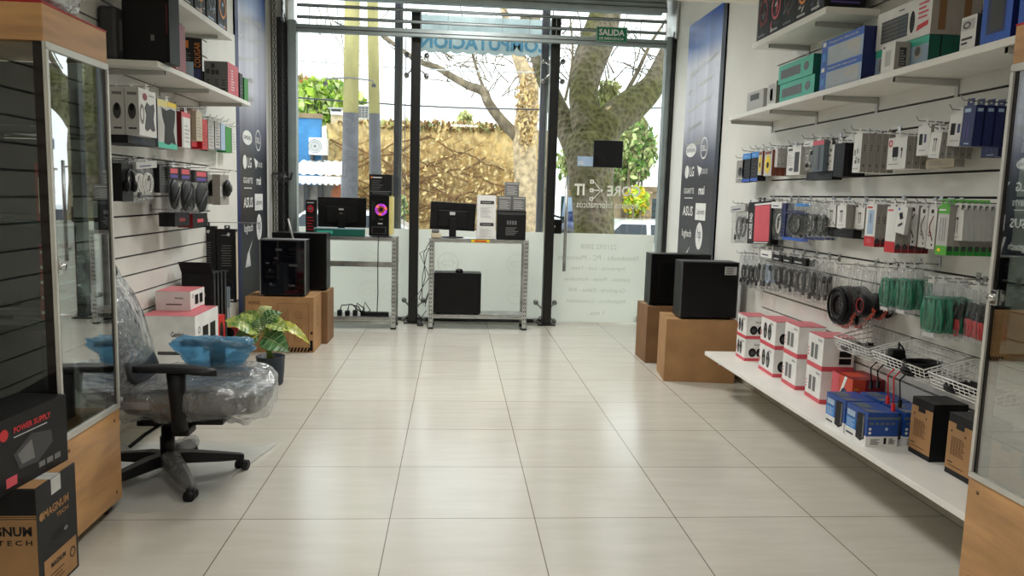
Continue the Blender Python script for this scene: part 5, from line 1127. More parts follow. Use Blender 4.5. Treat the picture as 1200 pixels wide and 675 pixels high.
for ya, yb_, xf, lab in ((.262, .082, 2.662, 'blue and white box nearest the shelf edge, in front of the others'), (.452, .272, 2.662, 'blue and white box behind the nearest one along the shelf edge'), (.262, .082, 2.83, 'blue and white box against the wall, beside the black lidded box'), (.452, .272, 2.83, 'blue and white box against the wall, in front of the orange box')):
    put(simple_box('power_backup_box', .178, .145, .152, 'power_blue', pr), 'power_backup_box', 1, ya, yb_, xf, .145, .2855, lab, 'box', 'blue and white boxes on the low right shelf')
def pr(m, F, w, d, h):
    f = F['f']
    for q, W in ((f, w), (F['b'], w)): m.rect(q, 0, h*.09, W, h*.86, 'kraft', o=.0006)
    m.rect(f, w*.33, h*.78, w*.66, h*.86, 'black_card', o=.001)
    for i in range(9): m.rect(f, w*(.16+.01*(i % 2)), h*(.34+.035*i), w*(.74-.06*(i % 3)), h*(.352+.035*i), 'kraft_print')
    for i in range(5): m.rect(f, w*(.2+.11*i), h*.34, w*(.22+.11*i), h*.62, 'kraft_print', o=.0012)
    m.disc(f, w*.16, h*.72, w*.03, 'black_card'); m.disc(f, w*.72, h*.7, w*.03, 'black_card'); m.rect(f, w*.12, h*.15, w*.75, h*.165, 'kraft_print'); m.rect(f, w*.1, h*.2, w*.3, h*.22, 'black_card')
    m.rect(F['t'], 0, 0, w, d, 'dark_grey', o=.0006); m.rect(F['r'], 0, 0, .001, h, 'black_card')
for ya, yb_, lab in ((.03, -.115, 'kraft box with black lid beside the blue boxes'), (-.215, -.36, 'kraft box with black lid beside the right glass cabinet'), (-.46, -.605, 'kraft box with black lid seen through the right cabinet glass')):
    put(simple_box('power_unit_box', .145, .15, .245, 'black_card', pr), 'power_unit_box', 1, ya, yb_, 2.825, .15, .2855, lab, 'box', 'kraft boxes with black lids')
# --- wire baskets
def basket(ya, yb_, z, label):
    t = thing('wire_basket', label, 'basket', (XR, (ya+yb_)/2, z)); L = abs(ya-yb_); D = .205; h = .115; tp = .0022; hf = .058
    y0, y1 = -L/2, L/2; x0b, x1b = -.045, -D+.02; xf = -D
    m = MB(); m.tube([(-.004, y0, h), (xf, y0, hf), (xf, y1, hf), (-.004, y1, h)], .0035, 'white', 6, closed=True); part(m, 'rim', t)
    m = MB(); k = int(L/.03)
    P = lambda yy: [(-.006, yy, h), (-.006, yy, .004), (x1b, yy*.94, 0), (xf, yy, hf)]
    for i in range(k+1): m.tube(P(y0+L*i/k), tp*.8, 'white', 4, sm=False)
    part(m, 'cross_wires', t)
    m = MB()
    for j in range(1, 4):
        q = j/4; zz = h*q; zf = hf*q
        m.tube([(-.006, y0, zz), (-.006, y1, zz)], tp, 'white', 4); xx = mixm(x1b, xf, q); m.tube([(-.006, y0, zz), (xx, y0, zf), (xx, y1, zf), (-.006, y1, zz)], tp, 'white', 4)
    for j in range(7): xx = mixm(-.006, x1b, j/6); m.tube([(xx, y0*.95, 0), (xx, y1*.95, 0)], tp, 'white', 4)
    for i in range(1, 8): xx = mixm(-.006, xf, i/8.5); [m.tube([(xx, s*L/2, mixm(h, hf, i/8.5)), (xx, s*L/2*.96, .002)], tp*.8, 'white', 4) for s in (-1, 1)]
    part(m, 'side_wires', t); return t
bz = .615
basket(.64, .32, bz, 'white wire basket of loose clear bags, farthest of the three')
basket(.285, -.10, bz, 'white wire basket with a black adapter, middle of the three')
basket(-.13, -.52, bz, 'white wire basket with coiled black cable beside the glass cabinet')
def hank(m, c, rx, ry, n, r, mt, seed=1, tilt=0):
    rnd = random.Random(seed); X = Matrix.Translation(c) @ Matrix.Rotation(tilt, 4, 'X')
    for i in range(n):
        a, b, w = rnd.uniform(.85, 1.05), rnd.uniform(.85, 1.05), rnd.uniform(-1, 1)
        m.tube([(rx*a*cos(t), ry*b*sin(t), r*2*(i*.5)+.3*r*sin(3*t+w)) for t in [2*pi*q/18 for q in range(18)]], r, mt, 5, closed=True, X=X)
def loose_cable(label, x, y, z, rx, ry, n, r, mt, seed, tail=True, name='cable_coil', rz=0, bag=False):
    t = thing(name, label, 'cable', (x, y, z), rz); m = MB(); hank(m, (0, 0, r*1.2), rx, ry, n, r, mt, seed); part(m, 'coil', t)
    m = MB(); m.tube([(rx*.9, 0, .012), (rx*1.1, .02, .03), (rx*1.15, .05, .02)], r, mt, 5); m.box(rx*1.08, rx*1.22, .045, .085, .010, .026, 'black_plastic', .003); part(m, 'connector', t)
    m = MB(); m.tube([(rx*.85, -.012, .002), (rx*.85, -.012, .02+r*n), (rx*1.1, -.012, .02+r*n), (rx*1.1, -.012, .002)], .003, 'light_grey', 4, closed=True); part(m, 'tie', t)
    if bag:
        m = MB(); m.grid(lambda u, v: V((rx*1.35*cos(2*pi*u)*sin(pi*v), ry*1.35*sin(2*pi*u)*sin(pi*v), .02-.02*cos(pi*v)+.008*noise.noise(V((u*8, v*8, seed))))), 20, 8, 'clear_bag'); part(m, 'clear_bag', t)
    return t
loose_cable('black and grey cable coil at the front of the farthest wire basket', 2.835, .56, bz+.006, .06, .045, 4, .004, 'dark_grey', 1, bag=True)
loose_cable('pale cable coil in a clear bag in the farthest wire basket', 2.85, .45, bz+.006, .07, .05, 5, .004, 'light_grey', 2, bag=True)
loose_cable('black cable coil at the back of the farthest wire basket', 2.91, .57, bz+.006, .04, .05, 5, .004, 'black', 3)
loose_cable('thin black cable coil at the near end of the farthest basket', 2.89, .38, bz+.006, .045, .04, 5, .0035, 'black', 4)
t = thing('power_adapter', 'black plug adapter standing in the middle wire basket', 'adapter', (2.82, .17, bz+.006)); m = MB(); m.box(-.03, .03, -.022, .022, .0, .085, 'black_plastic', .006); part(m, 'adapter_body', t)
for s in (-1, 1): m = MB(); m.box(-.045, -.03, s*.010-.002, s*.010+.002, .045, .06, 'steel'); part(m, 'pin', t)
m = MB(); m.tube([(.01, 0, .085), (.02, .02, .11), (.05, .03, .08), (.06, .02, .03)], .004, 'black', 5); part(m, 'lead', t)
loose_cable('large black cable pile in the middle wire basket', 2.85, .03, bz+.006, .075, .07, 10, .0055, 'black', 5)
loose_cable('black cable coil behind the adapter in the middle wire basket', 2.91, .11, bz+.006, .05, .06, 6, .005, 'black', 6)
loose_cable('black cable loop standing in the basket beside the cabinet', 2.85, -.25, bz+.006, .075, .08, 4, .005, 'black', 7)
loose_cable('second black cable loop in the basket beside the cabinet', 2.90, -.38, bz+.006, .055, .07, 5, .005, 'black', 8)
for i, (y, mt, L) in enumerate(((.27, 'black', .12), (.215, 'black', .10), (.13, 'red', .15), (.085, 'red', .17), (.04, 'black', .14))):
    t = thing('hanging_lead', ['black cable end hanging lowest from the middle wire basket, at its far end', 'short black cable end hanging beside the farthest one below the middle basket', 'red cable end hanging below the middle basket', 'longer red cable end hanging below the middle basket', 'black cable end hanging nearest to the kraft box below the basket'][i], 'cable', (2.775, y, bz)); m = MB(); m.tube([(.02, 0, .012), (-.006, .006, -.02), (.0, .0, -L+.03)], .0035, mt, 5); part(m, 'lead', t); m = MB(); m.box(-.006, .006, -.008, .008, -L, -L+.035, mt if mt == 'red' else 'black_plastic', .002); part(m, 'connector', t)
# --- upper right shelf
ZS = 1.9125
def pr_small(m, F, w, d, h):
    m.rect(F['f'], w*.2, h*.55, w*.75, h*.85, 'dark_grey'); stripes(m, F['f'], w*.15, h*.1, w*.85, h*.45, 4, 'light_grey'); stripes(m, F['r'], d*.2, h*.2, d*.8, h*.8, 6, 'mid_grey')
put(simple_box('router_box', .26, .11, .125, 'light_grey', pr_small), 'router_box', 1, 1.90, 1.60, 2.72, .11, ZS, 'small grey box at the far end of the upper right shelf')
def pr(m, F, w, d, h): m.rect(F['f'], w*.1, h*.1, w*.9, h*.9, 'light_grey'); m.rect(F['f'], w*.35, h*.2, w*.65, h*.7, 'white'); m.rect(F['r'], 0, 0, d, h, 'grey_card', o=.0006); m.rect(F['r'], d*.32, h*.18, d*.68, h*.80, 'slate', o=.001); stripes(m, F['r'], d*.36, h*.22, d*.64, h*.76, 6, 'light_grey', o=.0014)
put(simple_box('router_box', .125, .105, .135, 'white_card', pr), 'router_box', 1, 1.51, 1.39, 2.70, .105, ZS, 'white box with grey side near the far end of the upper right shelf')
def pr(m, F, w, d, h): m.rect(F['f'], w*.1, h*.35, w*.75, h*.9, 'dark_grey'); stripes(m, F['f'], w*.2, h*.15, w*.8, h*.7, 5, 'light_grey')
put(simple_box('router_box', .22, .09, .235, 'white_card', pr), 'router_box', 1, 1.66, 1.44, 2.84, .09, ZS, 'taller black and white box behind the small white box')
put(simple_box('pink_box', .20, .08, .245, 'beige', pr), 'peripheral_box', 1, 1.36, 1.12, 2.89, .08, ZS, 'pale box peeping out above the teal keyboard boxes')
def kbd(body, side, keys='slate', mouse='mid_grey', head=None):
    def pr(m, F, w, d, h):
        f = F['f']; m.poly(f, [(w*.08, h*.25), (w*.66, h*.25), (w*.66, h*.72), (w*.08, h*.72)], keys)
        for i in range(5):
            for j in range(13): m.rect(f, w*(.09+.0435*j), h*(.28+.085*i), w*(.122+.0435*j), h*(.34+.085*i), mouse, o=.0016)
        m.disc(f, w*.82, h*.52, w*.07, keys, rv=h*.22); m.disc(f, w*.82, h*.56, w*.05, mouse, rv=h*.15, o=.0016)
        m.rect(F['r'], 0, 0, d, h, side, o=.0006)
        if head: m.rect(f, 0, h*.76, w, h, head, o=.001)
        m.rect(F['r'], d*.47, 0, d*.53, h, 'black_card' if side != 'grey_card' else 'mid_grey', o=.001)
    return pr
put(simple_box('keyboard_box', .43, .13, .105, 'teal', kbd('teal', 'dark_teal')), 'keyboard_box', 1, 1.36, .93, 2.71, .13, ZS, 'lower teal keyboard box of the far pair on the upper right shelf', 'box', 'teal keyboard boxes')
put(simple_box('keyboard_box', .43, .12, .105, 'teal', kbd('teal', 'dark_teal')), 'keyboard_box', 1, 1.38, .95, 2.705, .12, ZS+.106, 'upper teal keyboard box of the far pair on the upper right shelf', 'box', 'teal keyboard boxes')
def pr(m, F, w, d, h): f = F['f']; m.rect(f, 0, h*.72, w, h, 'blue', o=.0008); m.rect(f, 0, 0, w*.16, h, 'blue', o=.0009); m.rect(f, w*.03, h*.78, w*.11, h*.95, 'white', o=.0014); m.text(f, 'Designed for what you do', w*.2, h*.80, h*.11, 'white', w=w*.68, o=.002); m.rect(f, w*.22, h*.06, w*.94, h*.66, 'light_grey', o=.0012); stripes(m, f, w*.25, h*.1, w*.9, h*.62, 8, 'pale_blue', o=.0018, k=.4); m.rect(f, w*.04, h*.2, w*.12, h*.5, 'sky_blue', o=.0014); m.rect(F['r'], 0, 0, d, h, 'navy', o=.0006)
put(simple_box('keyboard_box', .40, .15, .118, 'pale_blue', pr), 'keyboard_box', 1, .845, .455, 2.70, .15, ZS, 'lower blue and white keyboard box of the pair, mid shelf', 'box', 'blue and white keyboard boxes')
put(simple_box('keyboard_box', .40, .14, .128, 'pale_blue', pr), 'keyboard_box', 1, .855, .465, 2.705, .14, ZS+.119, 'upper blue and white keyboard box of the pair, mid shelf', 'box', 'blue and white keyboard boxes')
for k, (xf, lab) in enumerate(((2.765, 'front teal and white keyboard box under the white ones'), (2.871, 'rear teal keyboard box against the wall under the white ones'))):
    put(simple_box('keyboard_box', .395, .104, .128, 'pale_blue' if k == 0 else 'dark_teal', kbd('', 'dark_teal', 'light_grey', 'mid_grey', 'teal')), 'keyboard_box', 1, .448, .055, xf, .104, ZS, lab, 'box', 'teal keyboard boxes')
def prw(m, F, w, d, h):
    f = F['f']; m.rect(f, w*.10, h*.14, w*.60, h*.72, 'dark_grey')
    for i in range(5):
        for j in range(14): m.rect(f, w*(.11+.0345*j), h*(.18+.105*i), w*(.136+.0345*j), h*(.255+.105*i), 'mid_grey' if j < 9 else 'slate', o=.0016)
    m.disc(f, w*.68, h*.44, w*.045, 'black', rv=h*.28); stripes(m, f, w*.78, h*.45, w*.95, h*.9, 4, 'pink_red'); m.poly(f, [(w*.76, h*.16), (w*.96, h*.24), (w*.96, h*.36), (w*.78, h*.30)], 'red'); m.rect(f, w*.42, h*.84, w*.52, h*.87, 'dark_grey'); m.rect(F['r'], 0, 0, d, h, 'grey_card', o=.0006); m.rect(F['r'], d*.3, h*.1, d*.6, h*.9, 'kraft_dark', o=.001); m.rect(F['t'], 0, 0, w, d, 'grey_card', o=.0006)
for k, (xf, lab) in enumerate(((2.76, 'front white keyboard box with red sash on the teal box'), (2.866, 'rear white keyboard box against the wall on the teal box'))):
    put(simple_box('keyboard_box',   .405, .104, .165, 'white_card', prw), 'keyboard_box', 1, .45, .045, xf, .104, ZS+.129, lab, 'box', 'white keyboard boxes')
def pr(m, F, w, d, h): m.rect(F['f'], w*.3, h*.2, w*.7, h*.75, 'light_grey'); m.rect(F['f'], w*.1, h*.85, w*.25, h*.93, 'mid_grey'); m.rect(F['r'], 0, 0, d, h, 'grey_card', o=.0006); m.rect(F['r'], d*.3, h*.15, d*.75, h*.8, 'dark_grey', o=.001); stripes(m, F['r'], d*.34, h*.2, d*.7, h*.75, 6, 'grey_card', o=.0014)
# the small white box stands at the shelf edge just beyond the teal boxes' near end
put(simple_box('router_box', .10, .068, .118, 'white_card', pr), 'router_box', 1, .27, .165, 2.69, .068, ZS, 'small white box with grey side before the teal keyboard boxes')
def pr(m, F, w, d, h): m.rect(F['f'], w*.08, h*.60, w*.9, h*.9, 'light_grey'); m.disc(F['f'], w*.4, h*.74, w*.25, 'dark_grey', rv=h*.1, hole=.6); m.rect(F['f'], w*.1, h*.32, w*.8, h*.39, 'dark_grey'); m.rect(F['f'], w*.1, h*.2, w*.5, h*.26, 'dark_grey'); m.rect(F['r'], 0, 0, d, h, 'dark_grey', o=.0006)
put(simple_box('router_box', .085, .10, .125, 'white_card', pr), 'router_box', 1, -.225, -.31, 2.71, .10, ZS, 'white box with black print left of the large blue boxes')
def pr(m, F, w, d, h): m.rect(F['f'], 0, 0, w, h*.2, 'white'); m.poly(F['f'], [(w*.1, h*.25), (w*.5, h*.8), (w*.9, h*.3)], 'deep_red'); stripes(m, F['r'], d*.1, h*.2, d*.8, h*.8, 5, 'white')
put(simple_box('headset_box', .14, .11, .22, 'red', pr), 'headset_box', 1, -.20, -.34, 2.83, .11, ZS, 'red box standing against the wall beside the blue boxes')
def pr(m, F, w, d, h): m.rect(F['f'], w*.18, h*.12, w*.80, h*.82, 'navy'); m.rect(F['f'], w*.3, h*.16, w*.72, h*.66, 'dark_grey', o=.0014); m.rect(F['f'], w*.04, h*.85, w*.35, h*.95, 'pale_blue'); m.rect(F['f'], w*.4, h*.72, w*.7, h*.75, 'light_grey', o=.0018); m.rect(F['r'], 0, 0, d, h, 'navy', o=.0006)
put(simple_box('headset_box', .15, .12, .26, 'blue', pr), 'headset_box', 1, -.35, -.50, 2.70, .12, ZS, 'large blue box with a dark window, left one at the cabinet')
put(simple_box('headset_box', .15, .12, .26, 'blue', pr), 'headset_box', 1, -.53, -.68, 2.70, .12, ZS, 'large blue box with a dark window, right one above the cabinet')
# --- highest right shelf: dark headset boxes
def dark_art(seed, cols):
    def pr(m, F, w, d, h):
        f = F['f']; r = random.Random(seed)
        for i in range(16): u, v = r.uniform(.02, .75)*w, r.uniform(.02, .9)*h; m.poly(f, [(u, v), (u+r.uniform(.05, .24)*w, v+r.uniform(-.02, .05)*h), (min(w, u+r.uniform(.05, .24)*w), min(h, v+r.uniform(.04, .16)*h)), (u+.01, min(h, v+r.uniform(.03, .1)*h))], r.choice(cols), o=.0006+.0001*i)
        m.disc(f, w*.5, h*.52, w*.36, cols[0], rv=h*.26, hole=.78, o=.0026, n=22); m.rect(f, w*.12, h*.06, w*.7, h*.10, cols[-1], o=.0024); stripes(m, F['r'], d*.15, h*.1, d*.85, h*.9, 7, 'purple', .3, seed=seed); m.rect(f, 0, 0, w*.03, h, 'black', o=.003)
    return pr
y = 1.735
for i in range(5):
    w_ = (.185, .175, .18, .17, .165)[i]
    put(simple_box('headset_box', w_-.004, .22, .30, 'black_card', dark_art(10+i, [['deep_red', 'dark_grey', 'brown_card', 'mid_grey'], ['pink_red', 'dark_grey', 'deep_red', 'light_grey'], ['dark_grey', 'deep_red', 'slate', 'mid_grey'], ['orange', 'deep_red', 'dark_grey', 'light_grey'], ['purple', 'dark_grey', 'slate', 'light_grey']][i])), 'headset_box', 1, y, y-w_+.004, 2.70, .22, 2.3305, 'dark headset box with '+['dull red print, farthest on the highest right shelf', 'bright pink red ring, second on the highest right shelf', 'grey and red print, middle one on the highest right shelf', 'orange stripe, fourth on the highest right shelf', 'purple print, nearest on the highest right shelf'][i], 'box', 'dark headset boxes on the highest right shelf'); y -= w_
# --- left wall shelf
ZL = 1.9505
def bx(mb, name, loc, rz, label, cat='box', group=None): return tag(mb.build(name, loc=loc, rz=rz), label, cat, group)
def pr(m, F, w, d, h): m.rect(F['f'], w*.6, h*.3, w*.68, h*.38, 'mid_grey'); m.rect(F['f'], w*.93, 0, w, h, 'black', o=.0008); m.rect(F['f'], w*.94, h*.4, w*.955, h*.8, 'deep_red', o=.0014)
bx(simple_box('computer_case_box', .235, .12, .36, 'black_card', pr), 'computer_case_box', (-.715, 1.10, ZL), R(-4), 'large black box standing at the near end of the left shelf')
def pr(m, F, w, d, h): m.rect(F['f'], w*.2, h*.62, w*.8, h*.9, 'mid_grey'); m.rect(F['l'], 0, 0, d, h, 'dark_grey', o=.0006)
bx(simple_box('monitor_stand_box', .07, .16, .26, 'dark_grey', pr, .012), 'speaker_cabinet', (-.90, .88+.18, ZL), 0, 'dark grey rounded box at the wall behind the large black box') if False else None
def pr(m, F, w, d, h): m.rect(F['f'], 0, 0, w, h, 'red', o=.0006); m.text(F['f'], 'Redragon', w*.72, h*.42, w*.30, 'white', w=h*.3, rot=HALF); stripes(m, F['r'], d*.1, h*.1, d*.3, h*.9, 6, 'white', .2)
bx(simple_box('keyboard_box', .052, .20, .25, 'deep_red', pr), 'keyboard_box', (-.665, 1.29, ZL), R(4), 'slim bright red box leaning beside the large black box')
def pr(m, F, w, d, h):
    f = F['l']; r = F['f']; d = w
    for i in range(5): m.rect(f, d*.05, h*(.30+.12*i), d*.9, h*(.33+.12*i), 'dark_grey')
    m.rect(r, d*.12, h*.74, d*.42, h*.92, 'orange'); m.text(r, 'COUGAR', d*.92, h*.30, d*.26, 'orange', w=h*.6, rot=HALF); m.rect(r, d*.02, h*.02, d*.62, h*.42, 'pale_blue', o=.001); m.rect(r, d*.64, h*.04, d*.92, h*.26, 'navy'); stripes(m, r, d*.08, h*.06, d*.5, h*.38, 5, 'light_grey', o=.0014); stripes(m, r, d*.1, h*.46, d*.5, h*.7, 5, 'mid_grey')
bx(simple_box('headset_box', .125, .14, .235, 'black_card', pr), 'headset_box', (-.715, 1.66, ZL), R(22), 'black box with orange lettering and a pale label on the left shelf')
def pr(m, F, w, d, h):
    f = F['f']; m.rect(f, w*.03, h*.03, w*.97, h*.97, 'mid_grey', o=.0006)
    for a, b in ((.30, .58), (.48, .58), (.30, .78), (.08, .60)): m.rect(f, w*a, h*b, w*(a+.15), h*(b+.15), 'dark_grey')
    for a in (.08, .45, .75): stripes(m, f, w*a, h*.22, w*(a+.16), h*.45, 4, 'dark_grey')
    m.rect(F['r'], 0, 0, d, h, 'pink_red', o=.0006); stripes(m, F['r'], d*.3, h*.15, d*.6, h*.85, 8, 'white', .3); m.rect(f, w*.5, h*.10, w*.9, h*.14, 'black')
bx(simple_box('graphics_card_box', .15, .24, .20, 'mid_grey', pr), 'graphics_card_box', (-.725, 2.30, ZL), 0, 'grey box with a red end standing on the left shelf')
def pr(m, F, w, d, h): stripes(m, F['r'], d*.2, h*.2, d*.8, h*.6, 3, 'mid_grey')
bx(simple_box('game_box', .25, .08, .17, 'black_card', pr), 'game_box', (-.770, 2.475, ZL), 0, 'black box between the red ended box and the green box')
def pr(m, F, w, d, h): m.rect(F['f'], w*.05, h*.84, w*.95, h*.92, 'lime'); m.rect(F['r'], 0, 0, d, h, 'green', o=.0006)
bx(simple_box('game_box', .25, .10, .155, 'green', pr), 'game_box', (-.770, 2.60, ZL), 0, 'bright green box at the far end of the left shelf')
# highest left shelf
for i, (y, w_, cols) in enumerate(((2.12, .2, ['orange', 'dark_grey', 'slate', 'pale_blue']), (1.90, .19, ['slate', 'dark_grey', 'mid_grey', 'pale_blue']), (1.69, .19, ['orange', 'slate', 'dark_grey', 'light_grey']), (1.48, .19, ['dark_grey', 'mid_grey', 'slate', 'light_grey']))):
    put(simple_box('motherboard_box', w_-.006, .20, .27, 'black_card', dark_art(40+i, cols)), 'motherboard_box', -1, y-w_/2, y+w_/2, -.66, .20, 2.3355, 'dark box with '+['orange and pale print at the far end of the highest left shelf', 'grey print, second from the far end of the highest left shelf', 'orange stripe, third from the far end of the highest left shelf', 'plain grey print, fourth from the far end of the highest left shelf'][i], 'box', 'dark boxes on the highest left shelf')
# dark grey case against the wall on the left shelf, near end
m = MB(); m.box(-.045, .045, -.11, .11, 0, .26, 'dark_grey', .02); F = frame((.0455, -.11, 0), (0, 1, 0), (0, 0, 1)); m.rect(F, .03, .05, .19, .20, 'mid_grey'); tag(m.build('speaker_cabinet', loc=(-.885, 1.10, ZL)), 'dark grey rounded box against the wall behind the large black box', 'box')
# --- low left shelf behind the chair
def pr(m, F, w, d, h): m.rect(F['t'], 0, 0, w, d, 'lid_pink', o=.0006); m.text(F['f'], 'Genius', w*.55, h*.62, h*.1, 'dark_grey', w=w*.24, bold=.02); m.rect(F['f'], w*.3, h*.3, w*.75, h*.36, 'dark_grey'); f = F['r']; m.rect(f, 0, 0, d, h*.06, 'pink_red'); [m.rect(f, d*a, h*.25, d*(a+.24), h*.75, 'black') for a in (.3, .62)]; m.disc(f, d*.16, h*.72, d*.05, 'mid_grey', hole=.6)
bx(simple_box('speaker_box', .30, .42, .32, 'white_card', pr), 'speaker_box', (-.765, 1.56, .2855), 0, 'large white box with a red top behind the chair')
def pr2_(m, F, w, d, h): pr(m, F, w, d, h)
bx(simple_box('speaker_box', .20, .25, .115, 'white_card', pr), 'speaker_box', (-.80, 1.66, .6065), 0, 'smaller white box with a red top on the large one behind the chair')
def pr(m, F, w, d, h): m.disc(F['f'], w*.62, h*.72, w*.12, 'light_grey'); stripes(m, F['f'], w*.2, h*.35, w*.85, h*.6, 5, 'mid_grey', .3); m.rect(F['r'], d*.2, h*.1, d*.6, h*.9, 'dark_grey')
for i in range(4):
    kb = bx(simple_box('keyboard_box', .20, .045, .50, 'black_card', pr), 'keyboard_box', (-.80+.008*i, 1.99+.05*i, .2855), 0, 'tall black box, '+['first in the row behind the white speaker boxes', 'second in the row behind the white speaker boxes', 'third in the row behind the white speaker boxes', 'last in the row behind the white speaker boxes'][i], 'box', 'tall black boxes on the low left shelf')
    if i == 0: m = MB(); m.X = Matrix.Translation((0, 0, .5)) @ Matrix.Rotation(R(38), 4, 'X'); m.box(-.098, .098, -.022, -.018, 0, .11, 'black_card'); part(m, 'open_flap', kb)
def pr(m, F, w, d, h): m.rect(F['f'], w*.35, h*.05, w*.65, h*.95, 'black_card'); stripes(m, F['f'], w*.4, h*.1, w*.6, h*.8, 6, 'light_grey', .4); m.rect(F['r'], d*.3, h*.2, d*.8, h*.6, 'light_grey')
for i in range(4):
    bx(simple_box('cable_box', .15, .035, .36, 'slate', pr), 'cable_box', (-.80, 2.26+.045*i, .2855), 0, 'slim grey box, '+['first', 'second', 'third', 'fourth'][i]+' of the slim row behind the tall black boxes', 'box', 'slim grey boxes on the low left shelf')
def pr(m, F, w, d, h): m.rect(F['f'], w*.2, h*.12, w*.8, h*.30, 'white'); m.disc(F['f'], w*.5, h*.6, w*.3, 'black'); m.disc(F['r'], d*.5, h*.55, d*.25, 'black', rv=h*.3); m.rect(F['t'], w*.1, d*.1, w*.9, d*.9, 'pink_red')
bx(simple_box('webcam_box', .13, .15, .235, 'red', pr), 'webcam_box', (-.70, 1.90, .2855), 0, 'bright red box between the white speaker box and hanging black boxes')
bx(simple_box('webcam_box', .13, .13, .10, 'pink_red', pr), 'webcam_box', (-.70, 2.30, .2855), R(8), 'low red box beyond the bright red box on the low left shelf')
# ================================================================== goods hanging on wire hooks
def a_plain(m, F, w, h): pass
def a_charger(m, F, w, h):
    m.rect(F, w*.28, h*.38, w*.58, h*.70, 'black'); m.rect(F, w*.34, h*.26, w*.38, h*.38, 'mid_grey'); m.rect(F, w*.48, h*.26, w*.52, h*.38, 'mid_grey'); m.rect(F, w*.74, h*.34, w*.78, h*.60, 'dark_grey'); m.rect(F, w*.72, h*.56, w*.80, h*.66, 'black'); m.disc(F, w*.16, h*.82, w*.11, 'pink_red', hole=.5); m.rect(F, w*.12, h*.15, w*.6, h*.17, 'mid_grey')
def a_chip(m, F, w, h): m.rect(F, w*.15, h*.35, w*.42, h*.72, 'black'); m.rect(F, w*.54, h*.42, w*.70, h*.70, 'navy'); m.rect(F, w*.2, h*.16, w*.7, h*.18, 'mid_grey')
def a_ear(m, F, w, h):
    for a in (.38, .56): m.rect(F, w*a, h*.25, w*(a+.05), h*.72, 'mid_grey'); m.disc(F, w*(a+.025), h*.72, w*.07, 'dark_grey', rv=h*.05)
    m.rect(F, w*.2, h*.10, w*.8, h*.13, 'light_grey')
def a_wave(c):
    def f(m, F, w, h):
        P = []
        for i in range(15): v = .2+.6*i/14; P.append((w*(.5+.22*sin(v*9)), h*v))
        for (x0, y0), (x1, y1) in zip(P, P[1:]): m.poly(F, [(x0-w*.05, y0), (x0+w*.05, y0), (x1+w*.05, y1), (x1-w*.05, y1)], c)
        m.rect(F, w*.35, h*.86, w*.65, h*.95, 'dark_grey'); m.disc(F, w*.7, h*.1, w*.09, 'dark_grey'); m.disc(F, w*.35, h*.36, w*.18, c, rv=h*.06, hole=.7)
    return f
def a_phone(m, F, w, h): m.rect(F, w*.22, h*.30, w*.78, h*.86, 'pale_blue'); m.rect(F, w*.48, h*.55, w*.53, h*.78, 'navy', o=.0016); m.rect(F, 0, 0, w, h*.24, 'red'); m.disc(F, w*.5, h*.13, w*.28, 'pink_red', rv=h*.06, o=.0016); m.rect(F, w*.1, h*.90, w*.6, h*.94, 'red')
def a_lime(m, F, w, h):
    m.rect(F, 0, h*.84, w, h, 'lime'); m.rect(F, w*.1, h*.90, w*.7, h*.93, 'white', o=.0016); m.rect(F, 0, 0, w, h*.19, 'lime'); m.disc(F, w*.35, h*.10, w*.16, 'yellow', rv=h*.035, o=.0016)
    for a in (.25, .5, .7): m.rect(F, w*a, h*.28, w*(a+.05), h*.76, 'mid_grey')
def a_photo(m, F, w, h):
    r = random.Random(int(w*9999))
    for i in range(9): u, v = r.uniform(.08, .6)*w, r.uniform(.2, .75)*h; m.rect(F, u, v, u+w*r.uniform(.1, .3), v+h*r.uniform(.04, .13), r.choice(['mid_grey', 'dark_grey', 'light_grey', 'slate']), o=.0008+.0001*i)
    m.rect(F, w*.1, h*.08, w*.8, h*.12, 'light_grey')
def a_navy(m, F, w, h): m.rect(F, w*.12, h*.84, w*.62, h*.93, 'pale_blue'); m.rect(F, w*.3, h*.2, w*.36, h*.6, 'purple'); m.rect(F, w*.55, h*.2, w*.61, h*.6, 'purple'); m.rect(F, w*.35, h*.05, w*.75, h*.08, 'pale_blue')
def a_stick(m, F, w, h): m.rect(F, w*.58, h*.10, w*.90, h*.80, 'dark_grey'); m.disc(F, w*.35, h*.2, w*.16, 'mid_grey', rv=h*.06); stripes(m, F, w*.1, h*.35, w*.45, h*.75, 5, 'light_grey'); m.rect(F, w*.1, h*.86, w*.4, h*.94, 'dark_grey')
def a_redhead(m, F, w, h): m.rect(F, 0, h*.86, w, h, 'pink_red'); m.rect(F, w*.55, h*.05, w*.7, h*.82, 'dark_grey'); m.rect(F, w*.2, h*.1, w*.4, h*.8, 'mid_grey')
def a_blue(m, F, w, h): m.rect(F, 0, h*.80, w, h, 'sky_blue'); m.rect(F, 0, 0, w, h*.10, 'blue'); m.rect(F, w*.2, h*.88, w*.6, h*.91, 'pale_blue', o=.0016); stripes(m, F, w*.2, h*.2, w*.8, h*.7, 4, 'dark_grey', .2)
def a_mouse(m, F, w, h): m.disc(F, w*.5, h*.5, w*.28, 'dark_grey', rv=h*.2); m.disc(F, w*.5, h*.58, w*.14, 'black', rv=h*.09, o=.0016); m.rect(F, w*.1, h*.10, w*.9, h*.22, 'light_grey'); m.rect(F, w*.2, h*.12, w*.7, h*.15, 'dark_grey', o=.0016)
def a_yellow(m, F, w, h): m.disc(F, w*.5, h*.45, w*.36, 'yellow', rv=h*.36, n=20); m.disc(F, w*.5, h*.42, w*.16, 'black', rv=h*.12, o=.0016); m.rect(F, w*.1, h*.84, w*.9, h*.95, 'brown_card')
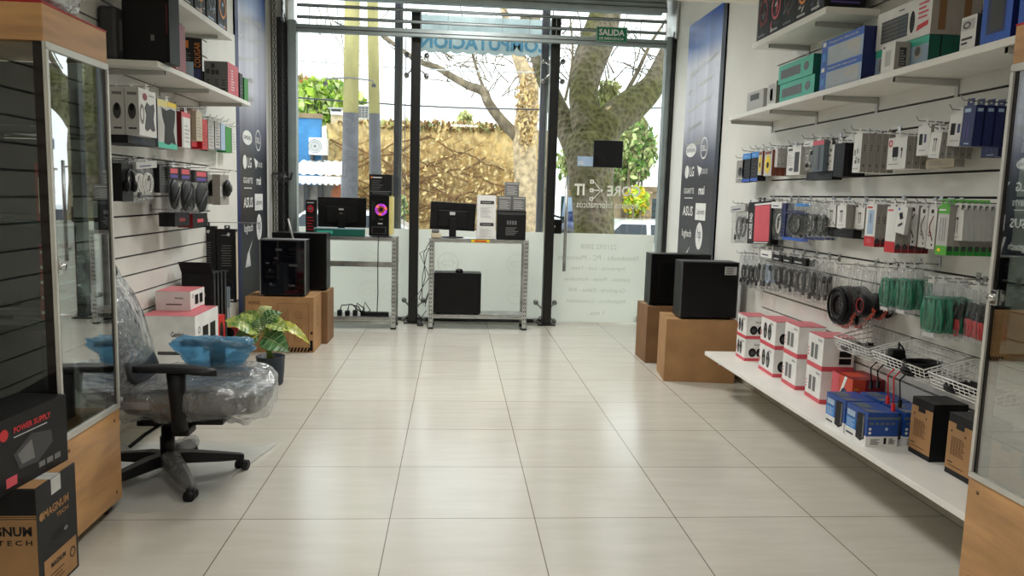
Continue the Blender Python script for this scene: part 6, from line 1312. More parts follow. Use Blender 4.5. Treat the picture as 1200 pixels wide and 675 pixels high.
def a_pad(m, F, w, h):
    m.rect(F, w*.30, h*.06, w*.94, h*.90, 'pink_red'); m.rect(F, w*.28, h*.91, w, h*.95, 'white'); m.text(F, 'MOUSE PAD', w*.21, h*.12, w*.13, 'white', w=h*.62, rot=HALF, bold=.03); m.rect(F, w*.30, h*.02, w*.9, h*.04, 'white')
def a_diag(m, F, w, h): m.poly(F, [(w*.25, h*.72), (w*.55, h*.80), (w*.72, h*.58), (w*.45, h*.50)], 'black'); m.poly(F, [(w*.30, h*.30), (w*.7, h*.44), (w*.76, h*.36), (w*.36, h*.22)], 'dark_grey'); m.disc(F, w*.2, h*.88, w*.08, 'blue')
def a_grip(m, F, w, h):
    m.poly(F, [(w*.30, h*.16), (w*.40, h*.46), (w*.30, h*.60), (w*.44, h*.74), (w*.62, h*.68), (w*.86, h*.74), (w*.90, h*.62), (w*.82, h*.40), (w*.90, h*.16), (w*.76, h*.12), (w*.60, h*.18), (w*.44, h*.11)], 'dark_grey'); m.disc(F, w*.16, h*.46, w*.12, 'mid_grey', rv=h*.22, hole=.6); m.disc(F, w*.34, h*.84, w*.13, 'deep_red', rv=h*.08)
    m.rect(F, w*.55, h*.88, w*.9, h*.9, 'mid_grey')
def a_grip2(m, F, w, h):
    m.rect(F, 0, 0, w, h*.12, 'teal'); m.rect(F, 0, h*.86, w*.5, h, 'pale_yellow'); m.rect(F, w*.5, h*.9, w, h, 'yellow')
    m.poly(F, [(w*.30, h*.10), (w*.36, h*.46), (w*.24, h*.66), (w*.20, h*.84), (w*.44, h*.80), (w*.66, h*.86), (w*.92, h*.84), (w*.88, h*.60), (w*.80, h*.40), (w*.92, h*.10), (w*.70, h*.14), (w*.52, h*.08)], 'black', o=.002); m.disc(F, w*.13, h*.4, w*.09, 'light_grey', rv=h*.18, hole=.7, o=.0016)
def a_pinkw(m, F, w, h): m.rect(F, 0, h*.86, w, h, 'pink_red'); m.rect(F, 0, 0, w*.2, h*.86, 'light_grey'); stripes(m, F, w*.3, h*.15, w*.9, h*.7, 5, 'light_grey')
def a_stripe(c):
    def f(m, F, w, h): stripes(m, F, w*.12, h*.12, w*.88, h*.85, 7, c, .35)
    return f
def side_dots(c='dark_grey', bar=None, barh=.2):
    def f(m, Fs, t, h):
        for v in (.55, .61, .67): m.rect(Fs, t*.4, h*v, t*.62, h*(v+.03), c)
        for v in (.14, .18): m.rect(Fs, t*.35, h*v, t*.65, h*(v+.025), c)
        if bar: m.rect(Fs, 0, 0, t, h*barh, bar, o=.0006); m.rect(Fs, t*.15, h*(barh-.08), t*.85, h*(barh+.02), 'dark_grey', o=.0012)
    return f
def pack(w, h, t, body, art=None, side=None, sbody=None, tab=True):
    """hanging carton; origin at the middle of its top edge, front face -Y"""
    m = MB(); m.box(-w/2, w/2, 0, t, -h, 0, body, .0012); F = frame((-w/2, 0, -h), (1, 0, 0), (0, 0, 1))
    if sbody:
        for sx in (-1, 1): m.rect(frame((sx*w/2, 0 if sx > 0 else t, -h), (0, sx, 0), (0, 0, 1)), 0, 0, t, h, sbody, o=.0004)
    if art: art(m, F, w, h)
    if side:
        for sx in (-1, 1): side(m, frame((sx*w/2, 0 if sx > 0 else t, -h), (0, sx, 0), (0, 0, 1)), t, h)
    return m
def tabm(w, c='white_card'):
    m = MB(); a = min(w*.32, .02); F = frame((0, .0005, 0), (1, 0, 0), (0, 0, 1))
    pts = [(-a, -.004), (a, -.004), (a, .022), (a*.7, .026), (-a*.7, .026), (-a, .022)]
    for x0, x1, z0, z1 in ((-a, a, -.004, .010), (-a, a, .018, .026), (-a, -a*.35, .010, .018), (a*.35, a, .010, .018)): m.box(x0, x1, .0005, .0012, z0, z1, c)
    return m
def hook(side, Y, z, xf, label=None):
    """wire hook plugged into the slat wall, with an upturned tip"""
    xw = XR if side > 0 else XL; L = abs(xw-xf)+.03
    t = thing('display_hook', label, 'hook', (xw, Y, z), 0, 'wire display hooks on the '+('right' if side > 0 else 'left')+' slat wall'); s = -side
    m = MB(); m.box(min(0, s*.004), max(0, s*.004), -.012, .012, -.012, .030, 'steel', .001); part(m, 'back_plate', t)
    m = MB(); m.tube([(0, 0, 0), (s*L, 0, .004), (s*(L+.012), 0, .022)], .0024, 'wire_grey', 5); part(m, 'wire', t)
    return t
HKL = ('wire display hook fixed in the right slat wall carrying hanging goods', 'wire display hook fixed in the left slat wall carrying hanging goods')
def span(side, px0, px1, yt, yb, xf):
    ym = (yt+yb)/2; a = at('X', xf, px0, ym); b = at('X', xf, px1, ym); c = at('X', xf, (px0+px1)/2, yt); d = at('X', xf, (px0+px1)/2, yb)
    return (a.y+b.y)/2, abs(a.y-b.y), c.z, c.z-d.z
def hang(side, name, px0, px1, yt, yb, n, sp, make, lab, lab2, cat, tilt=0, gap=.035, dark=None):
    xw = XR if side > 0 else XL; xf = xw-side*(gap+n*sp); Y, w, zt, h = span(side, px0, px1, yt, yb, xf)
    hook(side, Y, zt+.014, xf, HKL[0 if side > 0 else 1])
    src = make(w, h, sp)
    for i in range(n):
        o = src if i == 0 else copy_tree(src)
        o.location = (xf+side*i*sp, Y, zt); o.rotation_euler = (0, R(tilt)*(1 if i == 0 else .6), -side*HALF)
        tag(o, lab if i == 0 else lab2, cat, None if n == 1 or (i == 0) else f'{lab2}')
    return src
def boxer(body, art=None, side=None, sbody='grey_card', tabc='white_card'):
    def mk(w, h, sp):
        o = pack(w, h, sp*.9, body, art, side, sbody).build('hanging_box'); tabm(w, tabc).build('hang_tab', o); return o
    return mk
def bagger(cable, style='coil', header=None, body='clear_bag', r=.0046, label2=None, n=5, extra=None):
    """clear bag with a bundle of cable inside and an optional header card"""
    def mk(w, h, sp):
        t = bpy.data.objects.new('bagged_cable', None); COL.objects.link(t); t.empty_display_size = .03
        th = sp*.8
        m = MB(); sd = random.random()*50
        for s in (0, 1):
            m.grid(lambda u, v, s=s: ((u-.5)*w, th*.5+(1 if s else -1)*(th*.5*(1-(2*u-1)**4)*(1-(2*v-1)**4)+.003*noise.noise(V((u*6, v*9, sd+s)))), -h*v), 8, 12, body)
        part(m, 'bag', t)
        m = MB(); X = frame((0, th*.5, -h*.56), (1, 0, 0), (0, 0, 1)); rnd = random.Random(int(w*99999))
        if style == 'coil': 
            for i in range(n): a = rnd.uniform(.8, 1.02); m.tube([(w*.33*a*cos(q), min(h*.30, w*.42)*a*sin(q), (i-n/2)*r*.9) for q in [2*pi*k/20 for k in range(20)]], r, cable, 5, closed=True, X=X)
            m.tube([(w*.2, -h*.25, 0), (w*.3, -h*.32, 0)], r*1.9, 'black_plastic', 6, X=X)
        elif style == 'loop':
            for i in range(max(2, n-2)): a = rnd.uniform(.75, 1.05); m.tube([(w*.20*a*cos(q)+w*.05*i-w*.06, h*.26*a*sin(q), (i-n/2)*r*.8) for q in [2*pi*k/18 for k in range(18)]], r, cable, 5, closed=True, X=X)
            m.tube([(-w*.2, -h*.2, 0), (-w*.22, -h*.34, 0)], r*2.2, 'black_plastic', 6, X=X); m.tube([(w*.24, h*.22, 0), (w*.26, h*.08, 0)], r*2.2, 'black_plastic', 6, X=X)
        elif style == 'round':
            rr = min(w*.46, h*.34)
            for i in range(n): a = rnd.uniform(.55, 1); m.tube([(rr*a*cos(q), rr*a*sin(q)-h*.06, (i-n/2)*r*.55) for q in [2*pi*k/22 for k in range(22)]], r, cable if i % 6 else 'deep_red', 5, closed=True, X=X)
            for i in range(26): q = pi*(1.05+.9*i/25); m.tube([(rr*.98*cos(q), rr*.98*sin(q)-h*.06, rnd.uniform(-1, 1)*r*2), (rr*1.12*cos(q), rr*1.14*sin(q)-h*.06, rnd.uniform(-1, 1)*r*2)], r, 'orange_red', 5, X=X)
            m.box(-w*.05, w*.10, -rr*.85-h*.06, -rr*.6-h*.06, th*.3, th*.36, 'light_grey', 0, X)
        elif style == 'block':
            for i in range(11): u = -w*.40+w*.8*i/10; m.tube([(u, h*.26, th*.25*sin(i*2)), (u+w*.02*sin(i), 0, th*.3*cos(i)), (u, -h*.30, th*.25*sin(i*3))], w*.052, cable, 6, X=X)
            for s in (-1, 1): m.tube([(-w*.40, s*h*.27, 0), (0, s*h*.30, th*.2), (w*.40, s*h*.27, 0)], w*.05, cable, 6, X=X)
            m.box(-w*.25, w*.3, -h*.40, -h*.33, th*.3, th*.33, 'light_grey', 0, X)
        elif style == 'redblack':
            for i in range(9): u = -w*.38+w*.76*i/8; m.tube([(u, h*.28, 0), (u, h*.02, th*.25*sin(i*2)), (u, -h*.02, th*.2)], w*.05, 'black', 6, X=X); m.tube([(u, -h*.02, th*.2), (u+w*.01, -h*.16, th*.2*cos(i)), (u, -h*.34, 0)], w*.05, 'red' if i % 3 else 'deep_red', 6, X=X)
        part(m, 'cable', t)
        tabm(w, 'light_grey').build('hang_tab', t)
        if header:
            m = MB(); m.box(-w*.5, w*.5, -.001, th*.7, -h*.16, .004, header); F = frame((-w/2, -.001, -h*.16), (1, 0, 0), (0, 0, 1)); m.rect(F, w*.15, h*.05, w*.7, h*.08, 'light_grey' if header in ('black_card', 'navy', 'black') else 'navy'); part(m, 'header_card', t)
        if extra:
            m = MB(); extra(m, frame((-w/2, -.004, -h), (1, 0, 0), (0, 0, 1)), w, h); part(m, 'printed_band', t)
        return t
    return mk
def bands(c1, c2=None):
    def f(m, F, w, h):
        m.rect(F, 0, 0, w, h*.07, c1)
        if c2: m.rect(F, 0, h*.70, w, h*.74, c2); m.rect(F, w*.4, h*.76, w*.8, h*.79, c2); m.rect(F, w*.55, h*.90, w, h*.97, 'sky_blue')
    return f
H = hang
# ---- right wall, top row (left to right in the photo)
B2 = ' behind it on the same hook'
H(1, '', 863, 872, 188, 214, 2, .03, boxer('grey_card', a_mouse, None, 'grey_card'), 'grey blister pack at the far end of the top row', 'grey blister pack behind the first at the far end of the top row', 'blister pack')
H(1, '', 870, 879, 180, 213, 2, .03, boxer('black_card', a_blue, None, 'black_card'), 'black pack with blue top, left one of two in the top row', 'black pack with blue top behind the left one of two', 'hanging pack')
H(1, '', 880, 888.5, 178, 212, 2, .03, boxer('black_card', a_blue, None, 'black_card'), 'black pack with blue top, right one beside the yellow packs', 'black pack with blue top behind the right one', 'hanging pack')
H(1, '', 888.5, 893, 177, 205, 2, .03, boxer('light_grey', a_yellow, None, 'brown_card'), 'narrow yellow blister pack beside the blue topped packs', 'yellow blister pack behind the narrow one', 'blister pack')
H(1, '', 895.5, 904.5, 176, 206, 4, .03, boxer('light_grey', a_yellow, None, 'brown_card'), 'yellow cable blister on brown card in the top row', 'brown carded yellow blister behind the front one', 'blister pack')
H(1, '', 905, 911, 174, 196, 4, .026, boxer('white_card', a_plain, side_dots(), 'light_grey'), 'small plain white box right of the yellow blisters', 'small white box behind the plain front one', 'hanging box')
H(1, '', 922, 938, 172, 205, 2, .03, boxer('white_card', a_stick, None, 'light_grey'), 'white pack picturing a dark stick in the top row', 'white stick pack behind the front one', 'hanging pack')
H(1, '', 941, 952, 166, 199, 3, .03, bagger('light_grey', 'loop', 'white_card', n=6), 'silvery bagged cable right of the dark stick pack', 'silvery bagged cable behind the front one', 'bagged cable')
H(1, '', 952, 965, 165, 201, 3, .03, boxer('slate', a_redhead, None, 'slate'), 'slate grey pack with pink red header in the top row', 'slate grey pack behind the one with pink header', 'hanging pack')
H(1, '', 966, 977, 170, 200, 2, .03, boxer('white_card', a_photo, None, 'light_grey'), 'white pack with small photo between slate and black packs', 'white photo pack behind the front one', 'hanging pack')
H(1, '', 977, 989, 168, 207, 4, .03, boxer('black', a_stripe('black_card'), None, 'black_card'), 'plain black tall pack in the middle of the top row', 'plain black pack behind the tall front one', 'hanging pack')
H(1, '', 945, 975, 201, 211, 2, .03, boxer('black_card', a_stripe('dark_grey'), None, 'black_card'), 'low black pack under the slate grey pack', 'low black pack behind the one under the slate pack', 'hanging pack')
H(1, '', 990, 1001, 160, 200, 2, .03, boxer('white_card', a_photo, None, 'grey_card'), 'white pack with photo print right of the black tall pack', 'white photo printed pack behind it', 'hanging pack')
H(1, '', 1000, 1009, 157, 202, 5, .034, boxer('white_card', a_photo, side_dots(), 'grey_card'), 'tall white box fronting a row of grey sided boxes', 'grey sided tall box in the row behind the white front', 'hanging box')
H(1, '', 1040, 1062, 161, 198, 3, .034, boxer('white_card', a_charger, side_dots(), 'grey_card'), 'white charger box with black plug and red dot', 'white charger box behind the front one with red dot', 'hanging box')
H(1, '', 1075, 1090, 147, 182, 3, .036, boxer('white_card', a_chip, side_dots(), 'grey_card'), 'white box picturing two small black devices in the top row', 'white device box behind the front one', 'hanging box')
H(1, '', 1090, 1103, 155, 185, 5, .028, boxer('white_card', a_ear, side_dots(), 'grey_card'), 'white tilted box with grey print in the top row', 'white box stacked behind the tilted one', 'hanging box', tilt=5)
H(1, '', 1112, 1132, 134, 171, 4, .03, boxer('white_card', a_chip, side_dots('purple', 'purple', .14), 'light_grey'), 'white box with purple base picturing two black devices', 'white purple based box behind the front one', 'hanging box', tilt=4)
H(1, '', 1128, 1142, 124, 171, 5, .040, boxer('navy', a_navy, lambda m, Fs, t, h: (m.rect(Fs, t*.2, h*.85, t*.8, h*.93, 'pale_blue'), m.rect(Fs, t*.93, 0, t, h, 'black')), 'navy', 'navy'), 'front navy blue carded pack of the upper navy row', 'navy blue carded pack in the row behind the front one', 'hanging pack', tilt=3)
H(1, '', 1151, 1171, 147, 184, 2, .03, boxer('navy', a_navy, None, 'navy', 'navy'), 'short navy blue box hanging below the navy row', 'navy blue box behind the short one', 'hanging box')
H(1, '', 1085, 1118, 186, 196, 1, .05, boxer('beige', a_stripe('grey_card'), None, 'grey_card'), 'low beige pack under the tilted white boxes', '', 'hanging pack')
# ---- second row
H(1, '', 855, 872, 241, 285, 2, .03, bagger('dark_grey', 'loop', 'light_grey', n=5), 'clear bag with looped cable at the far end of the second row', 'clear bag with looped cable behind the far end one', 'bagged cable', tilt=-4)
H(1, '', 876, 903, 236, 286, 2, .03, boxer('black_card', a_pad, None, 'black_card', 'black_card'), 'black and red mouse pad pack in the second row', 'mouse pad pack behind the front one', 'mouse pad', tilt=-3)
H(1, '', 903, 915, 237, 281, 2, .03, bagger('white', 'loop', 'white_card', n=7, r=.003), 'white bagged cable right of the red mouse pad pack', 'white bagged cable behind the front one', 'bagged cable')
H(1, '', 915.5, 920, 238, 278, 2, .028, boxer('navy', a_stripe('black_card'), None, 'navy'), 'narrow navy pack beside the clear blue banded bag', 'narrow navy pack behind the front one', 'hanging pack')
H(1, '', 919, 943, 237, 282, 2, .03, bagger('black', 'coil', None, n=6, r=.0046, extra=bands('blue', 'navy')), 'clear bag with black coil and blue bands', 'blue banded bag with black coil behind the front one', 'bagged cable')
H(1, '', 944, 956, 239, 281, 3, .03, bagger('dark_grey', 'loop', None, n=5, r=.0046, extra=bands('navy')), 'clear bag with dark cable right of the blue banded bag', 'navy edged clear bag behind the front one', 'bagged cable')
H(1, '', 957, 968, 241, 281, 3, .03, bagger('black', 'loop', None, n=6, r=.0046, extra=bands('navy')), 'clear bag with black cable left of the small white boxes', 'clear bag with black cable behind the front one', 'bagged cable')
H(1, '', 969, 979, 240, 266, 2, .03, boxer('white_card', a_ear, None, 'grey_card'), 'small white earphone box, left of two at mid second row', 'small white earphone box behind the left one', 'hanging box', tilt=-3)
H(1, '', 980.5, 991, 240, 267, 4, .024, boxer('white_card', a_ear, None, 'grey_card'), 'small white earphone box, right of two at mid second row', 'small white earphone box behind the right one', 'hanging box', tilt=-3)
H(1, '', 968, 1000, 268, 278, 1, .05, boxer('black_card', a_stripe('dark_grey'), None, 'black_card'), 'low black pack below the small white earphone boxes', '', 'hanging pack')
H(1, '', 1002, 1013, 243, 268, 2, .026, boxer('white_card', a_ear, None, 'grey_card'), 'single white earphone box left of the red based packs', 'white earphone box behind the single one', 'hanging box')
H(1, '', 1014, 1026, 239, 289, 4, .03, boxer('white_card', a_phone, side_dots('dark_grey', 'deep_red', .16), 'grey_card'), 'tall white box with red base and pale phone window', 'grey sided box with red base behind the phone window one', 'hanging box')
H(1, '', 1038, 1050, 242, 296, 5, .032, boxer('white_card', lambda m, F, w, h: (m.rect(F, 0, 0, w, h*.24, 'red'), m.rect(F, w*.1, h*.9, w*.6, h*.94, 'pink_red')), side_dots('dark_grey', 'deep_red', .16), 'grey_card'), 'plain white box with red base in the second row', 'grey sided red based box behind the plain white one', 'hanging box')
H(1, '', 1051, 1063, 242, 274, 1, .02, boxer('white_card', a_diag, None, 'light_grey'), 'tilted white card with two black squares', '', 'hanging card', tilt=8, gap=.19)
H(1, '', 1063, 1075, 241, 288, 3, .03, boxer('white_card', a_wave('black'), None, 'grey_card'), 'white box with a black wavy cable print', 'white wavy cable box behind the front one', 'hanging box')
H(1, '', 1077, 1086, 243, 290, 3, .03, boxer('white_card', a_wave('dark_grey'), None, 'grey_card'), 'white box with a dark cable print, left of two', 'white cable box behind the left one of two', 'hanging box')
H(1, '', 1086.5, 1096.5, 243, 292, 3, .03, boxer('white_card', a_wave('deep_red'), None, 'grey_card'), 'white box with a dark red cable print, right of two', 'white cable box behind the red printed one', 'hanging box')
H(1, '', 1098, 1111, 241, 299, 7, .028, boxer('light_grey', a_lime, side_dots('grey_card', 'green', .17), 'grey_card', 'lime'), 'white pack with lime green top and base', 'green based pack in the row behind the lime one', 'hanging pack')
H(1, '', 1113, 1128, 246, 282, 7, .024, boxer('white_card', a_ear, None, 'light_grey'), 'plain white box fronting the row beside the cabinet', 'pale box in the row behind the plain white front', 'hanging box', tilt=-2)
# ---- third row
H(1, '', 864, 872, 299, 334, 2, .03, bagger('black', 'loop', None, n=5, r=.0046), 'clear bag with black lead at the far end of the third row', 'clear bag with black lead behind the far end one', 'bagged cable', tilt=-4)
H(1, '', 873, 881, 299, 338, 2, .03, bagger('black', 'loop', None, n=6, r=.0046), 'clear bag with black lead, second in the third row', 'clear bag with black lead behind the second one', 'bagged cable')
H(1, '', 883, 889, 293, 340, 2, .036, bagger('dark_grey', 'loop', 'light_grey', n=4), 'slim clear bag with grey lead, third in the third row', 'slim clear bag behind the third one', 'bagged cable')
H(1, '', 890, 903, 294, 341, 2, .036, bagger('pale_blue', 'loop', 'white_card', n=6), 'clear bag with pale blue cable in the third row', 'pale blue bagged cable behind the front one', 'bagged cable')
H(1, '', 904, 915, 299, 342, 2, .036, bagger('black', 'coil', 'black_card', n=4), 'black headed bag with small loop, left of three', 'black headed bag behind the left of three', 'bagged cable')
H(1, '', 916, 927, 301, 346, 2, .036, bagger('black', 'coil', 'black_card', n=4), 'black headed bag with small loop, middle of three', 'black headed bag behind the middle of three', 'bagged cable')
H(1, '', 928, 943, 303, 350, 2, .036, bagger('dark_grey', 'coil', 'black_card', n=4), 'wider black headed bag with grey loop, right of three', 'wider black headed bag behind the right of three', 'bagged cable')
H(1, '', 944, 954, 304, 356, 2, .036, bagger('black', 'loop', None, n=7, r=.0046), 'bag of black cable beside the black headed bags', 'bag of black cable behind the front one', 'bagged cable')
H(1, '', 955, 965, 306, 358, 2, .036, bagger('mid_grey', 'loop', None, n=7, r=.0046), 'bag of grey cable left of the round red black bundle', 'bag of grey cable behind the front one', 'bagged cable')
H(1, '', 972, 998, 313, 386, 2, .07, bagger('black', 'round', None, n=30, r=.0058), 'round black and red cable bundle with orange ends', 'round black and red cable bundle behind the front one', 'bagged cable')
H(1, '', 1003, 1020, 316, 384, 2, .06, bagger('black', 'round', None, n=26, r=.0058), 'round black cable bundle left of the green cables', 'round black cable bundle behind the one by the green cables', 'bagged cable')
H(1, '', 1028, 1044, 312, 366, 3, .042, bagger('cable_green', 'block', None), 'bright green bagged cable, left of the green row', 'green bagged cable behind the left one', 'bagged cable')
H(1, '', 1046, 1064, 312, 370, 3, .045, bagger('cable_green', 'block', None), 'bright green bagged cable, middle of the green row', 'green bagged cable behind the middle one', 'bagged cable')
H(1, '', 1076, 1100, 330, 398, 4, .042, bagger('cable_green', 'block', None), 'low hanging dark green bagged cable, right of the green row', 'green bagged cable behind the low hanging one', 'bagged cable')
H(1, '', 1107, 1126, 335, 400, 2, .045, bagger('red', 'redblack', None), 'red and black cable bag right of the green cables', 'red and black cable bag behind the front one', 'bagged cable', tilt=8)
H(1, '', 1128, 1152, 338, 404, 3, .045, bagger('red', 'redblack', None), 'red and black cable bag nearest the glass cabinet', 'red and black cable bag behind the nearest one', 'bagged cable', tilt=3)
# ---- left wall, upper row
LFT = -1
def boxer_l(*a, **k): return boxer(*a, **k)
def dk(w, h, sp):
    o = pack(w, h, sp*.93, 'white_card', a_grip, None, None).build('controller_box')
    for sx in (-1, 1): m = MB(); F = frame((sx*w/2, 0 if sx > 0 else sp*.93, -h), (0, sx, 0), (0, 0, 1)); m.rect(F, 0, 0, sp*.93, h, 'light_grey', o=.0006); m.disc(F, sp*.46, h*.5, sp*.27, 'dark_grey', rv=h*.17, o=.001); m.disc(F, sp*.46, h*.58, sp*.15, 'black', rv=h*.08, o=.0014); m.rect(F, sp*.15, h*.84, sp*.8, h*.90, 'mid_grey', o=.001); m.rect(F, sp*.2, h*.12, sp*.75, h*.16, 'dark_grey', o=.001); part(m, 'side_print', o)
    tabm(w).build('hang_tab', o); return o
H(LFT, '', 163, 183, 106, 160, 4, .068, dk, 'white box picturing a black controller in the upper left row', 'grey sided box with black oval print behind the controller box', 'hanging box', gap=.02)
H(LFT, '', 150, 182, 161, 170, 2, .10, boxer('black_card', a_stripe('navy'), None, 'black_card'), 'low dark pack under the controller box', 'low dark pack behind the one under the controller box', 'hanging pack')
H(LFT, '', 185, 207, 119, 174, 2, .045, boxer('light_grey', a_grip2, None, 'slate'), 'yellow and turquoise pack with a black controller shape', 'yellow and turquoise pack behind the front one', 'hanging pack', gap=.12)
H(LFT, '', 213, 223, 132, 173, 3, .04, boxer('white_card', a_pinkw, None, 'deep_red'), 'white and pink box in the upper left row', 'dark red sided box behind the white and pink one', 'hanging box', gap=.06)
H(LFT, '', 224, 231, 128, 172, 2, .04, boxer('red', a_stripe('deep_red'), None, 'deep_red'), 'red pack right of the white and pink box', 'red pack behind the front red one', 'hanging pack')
H(LFT, '', 230, 237, 131, 165, 2, .03, boxer('beige', a_stripe('grey_card'), None, 'beige'), 'beige pack hanging before the red packs', 'beige pack behind the front one', 'hanging pack', gap=.12)
H(LFT, '', 237, 243, 140, 175, 3, .035, boxer('red', a_stripe('deep_red'), None, 'red'), 'bright red box left of the grey packs', 'bright red box behind the front one', 'hanging box')
H(LFT, '', 244, 251, 141, 175, 2, .035, boxer('light_grey', a_stripe('grey_card'), None, 'grey_card'), 'light grey pack, left of two in the upper left row', 'light grey pack behind the left one of two', 'hanging pack')
H(LFT, '', 252, 258, 143, 174, 2, .035, boxer('light_grey', a_stripe('mid_grey'), None, 'black_card'), 'light grey pack, right of two beside the dark edge', 'light grey pack behind the right one of two', 'hanging pack')
H(LFT, '', 259, 264, 145, 176, 2, .035, boxer('pale_blue', a_plain, None, 'pale_blue'), 'pale blue pack left of the green pack', 'pale blue pack behind the front one', 'hanging pack')
H(LFT, '', 264.5, 271, 149, 179, 2, .035, boxer('green', a_plain, None, 'green'), 'bright green pack in the upper left row', 'bright green pack behind the front one', 'hanging pack')
H(LFT, '', 272, 277, 151, 179, 2, .03, boxer('white_card', a_stripe('light_grey'), None, 'light_grey'), 'white pack at the far end of the upper left row', 'white pack behind the far end one', 'hanging pack')
# ---- left wall, lower row
def headset(w, h, sp):
    o = pack(w, h, sp*.9, 'black_card', lambda m, F, w, h: (m.disc(F, w*.5, h*.5, w*.34, 'dark_grey', rv=h*.3, hole=.7), m.disc(F, w*.62, h*.62, w*.08, 'light_grey')), None, 'black_card').build('hanging_headset'); m = MB()
    m.tube([(w*.34*cos(q), -.012, -h*.5+h*.34*sin(q)) for q in [pi*k/10 for k in range(11)]], .008, 'black_plastic', 8); m.ell((w*.32, -.014, -h*.58), (.018, .016, .032), 'black_plastic', 10, 8); m.ell((-w*.32, -.014, -h*.58), (.018, .016, .032), 'black_plastic', 10, 8); part(m, 'headset', o); tabm(w, 'black_card').build('hang_tab', o); return o
H(LFT, '', 143, 156, 192, 236, 2, .075, headset, 'black headset pack nearest in the lower left row', 'black headset pack behind the nearest one', 'headset', gap=.04)
H(LFT, '', 160, 184, 190, 236, 3, .055, bagger('white', 'loop', 'light_grey', n=9, r=.005), 'white corded bag in the lower left row', 'white corded bag behind the front one', 'bagged cable', gap=.04, tilt=-4)
H(LFT, '', 187, 205, 194, 226, 2, .07, boxer('dark_grey', lambda m, F, w, h: (stripes(m, F, w*.15, h*.3, w*.85, h*.85, 6, 'mid_grey', .4), m.rect(F, w*.75, h*.12, w*.9, h*.24, 'light_grey')), None, 'black_card', 'black_card'), 'dark grey box with pale lines in the lower left row', 'dark grey box behind the pale lined one', 'hanging box', gap=.04)
def pinkpack(w, h, sp):
    t = bpy.data.objects.new('headset_pack', None); COL.objects.link(t); m = MB(); th = sp*.9; m.box(-w/2, w/2, 0, th*.5, -h, 0, 'clear_bag'); part(m, 'clear_bag', t)
    m = MB(); m.box(-w*.45, w*.45, -.001, th*.6, -h*.28, 0, 'black_card'); F = frame((-w*.45, -.001, -h*.28), (1, 0, 0), (0, 0, 1)); m.rect(F, w*.1, h*.14, w*.8, h*.25, 'pink_red'); m.rect(F, w*.1, h*.04, w*.8, h*.11, 'purple'); part(m, 'header_card', t)
    m = MB(); m.X = frame((0, 0, -h*.62), (1, 0, 0), (0, 0, 1)); m.ell((0, 0, th*.0), (w*.44, h*.36, th*.22), 'black_plastic', 14, 8); m.tube([(-w*.3, -h*.2, th*.16), (0, 0, th*.24), (w*.3, h*.16, th*.16)], .008, 'dark_grey', 6); part(m, 'headset', t); tabm(w).build('hang_tab', t); return t
H(LFT, '', 198, 210, 196, 247, 1, .10, pinkpack, 'black and pink headset pack, left of three', '', 'headset', gap=.10)
H(LFT, '', 211, 224, 197, 249, 1, .10, pinkpack, 'black and pink headset pack, middle of three', '', 'headset', gap=.10)
H(LFT, '', 228, 244, 200, 250, 2, .07, pinkpack, 'black and pink headset pack, right of three', 'black and pink headset pack behind the right of three', 'headset', gap=.06)
H(LFT, '', 205, 222, 249, 265, 1, .10, boxer('black_card', lambda m, F, w, h: m.rect(F, w*.3, h*.35, w*.7, h*.6, 'deep_red'), None, 'black_card', 'black_card'), 'dark red printed box low below the left pink pack', '', 'hanging box', gap=.08)
H(LFT, '', 226, 243, 250, 266, 1, .10, boxer('black_card', lambda m, F, w, h: m.rect(F, w*.3, h*.35, w*.7, h*.6, 'pink_red'), None, 'deep_red', 'black_card'), 'dark red printed box low below the right pink pack', '', 'hanging box', gap=.08)
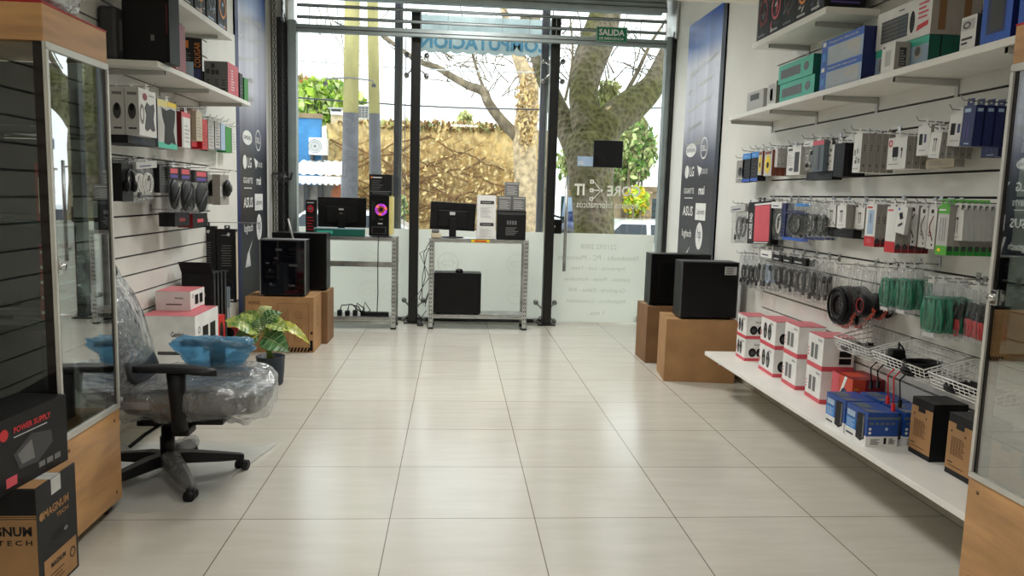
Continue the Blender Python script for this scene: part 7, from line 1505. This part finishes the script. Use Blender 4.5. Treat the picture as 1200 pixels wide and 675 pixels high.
def webpack(w, h, sp):
    o = pack(w, h, sp*.5, 'light_grey', lambda m, F, w, h: (m.rect(F, 0, h*.62, w, h, 'grey_card'), m.rect(F, 0, 0, w, h*.28, 'grey_card')), None, 'grey_card').build('webcam_pack'); m = MB(); m.ell((0, -.02, -h*.45), (w*.3, .022, w*.3), 'black_plastic', 14, 8); m.tube([(0, -.03, -h*.45), (0, -.046, -h*.45)], w*.13, 'dark_grey', 12); m.box(-w*.2, w*.2, -.02, 0, -h*.72, -h*.6, 'dark_grey', .004); part(m, 'webcam', o); tabm(w, 'light_grey').build('hang_tab', o); return o
H(LFT, '', 258, 268, 205, 240, 2, .10, webpack, 'grey pack with a black webcam at the far end of the row', 'grey webcam pack behind the far end one', 'webcam', gap=.03)
# the two long black boxes side by side on one hook
xh = -.55; p = at('Y', 2.45, 231, 265); q = at('Y', 2.45, 253, 265)
a = at('X', -.80, 242, 300); Yh = 2.62
hook(-1, Yh, 1.085, -.60, HKL[1])
def longbox(i):
    x0 = at('Y', Yh-.03, (230.5, 254)[i], 300).x; x1 = at('Y', Yh-.03, (253, 276.5)[i], 300).x; zt = at('Y', Yh-.03, 242, (265, 268)[i]).z; zb = at('Y', Yh-.03, 242, (350, 354)[i]).z; w = x1-x0; h = zt-zb
    m = MB(); m.box(-w/2+.002, w/2-.002, -.03, .03, -h, 0, 'black_card', .002); F = frame((-w/2, -.03, -h), (1, 0, 0), (0, 0, 1))
    m.poly(F, [(w*.5, h*.92), (w*.62, h*.955), (w*.72, h*.94), (w*.66, h*.90)], 'light_grey'); m.rect(F, w*.28, h*.915, w*.5, h*.92, 'light_grey')
    for k in range(9): m.rect(F, w*(.22+.03*(k % 3)), h*(.50+.034*k), w*(.76-.03*(k % 2)), h*(.508+.034*k), 'mid_grey')
    m.rect(F, w*.2, h*.42, w*.6, h*.45, 'dark_grey'); m.disc(F, w*.5, h*.24, w*.34, 'dark_grey', rv=h*.08, hole=.94); m.rect(F, w*.1, h*.02, w*.85, h*.045, 'light_grey')
    if i == 1: m.rect(frame((w/2-.002, -.03, -h), (0, 1, 0), (0, 0, 1)), .01, .02, .05, h-.02, 'beige')
    o = m.build('long_box', loc=((x0+x1)/2, Yh, zt)); tag(o, ('long black box hanging by the left banner, left of two', 'long black box hanging by the left banner, right of two')[i], 'hanging box', 'long black boxes on one hook'); tabm(w, 'dark_grey').build('hang_tab', o)
longbox(0); longbox(1)
